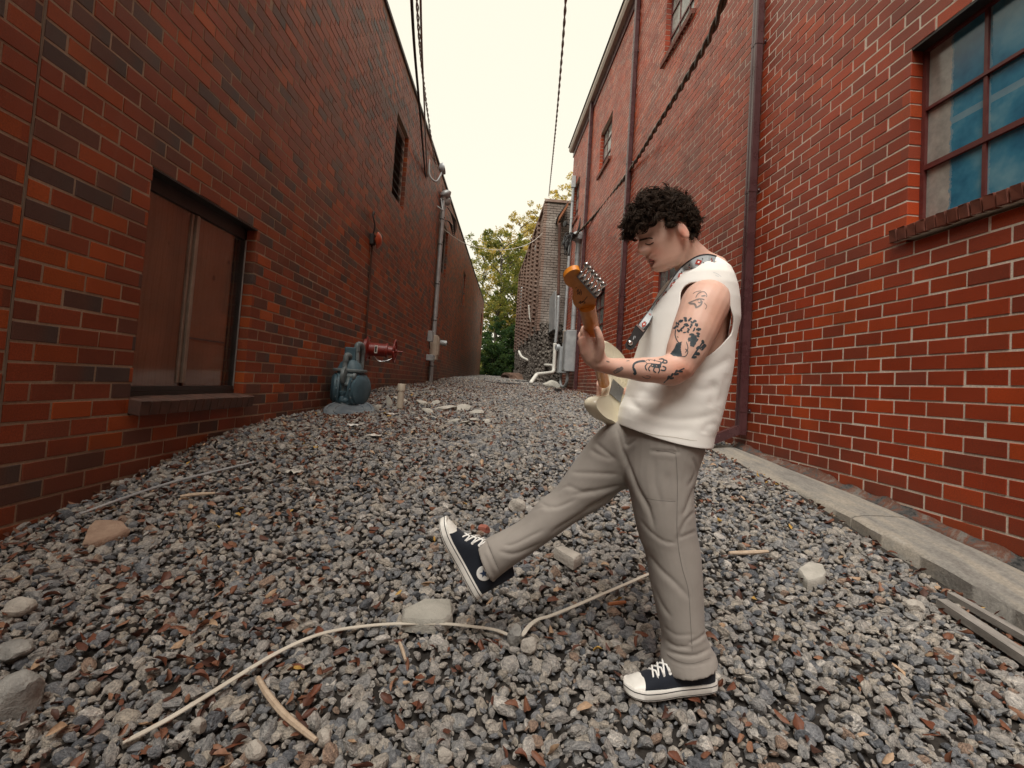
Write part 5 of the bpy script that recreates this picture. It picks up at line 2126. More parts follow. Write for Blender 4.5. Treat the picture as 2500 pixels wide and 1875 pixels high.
def decal(name, strokes, mat, parent, bv, fills=(), lift=.0006, step=2.0):
    """ink or thread lying on a surface: strokes = (width px, [(u, v) ...]); fills = polygons"""
    m = MB()
    for w, pts in strokes:
        P = spline([(a, b, 0) for a, b in pts], 6)
        q = [P[0]]
        for p in P[1:]:
            if (p - q[-1]).length > step:
                q.append(p)
        if len(q) < 2:
            q.append(P[-1])
        ring = []
        for i, p in enumerate(q):
            d = q[min(i + 1, len(q) - 1)] - q[max(i - 1, 0)]
            d.normalize()
            s = Vector((-d.y, d.x, 0)) * w / 2
            tp = 1.0 if 0 < i < len(q) - 1 else .5
            a, b = hit(bv, p.x + s.x * tp, p.y + s.y * tp, lift), hit(bv, p.x - s.x * tp, p.y - s.y * tp, lift)
            if a is None or b is None:
                if len(ring) > 1:
                    m.add([x for rr in ring for x in rr], [(2 * k, 2 * k + 1, 2 * k + 3, 2 * k + 2) for k in range(len(ring) - 1)])
                ring = []
                continue
            ring.append((a, b))
        if len(ring) > 1:
            m.add([x for rr in ring for x in rr], [(2 * k, 2 * k + 1, 2 * k + 3, 2 * k + 2) for k in range(len(ring) - 1)])
    for poly in fills:
        xs, ys = [p[0] for p in poly], [p[1] for p in poly]
        g = 1.1

        def inside(x, y):
            c = False
            for i in range(len(poly)):
                x1, y1 = poly[i]
                x2, y2 = poly[i - 1]
                if (y1 > y) != (y2 > y) and x < (x2 - x1) * (y - y1) / (y2 - y1) + x1:
                    c = not c
            return c
        y = min(ys)
        while y < max(ys):
            x = min(xs)
            while x < max(xs):
                if inside(x + g / 2, y + g / 2):
                    c4 = [hit(bv, x + a * g, y + b * g, lift) for a, b in ((0, 0), (1, 0), (1, 1), (0, 1))]
                    if all(q is not None for q in c4):
                        m.add(c4, [(0, 1, 2, 3)])
                x += g
            y += g
    if not m.v:
        return None
    return m.build(name, mat, parent, inv=PINV if parent is PERSON or (parent and parent.parent is PERSON) else None)


M_INK = worn("tattoo_ink", (0.035, 0.050, 0.060), (0.060, 0.078, 0.088), 60, 0.5)
M_INKS = worn("tattoo_ink_soft", (0.17, 0.14, 0.13), (0.24, 0.19, 0.165), 60, 0.5)
M_BROW = worn("brow_hair", (0.035, 0.022, 0.016), (0.075, 0.045, 0.033), 400, 0.6)
R1 = lambda x, y: (1350 + .2712 * x, 400 + .2712 * y)
R2 = lambda x, y: (1350 + .2712 * x, 800 + .2712 * y)


def S1(w, *pts):
    return (w, [R1(*p) for p in pts])


def S2(w, *pts):
    return (w, [R2(*p) for p in pts])


# face: brow, closed lid, nostril, mouth line
decal("eyebrow", [(4.6, [(1555, 587.5), (1563, 586), (1573, 583.5), (1581, 581.5)]), (2.8, [(1578, 582), (1586, 581), (1594, 582.5)])], M_BROW, body, BV_BODY, lift=.0012)
decal("eyelash", [(2.6, [(1575, 594.5), (1583, 597.2), (1590, 595.6), (1596, 591)])], M_BROW, body, BV_BODY, lift=.0010)
M_LIP = worn("lip", (0.30, 0.085, 0.075), (0.36, 0.115, 0.10), 60, 0.4)
decal("lips", [(3.0, [(1583, 635), (1590, 634.5), (1598, 636.5)]), (3.4, [(1586, 643.5), (1592, 643.5), (1598, 641)])], M_LIP, body, BV_BODY, lift=.0008)
decal("mouth_line", [(1.5, [(1583, 639.5), (1590, 638.8), (1599, 638)])], M_BROW, body, BV_BODY, lift=.0011)
decal("nostril", [(2.2, [(1569, 625.5), (1574, 624)])], M_BROW, body, BV_BODY, lift=.0009)

# tattoos (shapes read from the photograph): figure in a top hat, head with snaky hair, leaves, scorpion, sprigs
decal("tattoo", [S1(3, (1215, 1255), (1260, 1235), (1320, 1215), (1370, 1225)), S1(5, (1225, 1258), (1275, 1262), (1290, 1300)), S1(4, (1290, 1295), (1330, 1270), (1345, 1235)), S1(2.2, (1285, 1205), (1310, 1165), (1360, 1150), (1385, 1180), (1380, 1200)),
                 S1(3.5, (1335, 1190), (1380, 1185)), S1(3, (1300, 1230), (1320, 1215), (1335, 1235), (1320, 1250), (1300, 1238)), S1(1.6, (1360, 1250), (1385, 1280), (1370, 1310)), S1(1.5, (1260, 1170), (1290, 1150), (1340, 1142))], M_INKS, body, BV_BODY)
hair_s = []
for k, (x, y) in enumerate([(1100, 1470), (1120, 1440), (1150, 1415), (1190, 1400), (1230, 1400), (1265, 1420), (1290, 1450), (1310, 1490), (1305, 1540), (1290, 1590), (1260, 1620), (1225, 1580), (1250, 1540), (1215, 1500), (1170, 1470), (1140, 1500), (1270, 1490), (1200, 1450), (1240, 1460)]):
    a = k * 1.3
    hair_s.append(S1(5.0 if k < 13 else 4.2, (x - 26 * math.cos(a), y - 18 * math.sin(a)), (x - 6, y + 10), (x + 12, y - 10), (x + 28 * math.cos(a), y + 20 * math.sin(a))))
hair_s += [S1(2.4, (1105, 1490), (1100, 1540), (1112, 1580), (1135, 1610), (1165, 1600)), S1(3.2, (1170, 1520), (1200, 1515)), S1(2.0, (1115, 1555), (1130, 1562)), S1(2.0, (1200, 1600), (1215, 1660), (1190, 1700))]
decal("tattoo", hair_s, M_INK, body, BV_BODY, fills=[[R2(*p) for p in ((1112, 140), (1158, 130), (1150, 190), (1165, 262), (1085, 255), (1055, 235), (1090, 190))], [R1(*p) for p in ((1235, 1560), (1290, 1540), (1300, 1590), (1270, 1650), (1235, 1640))]])
decal("tattoo", [S2(2, (1190, 190), (1215, 215), (1195, 255), (1160, 260)), S2(4, (1250, 275), (1300, 200), (1350, 130)), S2(8, (1290, 190), (1330, 170)), S2(9, (1330, 200), (1375, 150)), S2(8, (1275, 235), (1330, 235)), S2(7, (1345, 110), (1355, 145)), S2(6, (1255, 270), (1295, 262))], M_INK, body, BV_BODY)
decal("tattoo", [S2(6.5, (725, 405), (745, 420), (735, 385), (720, 360)), S2(5, (722, 370), (728, 330), (760, 308), (810, 300), (840, 305)), S2(10, (835, 308), (880, 305), (930, 315), (985, 325)), S2(9, (880, 335), (930, 345), (975, 345)), S2(3, (850, 325), (830, 350), (845, 385)), S2(3, (880, 340), (860, 370), (875, 392)), S2(3, (920, 350), (905, 385), (930, 405)), S2(3, (950, 350), (960, 385), (945, 410)),
                 S2(3.5, (980, 320), (1000, 290), (980, 280), (950, 285)), S2(3.5, (985, 315), (1020, 318), (1025, 300), (990, 285)), S2(3.5, (985, 345), (1015, 360), (1005, 385), (970, 380)), S2(3, (870, 300), (860, 285)), S2(3, (910, 302), (920, 282))], M_INK, body, BV_BODY)
decal("tattoo", [S2(3, (995, 500), (1060, 440), (1110, 400), (1185, 365)), S2(5, (1030, 470), (1050, 425)), S2(5, (1060, 445), (1085, 405)), S2(5, (1100, 410), (1120, 378)), S2(5, (1050, 460), (1095, 450)), S2(5, (1090, 425), (1140, 412)), S2(5, (1130, 395), (1170, 395))], M_INK, body, BV_BODY)
decal("tattoo", [S2(9, (545, 405), (590, 385), (635, 355)), S2(5, (560, 390), (600, 360)), S2(3, (480, 300), (510, 310)), S2(2, (660, 300), (690, 295)), S2(1.6, (800, 440), (850, 460), (880, 440), (830, 430)), S2(4, (1010, 130), (1030, 80), (1040, 20)), S2(4, (1000, 175), (1025, 130))], M_INKS, body, BV_BODY)

# ---------------------------------------------------------------- hair: a cap under many curls
def hair_front():
    t = NT("hair_dark_curls")
    pos = t.n("NewGeometry").outputs['Position']
    t.col(t.ramp(t.noise(pos, 60, 3), [(0.3, (0.016, 0.011, 0.008)), (0.7, (0.055, 0.034, 0.022))]))
    t.rough(0.7, 0.15)
    return t.m


M_HAIR = hair_front()
hp = MB()
rr = random.Random(21)


def hair_surface(th, ph, k=1.0):
    """th: 0 front .. pi back (about z), ph: elevation"""
    x = math.cos(th) * math.cos(ph)
    y = math.sin(th) * math.cos(ph)
    z = math.sin(ph)
    return Vector((-.006 + x * .106 * k, y * .087 * k, .028 + z * .112 * k))


def hair_ok(q):
    """inside the hairline (own frame of the head)"""
    x, y, z = q
    ay = abs(y)
    if z > .062:
        return True
    if x > .03:
        return z > .040
    if x > -.005:
        return z > .012
    if x > -.04:
        return z > .024 if ay > .05 else True
    return z > -.055


cap_rings = []
for i in range(26):
    ph = math.radians(-46 + 136 * i / 25)
    cap_rings.append([hair_surface(2 * PI * k / 48, ph, 1.0) for k in range(48)])
capv = [q for r in cap_rings for q in r]
capf = []
for i in range(25):
    for k in range(48):
        ids = (i * 48 + k, i * 48 + (k + 1) % 48, (i + 1) * 48 + (k + 1) % 48, (i + 1) * 48 + k)
        if all(hair_ok(capv[q]) for q in ids):
            capf.append(ids)
hp.add([HW(*q) for q in capv], capf)
def strand_clump(q, out, dr, ln, turns, rad, n_st, spread, r0):
    ax = dr.orthogonal().normalized()
    bx_ = dr.cross(ax)
    ph0 = rr.uniform(0, 6.28)
    n = 11
    sg_ = rr.choice((-1, 1))
    for s_ in range(n_st):
        o1 = Vector((rr.gauss(0, spread), rr.gauss(0, spread), rr.gauss(0, spread)))
        dph, dl, dr_ = rr.gauss(0, .35), rr.uniform(.8, 1.15), rr.uniform(.8, 1.25)
        pts = []
        for k in range(n):
            t_ = k / (n - 1)
            a = ph0 + dph + sg_ * turns * 2 * PI * t_
            g = rad * dr_ * min(1, t_ * 3 + .2)
            pts.append(HW(*(q + o1 * (.5 + .8 * t_) + dr * ln * dl * t_ + (ax * math.cos(a) + bx_ * math.sin(a)) * g)))
        hp.tube(pts, [r0 * (1 - .6 * (k / (n - 1)) ** 2) for k in range(n)], 4)


cnt = 0
while cnt < 560:
    th = rr.uniform(-PI, PI)
    ph = math.asin(rr.uniform(-.75, 1))
    q = hair_surface(th, ph, rr.uniform(.95, 1.03))
    if not hair_ok(q):
        continue
    if q.y < -.05 and rr.random() < .6:
        continue
    cnt += 1
    out = Vector((q.x, q.y * 1.2, q.z - .02)).normalized()
    front = max(0, q.x / .1)
    top = max(0, (q.z - .03) / .1)
    ln = rr.uniform(.020, .036) * (1 + .1 * top + .45 * front) * (.6 if q.z < 0 else 1)
    dr = (out * rr.uniform(.3, .7) + Vector((.45 * front + rr.uniform(-.5, .5), rr.uniform(-.5, .5), -.5 + rr.uniform(-.5, .4)))).normalized()
    strand_clump(q, out, dr, ln, rr.uniform(.5, 1.15), rr.uniform(.0075, .0145), 11, .0030, .00120)
for _ in range(90):                                   # loose frizz round the outline
    th = rr.uniform(-PI, PI)
    q = hair_surface(th, math.asin(rr.uniform(.1, 1)), 1.03)
    if hair_ok(q):
        out = Vector((q.x, q.y * 1.2, q.z - .02)).normalized()
        strand_clump(q, out, (out + Vector((rr.uniform(-.8, .8), rr.uniform(-.8, .8), rr.uniform(-.5, .5)))).normalized(), rr.uniform(.012, .026), rr.uniform(.4, 1.0), rr.uniform(.004, .009), 3, .003, .0008)
hair = hp.build("hair", M_HAIR, PERSON, smooth=180)

# ---------------------------------------------------------------- cloth helpers
def cloth_mat(name, c1, c2, weave=900, bump=.25, rough=.85):
    t = NT(name)
    pos = t.n("NewGeometry").outputs['Position']
    t.col(t.ramp(t.noise(pos, 7, 4, .6), [(0.3, c1), (0.7, c2)]))
    a = t.noise(pos, weave, 2, .5)
    b = t.noise(pos, 45, 4, .6)
    t.bump(t.math('ADD', t.math('MULTIPLY', a, .35), b), bump, .0022)
    t.rough(rough, .25)
    t.b.inputs['Sheen Weight'].default_value = .08
    return t.m


def arr_px(co):
    c = co @ np.array(RW)
    return CX + F * c[:, 0] / -c[:, 2], CY - F * c[:, 1] / -c[:, 2]


def sculpt(me, folds, noise_amp=.0015, noise_scale=9.0, power=1.5, ridge=.30):
    """folds: (depth m, width px, [(u, v) ...]) press creases into the camera side, with a soft ridge beside"""
    n = len(me.vertices)
    co = np.empty(n * 3)
    me.vertices.foreach_get("co", co)
    co = co.reshape(-1, 3)
    no = np.empty(n * 3)
    me.vertex_normals.foreach_get("vector", no)
    no = no.reshape(-1, 3)
    u, v = arr_px(co)
    near = np.clip(-no[:, 1] * 2.2 + .15, 0, 1)
    disp = np.zeros(n)
    for depth, w, pts in folds:
        P = spline([(a, b, 0) for a, b in pts], 5)
        best = np.full(n, 1e9)
        sgn = np.zeros(n)
        tt = np.zeros(n)
        m_ = len(P) - 1
        for i in range(m_):
            ax, ay = P[i].x, P[i].y
            dx, dy = P[i + 1].x - ax, P[i + 1].y - ay
            L2 = dx * dx + dy * dy + 1e-9
            t = np.clip(((u - ax) * dx + (v - ay) * dy) / L2, 0, 1)
            ex, ey = u - ax - t * dx, v - ay - t * dy
            d = np.hypot(ex, ey)
            s = d < best
            best = np.where(s, d, best)
            sgn = np.where(s, np.sign(dx * ey - dy * ex), sgn)
            tt = np.where(s, (i + t) / m_, tt)
        taper = np.clip(np.sin(np.clip(tt, 0.02, .98) * PI) * 1.6, 0, 1)
        prof = -np.exp(-(best / (.7 * w)) ** power) + ridge * np.exp(-((best - 1.9 * w) / (1.3 * w)) ** 2) * (.55 + .45 * sgn)
        disp += depth * prof * taper * near
    rn = np.array([mnoise.noise(Vector(tuple(c * noise_scale))) + .5 * mnoise.noise(Vector(tuple(c * noise_scale * 2.3))) for c in co[:]]) if noise_amp else 0
    disp = disp + noise_amp * rn
    co += no * disp[:, None]
    me.vertices.foreach_set("co", co.ravel())
    me.update()


# ---------------------------------------------------------------- trousers
M_TROUSER = cloth_mat("trouser_taupe", (0.275, 0.25, 0.222), (0.33, 0.30, 0.268), 1100, .2)


def leg_loft(secs, y0, p=2.2):
    """secs: ((u1, v1), (u2, v2), half depth, dy) pairs of outline points across the leg"""
    rings = []
    for (a, b, dd, dy) in secs:
        kk = .45 * dd / (y0 + dy)
        A, B = onY(CX + (a[0] - CX) * (1 + kk), CY + (a[1] - CY) * (1 + kk * .6), y0 + dy), onY(CX + (b[0] - CX) * (1 - kk), CY + (b[1] - CY) * (1 - kk * .6), y0 + dy)
        c = (A + B) / 2
        ux = (B - A)
        rings.append(sring(c, ux.normalized(), EY, ux.length / 2, dd, 32, p))
    # densify
    out = []
    for i in range(len(rings) - 1):
        r0, r1, r2, r3 = rings[max(i - 1, 0)], rings[i], rings[i + 1], rings[min(i + 2, len(rings) - 1)]
        for k in range(6):
            t = k / 6
            out.append([0.5 * ((2 * b_) + (c_ - a_) * t + (2 * a_ - 5 * b_ + 4 * c_ - d_) * t * t + (3 * b_ - a_ - 3 * c_ + d_) * t ** 3) for a_, b_, c_, d_ in zip(r0, r1, r2, r3)])
    out.append(rings[-1])
    return MB().loft(out)


stand = leg_loft([((1508, 1030), (1738, 1030), .165, 0), ((1506, 1062), (1734, 1075), .168, 0), ((1506, 1098), (1729, 1105), .160, -.005), ((1514, 1150), (1713, 1150), .125, -.035), ((1530, 1195), (1702, 1200), .105, -.055), ((1543, 1258), (1703, 1250), .095, -.06), ((1556, 1310), (1708, 1300), .088, -.06),
                  ((1571, 1352), (1717, 1352), .084, -.06), ((1583, 1421), (1722, 1421), .080, -.06), ((1599, 1494), (1724, 1490), .076, -.06), ((1611, 1548), (1727, 1540), .073, -.06), ((1608, 1585), (1744, 1585), .074, -.06), ((1608, 1606), (1754, 1600), .080, -.06), ((1612, 1624), (1760, 1618), .086, -.06)], YC)
kick = leg_loft([((1530, 1005), (1650, 1160), .12, .03), ((1476, 1034), (1580, 1190), .115, .05), ((1439, 1070), (1528, 1198), .105, .07), ((1400, 1124), (1482, 1232), .098, .08), ((1352, 1192), (1420, 1268), .090, .09), ((1318, 1218), (1370, 1302), .085, .09), ((1279, 1262), (1318, 1338), .080, .09),
                 ((1231, 1291), (1266, 1374), .076, .09), ((1200, 1306), (1238, 1394), .074, .09), ((1176, 1320), (1214, 1414), .073, .09), ((1168, 1324), (1206, 1424), .078, .09)], YC)
tm = remesh([stand, kick], .0048, 4, "trousers", .5)
folds = [(.011, 6, [R2(575, 900), R2(620, 1080), R2(700, 1290), R2(765, 1450), (1583, 1240), (1600, 1300)]),
         (.007, 5, [R2(640, 950), R2(660, 1060), R2(760, 990)]), (.006, 5, [R2(860, 1110), R2(1000, 1115), R2(1140, 1130)]), (.005, 3, [R2(1112, 1035), R2(1118, 1085), R2(1140, 1135)]),
         (.007, 6, [R2(380, 1030), R2(470, 1110), R2(570, 1195)]), (.006, 6, [R2(330, 1090), R2(430, 1150), R2(540, 1190)]), (.006, 6, [R2(150, 1300), R2(350, 1310), R2(600, 1320)]),
         (.008, 7, [R2(150, 1510), R2(380, 1470), R2(630, 1420)]), (.009, 7, [R2(280, 1640), R2(450, 1560), R2(640, 1450)]), (.006, 5, [R2(20, 1500), R2(90, 1440), R2(160, 1430)]),
         (.007, 5, [(1310, 1222), (1340, 1236), (1366, 1236), (1412, 1216)]), (.006, 5, [(1296, 1250), (1320, 1238), (1345, 1244)]), (.006, 5, [(1228, 1330), (1252, 1330), (1290, 1312), (1330, 1292)]), (.008, 8, [(1340, 1305), (1420, 1255), (1515, 1196)]), (.006, 6, [(1215, 1345), (1260, 1352), (1330, 1322)]), (.006, 5, [(1190, 1332), (1200, 1360), (1216, 1392)]), (.005, 4, [(1182, 1352), (1196, 1384), (1208, 1410)]), (.005, 6, [(1380, 1180), (1420, 1200), (1450, 1196)]),
         (.006, 5, [(1556, 1262), (1590, 1300), (1622, 1322), (1654, 1326)]), (.008, 7, [(1575, 1345), (1612, 1390), (1650, 1425), (1690, 1468)]), (.007, 6, [(1590, 1420), (1612, 1470), (1640, 1510)]), (.006, 5, [(1702, 1296), (1680, 1305), (1654, 1316)]), (.005, 5, [(1700, 1245), (1672, 1275), (1655, 1320)]),
         (.007, 5, [(1625, 1586), (1660, 1598), (1700, 1600), (1740, 1580)]), (.006, 4, [(1680, 1572), (1705, 1560), (1724, 1544)]), (.006, 5, [(1622, 1560), (1650, 1578), (1690, 1580)]), (.004, 5, [(1610, 1520), (1650, 1550), (1700, 1548)]), (.006, 5, [(1690, 1115), (1700, 1150), (1680, 1190)]), (.006, 6, [(1700, 1180), (1680, 1230), (1668, 1260)]),
         (.0025, 2.0, [(1652, 1100), (1656, 1180), (1655, 1300), (1670, 1380), (1688, 1440), (1692, 1520)]), (.002, 2.0, [(1570, 1215), (1610, 1222), (1652, 1224)]), (.004, 9, [(1600, 1120), (1600, 1180), (1620, 1240)]), (.004, 9, [(1630, 1150), (1636, 1240)]),
         (.003, 2.2, [(1626, 1600), (1650, 1618), (1690, 1626), (1740, 1614)]), (.003, 2.2, [(1184, 1318), (1198, 1350), (1222, 1404)])]
sculpt(tm, [(d_ * (.42 if 1245 < p_[0][1] < 1560 and p_[0][0] > 1550 else .6), w_ * 1.05, p_) for d_, w_, p_ in folds], .0006, 12, 1.6, .35)
tm.materials.append(M_TROUSER)
tm.transform(PINV)
trousers = bpy.data.objects.new("trousers", tm)
link(trousers, PERSON)

bpy.context.view_layer.update()
BV_TR = bvh_of(tm, PERSON.matrix_world)
M_SEAM = worn("seam_dark_taupe", (0.15, 0.135, 0.12), (0.19, 0.17, 0.15), 60, .9)  # seam lines, a darker taupe than the cloth
decal("side_seam", [(1.5, [(1650, 1108), (1654, 1180), (1653, 1300), (1664, 1380), (1680, 1440), (1686, 1520), (1690, 1590)])], M_SEAM, trousers, BV_TR, lift=.0008)
decal("pocket_seam", [(2.0, [(1602, 1100), (1630, 1102), (1650, 1108)]), (1.4, [(1575, 1216), (1610, 1222), (1650, 1224)])], M_SEAM, trousers, BV_TR, lift=.0008)
decal("hem_stitch", [(1.2, [(1628, 1598), (1655, 1614), (1690, 1620), (1735, 1606)]), (1.2, [(1188, 1318), (1200, 1350), (1222, 1400)])], M_SEAM, trousers, BV_TR, lift=.0008)

# ---------------------------------------------------------------- sleeveless shirt
M_SHIRT = cloth_mat("shirt_white_cotton", (0.84, 0.82, 0.76), (0.89, 0.87, 0.82), 1300, .18, .9)
vs_ = np.array(sorted(SH))
fr_ = np.array([SH[q][0] for q in vs_])
bk_ = np.array([SH[q][1] for q in vs_])
dd_ = np.array([SH[q][2] for q in vs_])
NR, NS = 120, 200
grid = []
for i in range(NR):
    v = 644 + (1062 - 644) * (i / (NR - 1)) ** .95
    a, b, d = float(np.interp(v, vs_, fr_)), float(np.interp(v, vs_, bk_)), float(np.interp(v, vs_, dd_))
    ring = []
    for k in range(NS):
        t = 2 * PI * k / NS
        # the hem hangs lower towards the back; the collar dips at the front
        ca, sa = math.cos(t), math.sin(t)
        p = 2.35
        x = math.copysign(abs(ca) ** (2 / p), ca)
        y = math.copysign(abs(sa) ** (2 / p), sa)
        f = max(0, (v - 960) / 102)
        vv = v + f * (18 * x - 2 + 10 * (1 - x * x)) + max(0, (676 - v) / 32) * (-x * 10 + 5)
        q = onY((a + b) / 2, vv, YC)
        q = q + EX * (x * (b - a) / 2 * PX) + EY * (y * d)
        ring.append(q)
    grid.append(ring)
HOLE = [R1(*p) for p in ((1150, 1240), (1150, 1160), (1185, 1104), (1250, 1068), (1350, 1062), (1450, 1100), (1535, 1180), (1595, 1290), (1618, 1400), (1612, 1490), (1585, 1570))] + [R2(*p) for p in ((1600, 60), (1540, 130), (1480, 190), (1400, 250), (1320, 295), (1240, 330), (1100, 340), (1040, 340), (1030, 250), (1060, 120), (1090, 20))] + [R1(1130, 1350)]


def in_poly(poly, x, y):
    c = False
    for i in range(len(poly)):
        x1, y1 = poly[i]
        x2, y2 = poly[i - 1]
        if (y1 > y) != (y2 > y) and x < (x2 - x1) * (y - y1) / (y2 - y1) + x1:
            c = not c
    return c


sv = [q for r in grid for q in r]
sf = []
for i in range(NR - 1):
    for k in range(NS):
        ids = (i * NS + k, i * NS + (k + 1) % NS, (i + 1) * NS + (k + 1) % NS, (i + 1) * NS + k)
        c = (sv[ids[0]] + sv[ids[2]]) / 2
        p = proj(c)
        if c.y < YC and in_poly(HOLE, *p):
            continue
        # the far armhole, seen by nobody here but open all the same
        if c.y > YC + .10 and in_poly(HOLE, p[0] * 1.0 - 0 + (1690 - p[0]) * -.05, p[1]):
            continue
        sf.append(ids)
sm = bpy.data.meshes.new("shirt")
sm.from_pydata([tuple(q) for q in sv], [], sf)
bm = bmesh.new()
bm.from_mesh(sm)
bmesh.ops.delete(bm, geom=[q for q in bm.verts if not q.link_faces], context='VERTS')
bmesh.ops.recalc_face_normals(bm, faces=bm.faces)
bv_ = [q for q in bm.verts if q.is_boundary]
for _ in range(8):
    new = {}
    for q in bv_:
        nb = [e.other_vert(q) for e in q.link_edges if e.is_boundary]
        if len(nb) == 2:
            new[q] = q.co * .4 + (nb[0].co + nb[1].co) * .3
    for q, c in new.items():
        q.co = c
bmesh.ops.subdivide_edges(bm, edges=bm.edges, cuts=1, use_grid_fill=True)
bm.normal_update()
bm.to_mesh(sm)
bm.free()
n = len(sm.vertices)
co = np.empty(n * 3)
sm.vertices.foreach_get("co", co)
no = np.empty(n * 3)
sm.vertex_normals.foreach_get("vector", no)
cc = co.reshape(-1, 3)[:, :] - np.array((onY(1660, 850, YC)))
if (no.reshape(-1, 3) * cc).sum() < 0:
    sm.flip_normals()
sfold = [(.009, 9, [R2(650, 640), R2(780, 740), R2(960, 800), R2(1150, 830), R2(1380, 800), R2(1480, 740)]), (.007, 8, [R2(640, 560), R2(720, 680), R2(800, 740)]), (.008, 9, [R2(1240, 420), R2(1360, 400), R2(1500, 330), R2(1600, 250)]), (.007, 9, [R2(1200, 520), R2(1350, 560), R2(1500, 520)]),
         (.008, 8, [R2(1100, 560), R2(1000, 640), R2(850, 640)]), (.006, 7, [R2(1480, 860), R2(1380, 880), R2(1350, 960)]), (.007, 8, [R1(860, 1420), R1(900, 1520), R1(930, 1640)]), (.006, 8, [R1(1000, 1300), R1(940, 1420), R1(900, 1560)]), (.006, 8, [R2(860, 120), R2(900, 200), R2(930, 250)]),
         (.007, 10, [R1(1400, 920), R1(1500, 1000), R1(1580, 1100)]), (.006, 8, [R1(1180, 980), R1(1100, 1080), R1(1060, 1180)]), (.006, 9, [R2(760, 560), R2(900, 600), R2(1050, 570)]), (.008, 10, [R2(700, 820), R2(900, 890), R2(1100, 920), R2(1300, 910)]), (.005, 6, [R2(1560, 400), R2(1530, 560), R2(1470, 700)]), (.006, 8, [R2(1420, 460), R2(1440, 600), R2(1400, 720)])]
sculpt(sm, [(d_ * .40, w_ * 1.9, p_) for d_, w_, p_ in sfold if len(p_) != 3 or p_[0][1] > 900 or p_[0][0] > 1740], .0010, 9, 2.0, .15)
# hem and armhole bands: slightly proud edge
sm.materials.append(M_SHIRT)
sm.transform(PINV)
sm.shade_smooth()
shirt = bpy.data.objects.new("shirt", sm)
md = shirt.modifiers.new("thick", 'SOLIDIFY')
md.thickness = .0035
md.offset = 1.0
link(shirt, PERSON)
bpy.context.view_layer.update()
BV_SHIRT = bvh_of(sm, PERSON.matrix_world)
M_STITCH = worn("stitch_off_white", (0.60, 0.57, 0.50), (0.66, 0.63, 0.56), 60, .9)  # hem stitching, duller than the shirt cotton
decal("hem_stitch", [(1.6, [(1506, 1026), (1540, 1046), (1590, 1060), (1650, 1068), (1700, 1076), (1728, 1070)])], M_STITCH, shirt, BV_SHIRT, lift=.0045)
M_FAINT = worn("faded_print", (0.62, 0.64, 0.63), (0.68, 0.69, 0.67), 60, .9)
decal("faded_print", [S1(3, (985, 1225), (1010, 1215), (1000, 1250)), S1(3, (1020, 1215), (1035, 1230), (1015, 1260)), S1(3, (980, 1250), (1000, 1262)), S1(1.6, (1440, 975), (1480, 990), (1520, 1020)), S1(1.6, (1460, 1000), (1500, 1020))], M_FAINT, shirt, BV_SHIRT, lift=.0045)
# ================================================================ shoes (parts of the figure)
M_CANVAS = cloth_mat("canvas_black", (0.010, 0.013, 0.020), (0.018, 0.022, 0.032), 1400, .3, .8)
M_RUBBER = worn("rubber_white", (0.70, 0.68, 0.62), (0.82, 0.80, 0.74), 14, 0.45, .1, 90, .001)
M_LACE = worn("lace_white", (0.78, 0.77, 0.73), (0.86, 0.85, 0.81), 40, 0.8)
M_STRIPE = worn("stripe_black", (0.015, 0.016, 0.02), (0.025, 0.026, 0.03), 40, .6)
M_PATCHB = worn("patch_blue", (0.015, 0.035, 0.09), (0.03, 0.06, 0.13), 40, .6)


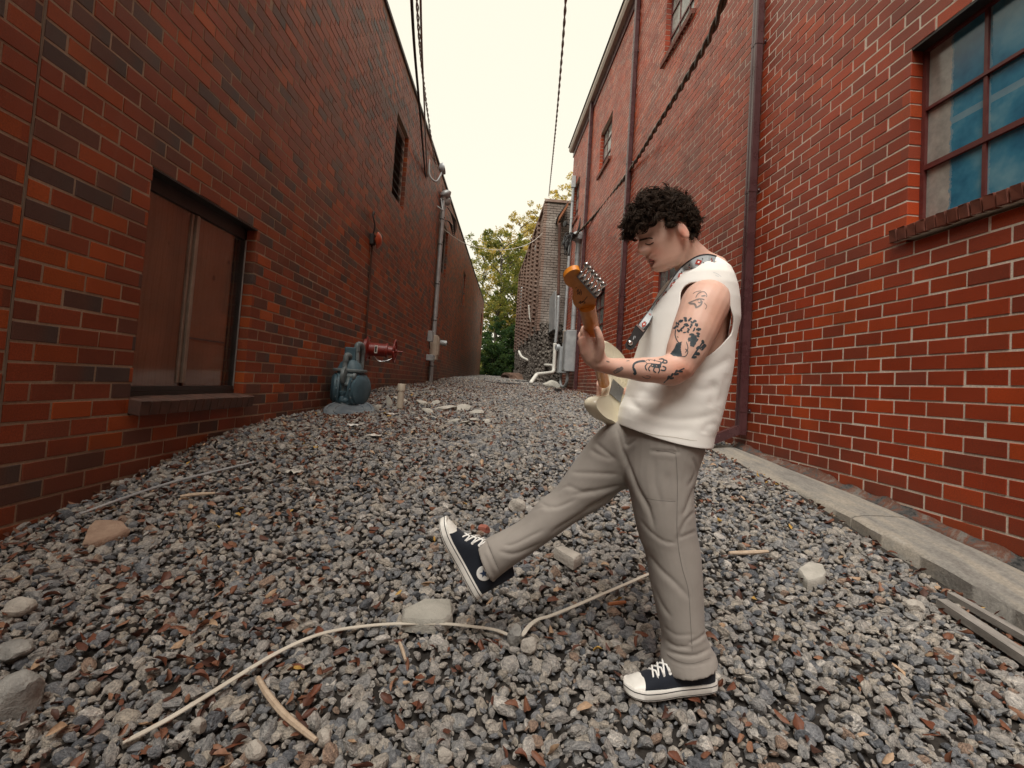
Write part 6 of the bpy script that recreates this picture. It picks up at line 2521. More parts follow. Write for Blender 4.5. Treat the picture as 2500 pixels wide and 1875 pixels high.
def shoe(name, M, side, high, label):
    """own frame: +x toe, +z up, +y to the camera side; M places it"""
    L = .287
    root = MB()

    def W(x):          # half width along the sole
        return float(np.interp(x, [0, .01, .03, .07, .13, .19, .235, .265, .280, .287], [.012, .025, .032, .034, .034, .041, .042, .034, .020, .004]))

    def sole_ring(k, z):
        xs = np.concatenate([np.linspace(0, L, 26), np.linspace(L, 0, 26)[1:-1]])
        out = []
        for i, x in enumerate(xs):
            s = 1 if i < 26 else -1
            spring = .014 * max(0, (x - .20) / .087) ** 2
            out.append(M @ Vector((x + (k * .004 if x > .2 else -k * .004), s * (W(x) + k * .004), z + spring)))
        return out
    m = MB().loft([sole_ring(0, 0), sole_ring(1, .004), sole_ring(1, .026), sole_ring(.6, .030)])
    sole = m.build(name + "_sole", M_RUBBER, PERSON, smooth=50)
    sole.name = "shoe_sole"
    m = MB()
    for z in (.022,):
        r = sole_ring(1.12, z)
        r2 = sole_ring(1.12, z + .0028)
        m.loft([r, r2], cap=False)
    m.build("sole_stripe", M_STRIPE, sole)
    m = MB().loft([sole_ring(1.10, .0055), sole_ring(1.10, .0075)], cap=False)
    m.build("sole_stripe", M_STRIPE, sole)
    # upper: sections along x
    def top(x):
        if high:
            return float(np.interp(x, [0, .03, .09, .115, .15, .20, .235, .265, .287], [.150, .160, .164, .158, .118, .068, .054, .044, .028]))
        return float(np.interp(x, [0, .03, .09, .12, .15, .20, .235, .265, .287], [.120, .125, .122, .106, .086, .064, .053, .044, .028]))
    rings = []
    xs = np.linspace(.004, L - .006, 44)
    for x in xs:
        t = top(x)
        w = W(x) * .97
        spring = .014 * max(0, (x - .20) / .087) ** 2
        wt = float(np.interp(x, [0, .05, .10, .16, .22, .287], [.020, .026, .024, .026, .030, .006]))
        ring = []
        for k in range(24):
            a = PI * k / 23
            ca, sa = math.cos(a), math.sin(a)
            f = sa ** .75
            yw = w * (1 - f) + wt * f
            ring.append(M @ Vector((x, math.copysign(abs(ca) ** .55, ca) * (w * (1 - sa ** 3) + wt * sa ** 3), .027 + spring + (t - .027 - spring) * (sa ** .9))))
        rings.append(ring)
    up_ = MB().loft(rings).build("shoe_upper", M_CANVAS, PERSON, smooth=60)
    # toe cap
    rings = []
    for x in np.linspace(.238, L - .002, 14):
        t = top(x) + .0025
        w = W(x) * .985 + .0015
        spring = .014 * max(0, (x - .20) / .087) ** 2
        wt = float(np.interp(x, [.2, .25, .287], [.033, .028, .006]))
        rings.append([M @ Vector((x + .0015 - .010 * math.sin(a) * (1 - (x - .238) / .05), math.copysign(abs(math.cos(a)) ** .55, math.cos(a)) * (w * (1 - math.sin(a) ** 3) + wt * math.sin(a) ** 3), .026 + spring + (t - .026 - spring) * (math.sin(a) ** .9))) for a in [PI * k / 23 for k in range(24)]])
    MB().loft(rings).build("toe_cap", M_RUBBER, sole, smooth=60)
    # laces across the throat and eyelets
    n = 6
    for i in range(n):
        x = .205 - .017 * i
        z = top(x)
        for s in (-1, 1):
            p0 = Vector((x, s * .026, z - .016))
            MB().lathe(M @ p0, (M.to_3x3() @ Vector((0, s, .5))), [(0, .0048), (.0025, .0045), (.003, .002)], 10).build("eyelet", M_LACE, up_)
        x2 = x - .015
        z2 = top(x2)
        for s in (-1, 1):
            MB().tube([M @ Vector((x, s * .027, z - .014)), M @ Vector((x - .003, s * .014, z + .002)), M @ Vector((x2 + .003, -s * .014, z2 + .004)), M @ Vector((x2, -s * .027, z2 - .013))], .0030, 6).build("lace", M_LACE, up_, smooth=180)
    # bow
    b0 = Vector((.102, 0, top(.102) + .004))
    m = MB()
    for s in (-1, 1):
        m.tube([M @ q for q in spline([b0, b0 + Vector((.012, s * .028, .004)), b0 + Vector((.022, s * .038, -.014)), b0 + Vector((.010, s * .030, -.016)), b0], 5)], .0028, 6)
        m.tube([M @ q for q in spline([b0, b0 + Vector((.020, s * .016, -.006)), b0 + Vector((.034, s * .034, -.026))], 5)], .0026, 6)
    m.build("lace_bow", M_LACE, up_, smooth=180)
    return sole, up_


# standing shoe: toe left, heel right
ys = YC - .06
A = onY(1744, 1668, ys)
B = onY(1545, 1686, ys - .035)
fx = (B - A).normalized()
fz = (EZ - fx * fx.z).normalized()
fy = fz.cross(fx)
if fy.y > 0:
    fy = -fy
MS = Matrix((fx, fy, fz)).transposed().to_4x4()
MS.translation = A + Vector((0, 0, -.012))
shoe("standing", MS, 1, False, "")
ykk = YC + .09
A = onY(1163, 1462, ykk)
B = onY(1062, 1272, ykk)
fx = (B - A).normalized()
fz = onY(1160, 1340, ykk) - onY(1112, 1366, ykk)
fz = (fz - fx * fz.dot(fx)).normalized()
fy = fz.cross(fx)
if fy.y > 0:
    fy = -fy
MK = Matrix((fx, fy, fz)).transposed().to_4x4()
MK.translation = A + fx * .004
sk, uk = shoe("kicking", MK, 1, True, "")
# round ankle patch with a star
pc = Vector((.068, .0335, .070))
ctr = MK @ pc
ny = (MK.to_3x3() @ Vector((0, 1, 0))).normalized()
gx, gz_ = (MK.to_3x3() @ Vector((1, 0, 0))).normalized(), (MK.to_3x3() @ Vector((0, 0, 1))).normalized()
MB().lathe(ctr - ny * .004, ny, [(0, .0245), (.0045, .0245), (.0055, .022)], 28).build("ankle_patch", M_LACE, uk)
star = [ctr + ny * .0018 + (gx * math.cos(a) + gz_ * math.sin(a)) * (.0145 if k % 2 == 0 else .006) for k, a in [(k, PI * k / 5 + .3) for k in range(10)]]
MB().prism(star, ny * .0012).build("star", M_PATCHB, uk)

# ================================================================ guitar
M_MAPLE = None


def maple_mat():
    t = NT("amber_maple")
    pos = t.n("NewGeometry").outputs['Position']
    mp = t.n("Mapping")
    mp.inputs['Scale'].default_value = (60, 60, 6)
    mp.inputs['Rotation'].default_value = (0, math.radians(-14), 0)
    t.l(pos, mp.inputs['Vector'])
    f = t.noise(mp.outputs[0], 1.0, 4, .6)
    t.col(t.ramp(f, [(0.3, (0.62, 0.20, 0.018)), (0.7, (0.74, 0.275, 0.035))]))
    t.rough(0.32, 0.5)
    t.b.inputs['Coat Weight'].default_value = .4
    t.b.inputs['Coat Roughness'].default_value = .15
    return t.m


M_MAPLE = maple_mat()
M_CREAMG = worn("guitar_cream", (0.73, 0.66, 0.50), (0.78, 0.71, 0.55), 4, .28, .05, 40, .001, spec=.55)
M_CHROME = worn("chrome", (0.60, 0.61, 0.62), (0.72, 0.73, 0.74), 30, .22, .05, 60, .0005, metal=1.0)
M_ROSE = worn("fretboard_dark", (0.05, 0.028, 0.018), (0.08, 0.045, 0.03), 30, .5)
M_NECKPL = worn("neck_plate", (0.20, 0.20, 0.20), (0.27, 0.27, 0.27), 20, .3, metal=.8)
GUITAR = empty("electric_guitar", onY(1478, 1000, 1.66))
tag(GUITAR, "cream electric guitar with amber neck held upright by the guitarist", "guitar")
# neck axis from the body joint to the nut (its back faces the camera)
NJ, NN = onY(1474, 934, 1.63), onY(1433, 748, 1.26)
nax = (NN - NJ).normalized()
view = ((NJ + NN) / 2).normalized()
nside = nax.cross(view).normalized()               # across the neck in view
nside = nside if nside.x > 0 else -nside
nback = nside.cross(nax).normalized()              # out of the back of the neck, towards the camera
nback = nback if nback.y < 0 else -nback
rings = []
for k in range(15):
    t = k / 14
    c = NJ.lerp(NN, t)
    w = .0185 + .0025 * t
    ring = []
    for j in range(18):
        a = PI * j / 17
        ring.append(c + nside * math.cos(a) * w + nback * (math.sin(a) ** .8) * (.020 - .003 * t))
    rings.append(ring)
neck = MB().loft(rings).build("neck", M_MAPLE, GUITAR, smooth=50)
rings = [[c + nside * s * w + nback * o for s, o in ((-1, 0), (1, 0), (1, -.007), (-1, -.007))] for c, w in ((NJ, .0185), (NN, .021))]
MB().loft(rings).build("fretboard", M_ROSE, neck)
# headstock: outline read from the photograph, lying in the headstock's own plane
HP0 = NN + nback * .004
hn = (nback + nax * .10).normalized()


def on_plane(u, v, p0, nrm):
    r = ray(u, v)
    return r * (p0.dot(nrm) / r.dot(nrm))


out = [R1(*p) for p in ((262, 1300), (240, 1302), (208, 1290), (182, 1252), (186, 1185), (176, 1122), (132, 1100), (104, 1064), (98, 1030), (120, 992), (160, 962), (205, 950), (238, 958), (250, 985), (290, 1050), (340, 1120), (392, 1200), (384, 1245), (378, 1300))]
sp_ = spline([(a, b, 0) for a, b in out], 4)
poly = [on_plane(q.x, q.y, HP0, hn) for q in sp_]
hs = MB().prism(poly, -hn * .0145).build("headstock", M_MAPLE, GUITAR, smooth=30)
HPL = HP0 + hn * .0005
plate = [R1(*p) for p in ((212, 1003), (236, 985), (405, 1165), (380, 1200))]
mp_ = MB().prism([on_plane(a, b, HPL, hn) for a, b in plate], hn * .006)
mp_.build("tuner_plate", M_NECKPL, hs)
for k in range(6):
    t = k / 5
    a = R1(232 + 158 * t, 1008 + 168 * t)
    b = R1(262 + 158 * t, 975 + 165 * t)
    c = R1(290 + 150 * t, 935 + 172 * t)
    pa, pb, pcx = [on_plane(q[0], q[1], HPL + hn * .006, hn) for q in (a, b, c)]
    MB().tube([pa, pb], .0058, 10).build("tuner_housing", M_CHROME, hs, smooth=60)
    tn = MB().tube([pb, pcx], .0026, 8)
    d = (pcx - pb).normalized()
    sd = d.cross(hn).normalized()
    tn.tube([pcx - d * .001, pcx + d * .005, pcx + d * .011, pcx + d * .015], [.003, .0075, .0085, .004], 12, flat=.6)
    tn.build("tuner_peg", M_CHROME, hs, smooth=60)
M_LOGO = worn("logo_ink", (0.06, 0.022, 0.008), (0.09, 0.035, 0.012), 50, .5)


def flat_strokes(name, strokes, p0, nrm, mat, parent):
    m = MB()
    for w, pts in strokes:
        P = spline([(a, b, 0) for a, b in [R1(*q) for q in pts]], 5)
        ring = []
        for i, p in enumerate(P):
            d = (P[min(i + 1, len(P) - 1)] - P[max(i - 1, 0)]).normalized()
            s = Vector((-d.y, d.x, 0)) * w / 2
            ring += [on_plane(p.x + s.x, p.y + s.y, p0, nrm), on_plane(p.x - s.x, p.y - s.y, p0, nrm)]
        m.add(ring, [(2 * k, 2 * k + 1, 2 * k + 3, 2 * k + 2) for k in range(len(P) - 1)])
    return m.build(name, mat, parent)


flat_strokes("script_logo", [(1.5, [(232, 1255), (250, 1235), (245, 1260), (268, 1238), (262, 1252), (285, 1225), (310, 1195)]), (1.3, [(268, 1240), (290, 1245), (275, 1262)]), (1.4, [(215, 1150), (230, 1130), (222, 1175), (245, 1150), (238, 1180)]), (1.3, [(245, 1130), (258, 1160), (250, 1185)]), (1.2, [(200, 1120), (215, 1112)])], HP0 + hn * .0008, hn, M_LOGO, hs)
# body: a double-cutaway slab, back towards the player, edge towards the camera
gb_n = Vector((.68, -.72, .08)).normalized()       # out of the back of the body
gl = nax - gb_n * nax.dot(gb_n)
gl.normalize()                                     # along the body, to the neck
gs = gl.cross(gb_n).normalized()                   # across the body
if gs.z < 0:
    gs = -gs
g0 = NJ - nax * .02 + Vector((.022, 0, 0))
# outline in (along, across): along is + to the neck; across + is the upper (strap horn) side
ol = [(.02, .030), (.035, .048), (.085, .070), (.115, .100), (.105, .130), (.06, .148), (0, .150), (-.06, .135), (-.12, .125), (-.18, .145), (-.25, .168), (-.31, .150), (-.345, .095), (-.352, .02), (-.345, -.06), (-.31, -.13), (-.25, -.165), (-.18, -.155), (-.12, -.125), (-.06, -.120), (-.01, -.130), (.04, -.125), (.06, -.105), (.045, -.075), (.015, -.050), (.005, -.030)]
ol = spline([(a, b, 0) for a, b in ol + [ol[0]]], 4)[:-1]


def gb(a, b, o):
    return g0 + gl * a + gs * b + gb_n * o


def inset(k):
    cx_ = sum(q.x for q in ol) / len(ol)
    return [(q.x - (q.x - cx_) * k, q.y * .88 * (1 - k)) for q in ol]


rings = []
for o_, k in ((.002, .09), (.004, .05), (-.003, .018), (-.012, 0), (-.030, 0), (-.039, .018), (-.044, .05)):
    rings.append([gb(a, b, o_) for a, b in inset(k)])
gbody = MB().loft(rings).build("body", M_CREAMG, GUITAR, smooth=60)
pl = [gb(a, b, .0045) for a, b in ((.005, -.030), (.005, .022), (-.062, .022), (-.062, -.030))]
MB().prism(pl, gb_n * .002).build("neck_plate", M_NECKPL, gbody)
# ---------------------------------------------------------------- guitar strap (part of the guitar)
M_STRAPD = cloth_mat("strap_dark", (0.03, 0.03, 0.035), (0.05, 0.05, 0.055), 900, .2)
M_STRAPL = cloth_mat("strap_pale_weave", (0.42, 0.46, 0.48), (0.58, 0.61, 0.62), 700, .3)
M_STRAPR = cloth_mat("strap_red", (0.36, 0.05, 0.035), (0.46, 0.08, 0.05), 700, .2)
M_LEATH = worn("strap_leather", (0.015, 0.014, 0.015), (0.03, 0.028, 0.028), 30, .5)


def strap_point(u, v):
    q = hit(BV_SHIRT, u, v, .015)
    return q if q is not None else onY(u, v, YC - .13)


SP = [((1744, 640), 34), (R1(1400, 868), 34), (R1(1320, 878), 33), (R1(1250, 918), 31), (R1(1190, 962), 29), (R1(1140, 1010), 24), (R1(1092, 1062), 18), (R1(1040, 1130), 12), (R1(985, 1190), 10), (R1(940, 1245), 11), (R1(895, 1318), 15), (R1(850, 1395), 20), (R1(810, 1455), 24), (R1(790, 1490), 26)]
cl = spline([(a, b, 0) for (a, b), w in SP], 6)
wd = np.interp(np.linspace(0, len(SP) - 1, len(cl)), range(len(SP)), [w for _, w in SP])


def strap_ribbon(f0, f1, lift, name, mat, parent, thick=.003):
    A, B = [], []
    for i, p in enumerate(cl):
        d = (cl[min(i + 1, len(cl) - 1)] - cl[max(i - 1, 0)]).normalized()
        s = Vector((-d.y, d.x, 0))
        c = strap_point(p.x, p.y)
        yv = c.y - lift
        A.append(onY(p.x + s.x * wd[i] * f0, p.y + s.y * wd[i] * f0, yv))
        B.append(onY(p.x + s.x * wd[i] * f1, p.y + s.y * wd[i] * f1, yv))
    # even out the depth along the strap
    for _ in range(10):
        for L_ in (A, B):
            for i in range(1, len(L_) - 1):
                L_[i] = L_[i] * .5 + (L_[i - 1] + L_[i + 1]) * .25
    rings = [[a, b, b + EY * thick, a + EY * thick] for a, b in zip(A, B)]
    return MB().loft(rings).build(name, mat, parent, smooth=40), A, B


strap, A0, B0 = strap_ribbon(-.5, .5, .004, "strap", M_STRAPD, GUITAR)
band, A1, B1 = strap_ribbon(-.38, .38, .0055, "woven_band", M_STRAPL, strap)
for k in range(9):
    i = int((k + .6) / 9.4 * (len(cl) - 1))
    c = (A1[i] + B1[i]) / 2 - EY * .0012
    ac = (B1[i] - A1[i]) / 2
    al = (A1[min(i + 1, len(cl) - 1)] - A1[max(i - 1, 0)]).normalized() * .013
    MB().prism([c + al, c + ac * .62, c - al, c - ac * .62], -EY * .0008).build("red_diamond", M_STRAPR, strap)
    MB().prism([c + al * .35, c + ac * .22, c - al * .35, c - ac * .22], -EY * .0016).build("diamond_centre", M_LACE, strap)
    j = min(i + 6, len(cl) - 1)
    for f in (.30, .70):
        c2 = A1[j].lerp(B1[j], f) - EY * .001
        MB().prism([c2 + al * .55, c2 + ac * .16, c2 - al * .55, c2 - ac * .16], -EY * .0007).build("dark_petal", M_STRAPD, strap)
# leather end over the strap button on the horn
lp = [(R1(742, 1440)), (R1(820, 1512))]
e0 = A0[-1].y
pts = [R1(*p) for p in ((735, 1452), (768, 1470), (820, 1515), (850, 1545))]
tip = [R2(*p) for p in ((690, 80), (655, 145), (660, 180), (690, 200), (725, 190), (755, 150), (790, 110), (840, 60))]
outl = [R1(745, 1450), R1(700, 1545), R1(665, 1600)] + [R2(650, 150), R2(658, 185), R2(690, 203), R2(728, 188), R2(760, 140)] + [R1(800, 1560), R1(830, 1515), R1(880, 1440), R1(862, 1432), R1(805, 1500)]
leather = MB().prism([onY(a, b, e0 - .006) for a, b in outl], EY * .004).build("leather_end", M_LEATH, strap)
MB().lathe(onY(*R2(692, 138), e0 - .006), (0, -1, 0), [(0, .0085), (.004, .008), (.006, .004)], 14).build("strap_button", M_CHROME, strap, smooth=60)
flat_y = e0 - .0068
m = MB()
for w, p in ((1.2, [(725, 105), (735, 75), (745, 80), (738, 95)]), (1.2, [(728, 75), (722, 110)])):
    P = [R2(*q) for q in p]
    for a, b in zip(P[:-1], P[1:]):
        m.tube([onY(a[0], a[1], flat_y), onY(b[0], b[1], flat_y)], .0007, 4)
m.build("stamp", M_STRAPL, strap)
MB().prism([onY(*R1(*p), e0 - .0075) for p in ((748, 1452), (760, 1440), (826, 1502), (812, 1515))], EY * .004).build("strap_keeper", M_CHROME, strap)

# ================================================================ things lying on the gravel
def G2(u, v, dz=.02):
    return onG(u, v, dz)


def ground_rock(name, u, v, wpx, hpx, seed, mat, label, cat="rock", dims=None, group=None, sink=.25, rot=0.0):
    p = G2(u, v)
    s = wpx * p.y / F
    hh = hpx * p.y / F
    d = dims or (1.0, .85, hh / s)
    me = rock_mesh(name, seed, 3, d, 8, .05, mat)
    o = bpy.data.objects.new(name, me)
    o.location = (p.x, p.y, gz(p.x, p.y) + .02 + hh * (.5 - sink))
    o.scale = (s, s, s)
    o.rotation_euler = (0, 0, rot)
    tag(o, label, cat, group)
    link(o)
    return o


M_ROCKP = worn("rock_pale", (0.34, 0.31, 0.27), (0.52, 0.48, 0.42), 11, .9, .9, 75, .010, c3=(0.58, 0.55, 0.49), spec=.2)
M_ROCKG = worn("rock_grey", (0.24, 0.235, 0.22), (0.38, 0.37, 0.34), 14, .9, .9, 80, .010, spec=.25)
M_ROCKT = worn("rock_tan", (0.30, 0.20, 0.145), (0.42, 0.30, 0.22), 11, .9, .9, 75, .010, spec=.25)
M_CONCP = worn("concrete_chunk", (0.36, 0.345, 0.30), (0.50, 0.475, 0.42), 8, .92, .8, 110, .008, spec=.2)


def slab(name, px, dz_top, label, mat, cat, thick=.04, group=None):
    """flat broken slab; px outline of its top face, lying on the gravel"""
    r = random.Random(len(px) * 7 + int(px[0][0]))
    cu, cv = sum(p[0] for p in px) / len(px), sum(p[1] for p in px) / len(px)
    base = G2(cu, cv, dz_top)
    top = []
    for (u, v) in px:
        q = G2(u, v, dz_top)
        q.z += r.uniform(-.004, .004)
        top.append(q)
    c = sum(top, Vector()) / len(top)
    rings = []
    for k, (o_, s_) in enumerate(((-thick, 1.02), (-thick * .5, 1.05), (-.006, 1.02), (0, .96), (.002, .55))):
        ring = []
        for i, q in enumerate(top):
            nx = top[(i + 1) % len(top)]
            for f in (0, .33, .66):
                e = q.lerp(nx, f)
                e = c + (e - c) * s_ * (1 + .05 * mnoise.noise(e * 40 + Vector((0, 0, k * .7))))
                ring.append(Vector((e.x, e.y, e.z + o_)))
        rings.append(ring)
    o = MB().loft(rings).build(name, mat, None, smooth=28, origin=c - EZ * thick)
    tag(o, label, cat, group)
    return o


R3 = lambda x, y: (1000 + .3617 * x, 1150 + .3617 * y)
R4 = lambda x, y: (600 + .40687 * x, 1400 + .40687 * y)
slab("stone_slab", [R4(*p) for p in ((950, 215), (1075, 152), (1228, 150), (1238, 235), (1190, 268), (1050, 275), (945, 262))], .055, "flat pale grey broken slab behind the white strip", M_CONCP, "slab", .05)
slab("brick_offcut", [R3(*p) for p in ((978, 520), (1035, 503), (1160, 562), (1108, 595))], .075, "pale cut brick end on the gravel under the kicking leg", M_ROCKP, "brick", .05)
slab("concrete_chunk", [(1950, 1388), (1975, 1370), (2008, 1376), (2018, 1398), (2010, 1408), (1972, 1420)], .05, "flat pale concrete chunk right of the standing leg", M_CONCP, "chunk", .05)
slab("sandstone_piece", [(217, 1283), (232, 1270), (262, 1267), (300, 1272), (314, 1290), (284, 1303), (240, 1320), (205, 1318)], .05, "tan flat stone with a hollow by the brown wall", M_ROCKT, "stone", .035)
ground_rock("boulder", 40, 1730, 112, 112, 41, M_ROCKG, "big grey boulder at the left edge of the gravel", sink=.25)
ground_rock("white_rock", 45, 1495, 72, 46, 42, M_ROCKP, "chalky white rock near the left edge", sink=.2)
ground_rock("flat_rock", 30, 1600, 80, 42, 43, M_ROCKG, "flat dark grey rock at the left edge above the boulder", sink=.2)
ground_rock("pale_rock", 1255, 1575, 42, 58, 44, M_ROCKG, "upright grey stone standing where the white strip ends", sink=.1)
ground_rock("pale_rock", 1290, 1595, 42, 52, 45, M_ROCKP, "cream stone right beside the upright grey one", sink=.2)
ground_rock("pale_rock", 1262, 1245, 42, 34, 46, M_ROCKP, "pale lump of rock above the kicking shin", sink=.2)
ground_rock("red_stone", 1182, 1298, 34, 24, 47, worn("brick_fragment", (0.27, 0.085, 0.06), (0.36, 0.13, 0.09), 12, .85), "reddish brick fragment just above the trouser cuff", "stone", sink=.2)
ground_rock("white_pebble", 1085, 1855, 40, 36, 48, M_ROCKP, "white pebble at the bottom edge", "stone", sink=.2)
ground_rock("white_pebble", 485, 1785, 40, 40, 49, M_ROCKP, "round cream pebble below the wooden strip", "stone", sink=.2)
ground_rock("white_pebble", 625, 1845, 52, 44, 50, M_ROCKP, "rounded cream stone under the end of the stick", "stone", sink=.2)
ground_rock("stone", 790, 1815, 40, 42, 51, M_ROCKP, "sandy stone at the lower end of the broken stick", "stone", sink=.2)
ground_rock("stone", 880, 1790, 44, 58, 52, M_ROCKG, "long dark speckled stone right of the broken stick", "stone", dims=(.7, 1.0, .6), sink=.2)
ground_rock("stone", 2320, 1405, 40, 34, 53, M_ROCKG, "squarish grey stone by the end of the weathered boards", "stone", sink=.2)
ground_rock("stone", 2235, 1490, 42, 34, 54, M_ROCKP, "pale square stone left of the weathered boards", "stone", sink=.2)

# white plastic strip curling over the gravel, in two lengths
M_STRIP = worn("plastic_strip", (0.52, 0.47, 0.39), (0.66, 0.61, 0.52), 6, .5, c3=(0.72, 0.69, 0.62))


def strip(name, pts, w, label, cat, mat=M_STRIP, h0=.028, hs=None, thick=.004):
    P = []
    for i, (u, v) in enumerate(pts):
        P.append(G2(u, v, h0 if hs is None else hs[i]))
    path = spline(P, 8)
    rings = []
    for i, q in enumerate(path):
        t = (path[min(i + 1, len(path) - 1)] - path[max(i - 1, 0)]).normalized()
        s = t.cross(EZ).normalized()
        ww = w * min(1, .35 + .65 * min(i, len(path) - 1 - i) / 3)
        rings.append([q + s * ww / 2, q - s * ww / 2, q - s * ww / 2 - EZ * thick, q + s * ww / 2 - EZ * thick])
    o = MB().loft(rings).build(name, mat, None, smooth=20, origin=path[len(path) // 2])
    tag(o, label, cat)
    return o


strip("plastic_strip", [(300, 1812), (400, 1760), (500, 1700), (580, 1650), (672, 1595), (755, 1556), (828, 1536), (925, 1524), (1007, 1521), (1088, 1522), (1150, 1528), (1206, 1536), (1245, 1550)], .016, "long pale plastic strip curving across the gravel in front", "strip", h0=.038, thick=.003)
strip("plastic_strip", [(1275, 1552), (1290, 1530), (1312, 1512), (1345, 1502), (1400, 1480), (1470, 1450), (1540, 1420), (1580, 1402), (1640, 1378)], .016, "shorter pale strip running up behind the standing leg", "strip", h0=.042, thick=.003)
M_STICK = worn("pale_wood", (0.40, 0.30, 0.21), (0.52, 0.41, 0.30), 20, .7, stretch=(3, 3, 3))
def stick(pts, r, label, nm="broken_stick", h=.04, mat=None):
    P = [G2(u, v, h) for u, v in pts]
    path = spline(P, 6)
    rr_ = [r * (.6 + .4 * math.sin(PI * (.1 + .85 * i / (len(path) - 1)))) for i in range(len(path))]
    o = MB().tube(path, rr_, 7).build(nm, mat or M_STICK, None, smooth=50, origin=path[len(path) // 2])
    tag(o, label, "stick")
stick([(630, 1655), (650, 1690), (690, 1740), (730, 1775), (772, 1808)], .010, "pale split stick lying below the long plastic strip")
stick([(975, 1568), (982, 1585), (990, 1612)], .006, "short straw-coloured stick above the middle of the gravel")
stick([(1780, 1350), (1830, 1349), (1875, 1346)], .011, "flat splinter of wood right of the standing trouser leg", "wood_splinter")
stick([(1485, 1475), (1510, 1472), (1528, 1470)], .008, "small red-brown splinter under the shorter strip", "wood_splinter", mat=M_WOODR)
stick([(195, 1255), (320, 1210), (430, 1175), (530, 1150), (620, 1128)], .0085, "long thin grey rod lying along the foot of the brown wall", "metal_rod", .035, M_GREY)
stick([(440, 1212), (480, 1207), (525, 1204)], .010, "pale splinter of wood out from the brown wall", "wood_splinter")

# weathered boards at the right edge
M_BOARD = worn("board_weathered", (0.20, 0.185, 0.165), (0.33, 0.305, 0.275), 4, .85, .6, 60, .004, stretch=(12, 2.0, 8), c3=(0.42, 0.39, 0.35))


def board(a, b, w, th, label, dz):
    A_, B_2 = G2(a[0], a[1], dz), G2(b[0], b[1], dz)
    d = (B_2 - A_)
    s = d.cross(EZ).normalized() * w / 2
    rings = []
    for k in range(9):
        t = k / 8
        c = A_ + d * t
        j = .004 * mnoise.noise(c * 9)
        rings.append([c + s * (1 + j * 6), c - s * (1 - j * 4), c - s - EZ * th, c + s - EZ * th])
    o = MB().loft(rings).build("weathered_board", M_BOARD, None, origin=(A_ + B_2) / 2 - EZ * th)
    tag(o, label, "board", "weathered boards at the kerb")


board((2300, 1462), (2560, 1632), .050, .032, "lower weathered grey board pointing out of the frame at the right", .062)
board((2322, 1446), (2560, 1580), .036, .026, "thinner dark board lying behind the lower weathered one", .055)

# rubble of broken concrete in the middle distance
rub = [((980, 978), 46, 26), ((1030, 985), 42, 22), ((1062, 985), 40, 20), ((1048, 1006), 44, 18), ((1090, 1000), 60, 26), ((1130, 1000), 52, 28), ((1165, 1008), 56, 26), ((1108, 1030), 40, 20), ((1135, 1034), 32, 20), ((1160, 1028), 38, 18), ((1038, 1026), 30, 16), ((1188, 1030), 30, 12), ((1062, 1022), 26, 12), ((1012, 1012), 24, 12)]
RUBL = ["concrete piece at the left end of the heap's back row", "second concrete piece in the heap's back row from the left", "third concrete piece in the heap's back row from the left", "concrete piece just below the back row at the heap's left", "large concrete piece in the middle of the heap", "large concrete piece right of the heap's middle",
        "broad concrete piece at the right end of the heap", "concrete piece in front of the heap's middle", "small concrete piece in front, right of the heap's middle", "concrete piece in front below the broad right-end one", "small concrete piece in front at the heap's left", "thin pale flake lowest at the right of the heap", "small flake in front between the left and middle pieces", "small flake nearest the drain stub"]
for k, ((u, v), w, h) in enumerate(rub):
    p = G2(u, v)
    s = w * p.y / F
    me = rock_mesh("rubble", 200 + k, 2, (1.0, .7, .30), 10, .04, M_CONCP)
    o = bpy.data.objects.new("concrete_piece", me)
    o.location = (p.x, p.y, gz(p.x, p.y) + .03)
    o.scale = (s, s, s)
    o.rotation_euler = (.35 * math.sin(k * 2.1), .3 * math.cos(k * 1.3), k * .8)
    tag(o, RUBL[k], "rubble", "heap of broken concrete")
    link(o)
# capped drain pipe in its lump of concrete
t = empty("drain_stub", G2(975, 990))
tag(t, "capped beige drain stub set in broken concrete right of the gas meter", "pipe")
p = G2(976, 1000)
M_BEIGE = worn("pvc_beige", (0.42, 0.36, 0.28), (0.50, 0.44, 0.35), 8, .5)
bs = p.y / F
MB().lathe(p + EZ * .02, EZ, [(0, 8.0 * bs), (42 * bs, 8.0 * bs), (42 * bs, 9.5 * bs), (58 * bs, 9.5 * bs), (59 * bs, 9 * bs)], 20).build("pipe", M_BEIGE, t, smooth=40)
for k, (u, v, w, h, ry) in enumerate([(975, 1000, 24, 30, .2), (950, 990, 26, 34, -.35), (922, 998, 26, 18, .1)]):
    q = G2(u, v)
    me = rock_mesh("lump", 300 + k, 2, (.8, .7, 1.15), 9, .04, M_CONCP)
    me.transform(wmat(t).inverted() @ Matrix.Translation((q.x, q.y, gz(q.x, q.y) + h * bs * .35)) @ Matrix.Rotation(ry, 4, 'Y') @ Matrix.Diagonal((w * bs, w * bs, h * bs, 1)))
    link(bpy.data.objects.new("concrete_lump", me), t)
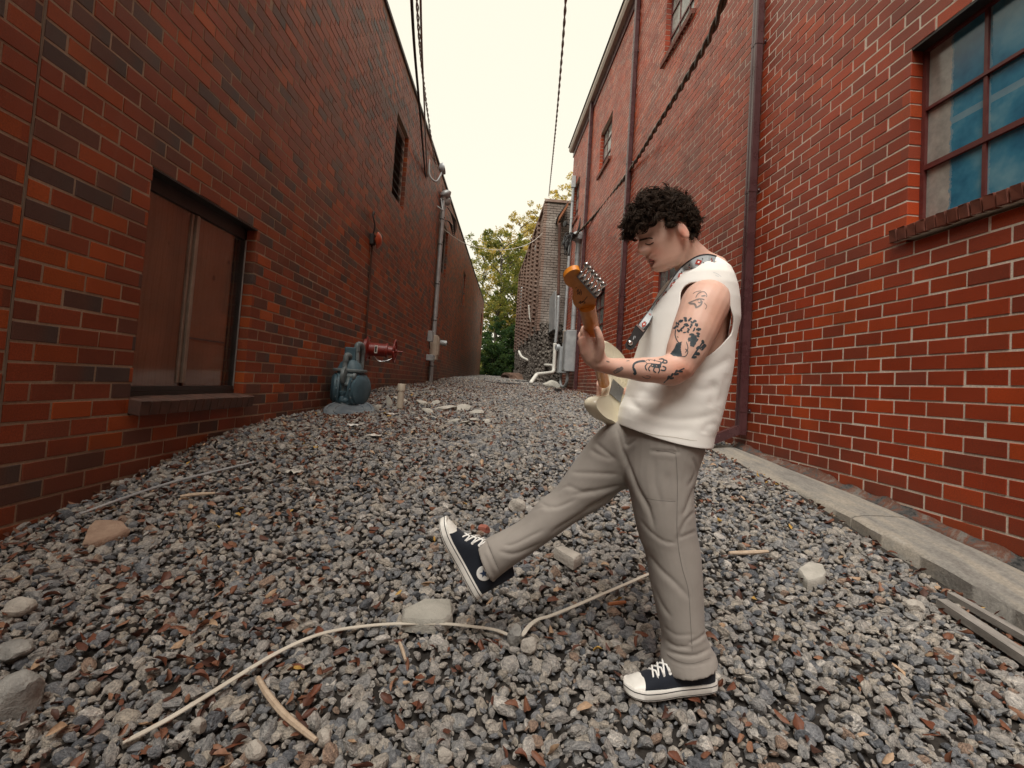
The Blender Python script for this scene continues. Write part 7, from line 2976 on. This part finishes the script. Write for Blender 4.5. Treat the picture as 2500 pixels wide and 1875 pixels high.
# scraps of paper and leaves of colour
for k, (u, v, w, lab, c) in enumerate([(862, 1037, 26, "white scrap of paper below the oval cover plate", (0.74, 0.72, 0.68)), (915, 1062, 30, "torn pale scrap of paper right of the paper by the plate", (0.62, 0.58, 0.52)), (957, 1010, 22, "pale scrap by the concrete lumps", (0.66, 0.60, 0.54)), (720, 1150, 36, "crumpled pale scrap near the brown wall", (0.50, 0.47, 0.42))]):
    p = G2(u, v, .035)
    s = w * p.y / F / 2
    mt = worn("paper_%d" % k, c, tuple(q * .85 for q in c), 20, .8)
    m = MB()
    n = 5
    vs = [(p + Vector(((i / n * 2 - 1) * s, (j / n * 2 - 1) * s * .8, .02 * mnoise.noise(Vector((i * .8, j * .7, k * 3)))))) for j in range(n + 1) for i in range(n + 1)]
    m.add(vs, [(j * (n + 1) + i, j * (n + 1) + i + 1, (j + 1) * (n + 1) + i + 1, (j + 1) * (n + 1) + i) for j in range(n) for i in range(n)])
    o = m.build("paper_scrap", mt, None, smooth=180, origin=p)
    md = o.modifiers.new("thick", 'SOLIDIFY')
    md.thickness = .002
    tag(o, lab, "paper")
# dark planks and blocks further up the alley
def block(u, v, w, h, d, label, mat, rot=0.0, nm="timber_block"):
    p = G2(u, v)
    s = p.y / F
    o = MB().bbox(p + EZ * h * s * .45, (w * s, d, h * s), .006, Matrix.Rotation(rot, 3, 'Z')).build(nm, mat, None, origin=p)
    tag(o, label, "block")
block(1268, 960, 22, 9, .12, "dark block on the gravel in the middle of the alley", M_BOARD, .2)
block(1362, 955, 15, 7, .14, "dark block beside the splash stone at the far corner", M_DARKFRAME, .3)
block(1235, 937, 75, 3, .06, "long thin dark bar lying across the far gravel", M_DARKFRAME, .15, "dark_bar")
block(1270, 932, 70, 3, .06, "second dark bar just behind the first across the alley", M_DARKFRAME, -.1, "dark_bar")
ground_rock("splash_stone", 1346, 945, 46, 26, 71, M_CONCP, "sloping pale stone by the corner of the red building", "stone", sink=.3)
# earth bank with roots at the end of the alley
o = bpy.data.objects.new("earth_bank", rock_mesh("earth_bank", 77, 3, (1, 1.5, .42), 6, .12, worn("earth_red", (0.11, 0.062, 0.042), (0.19, 0.115, 0.08), 3, .95, .9, 30, .02)))
p = onY(1262, 905, 27)
o.location = (p.x + .2, p.y, gz(p.x, p.y) - .1)
o.scale = (2.6, 3.4, 2.8)
tag(o, "low bank of bare reddish earth at the foot of the old building", "earth bank")
link(o)
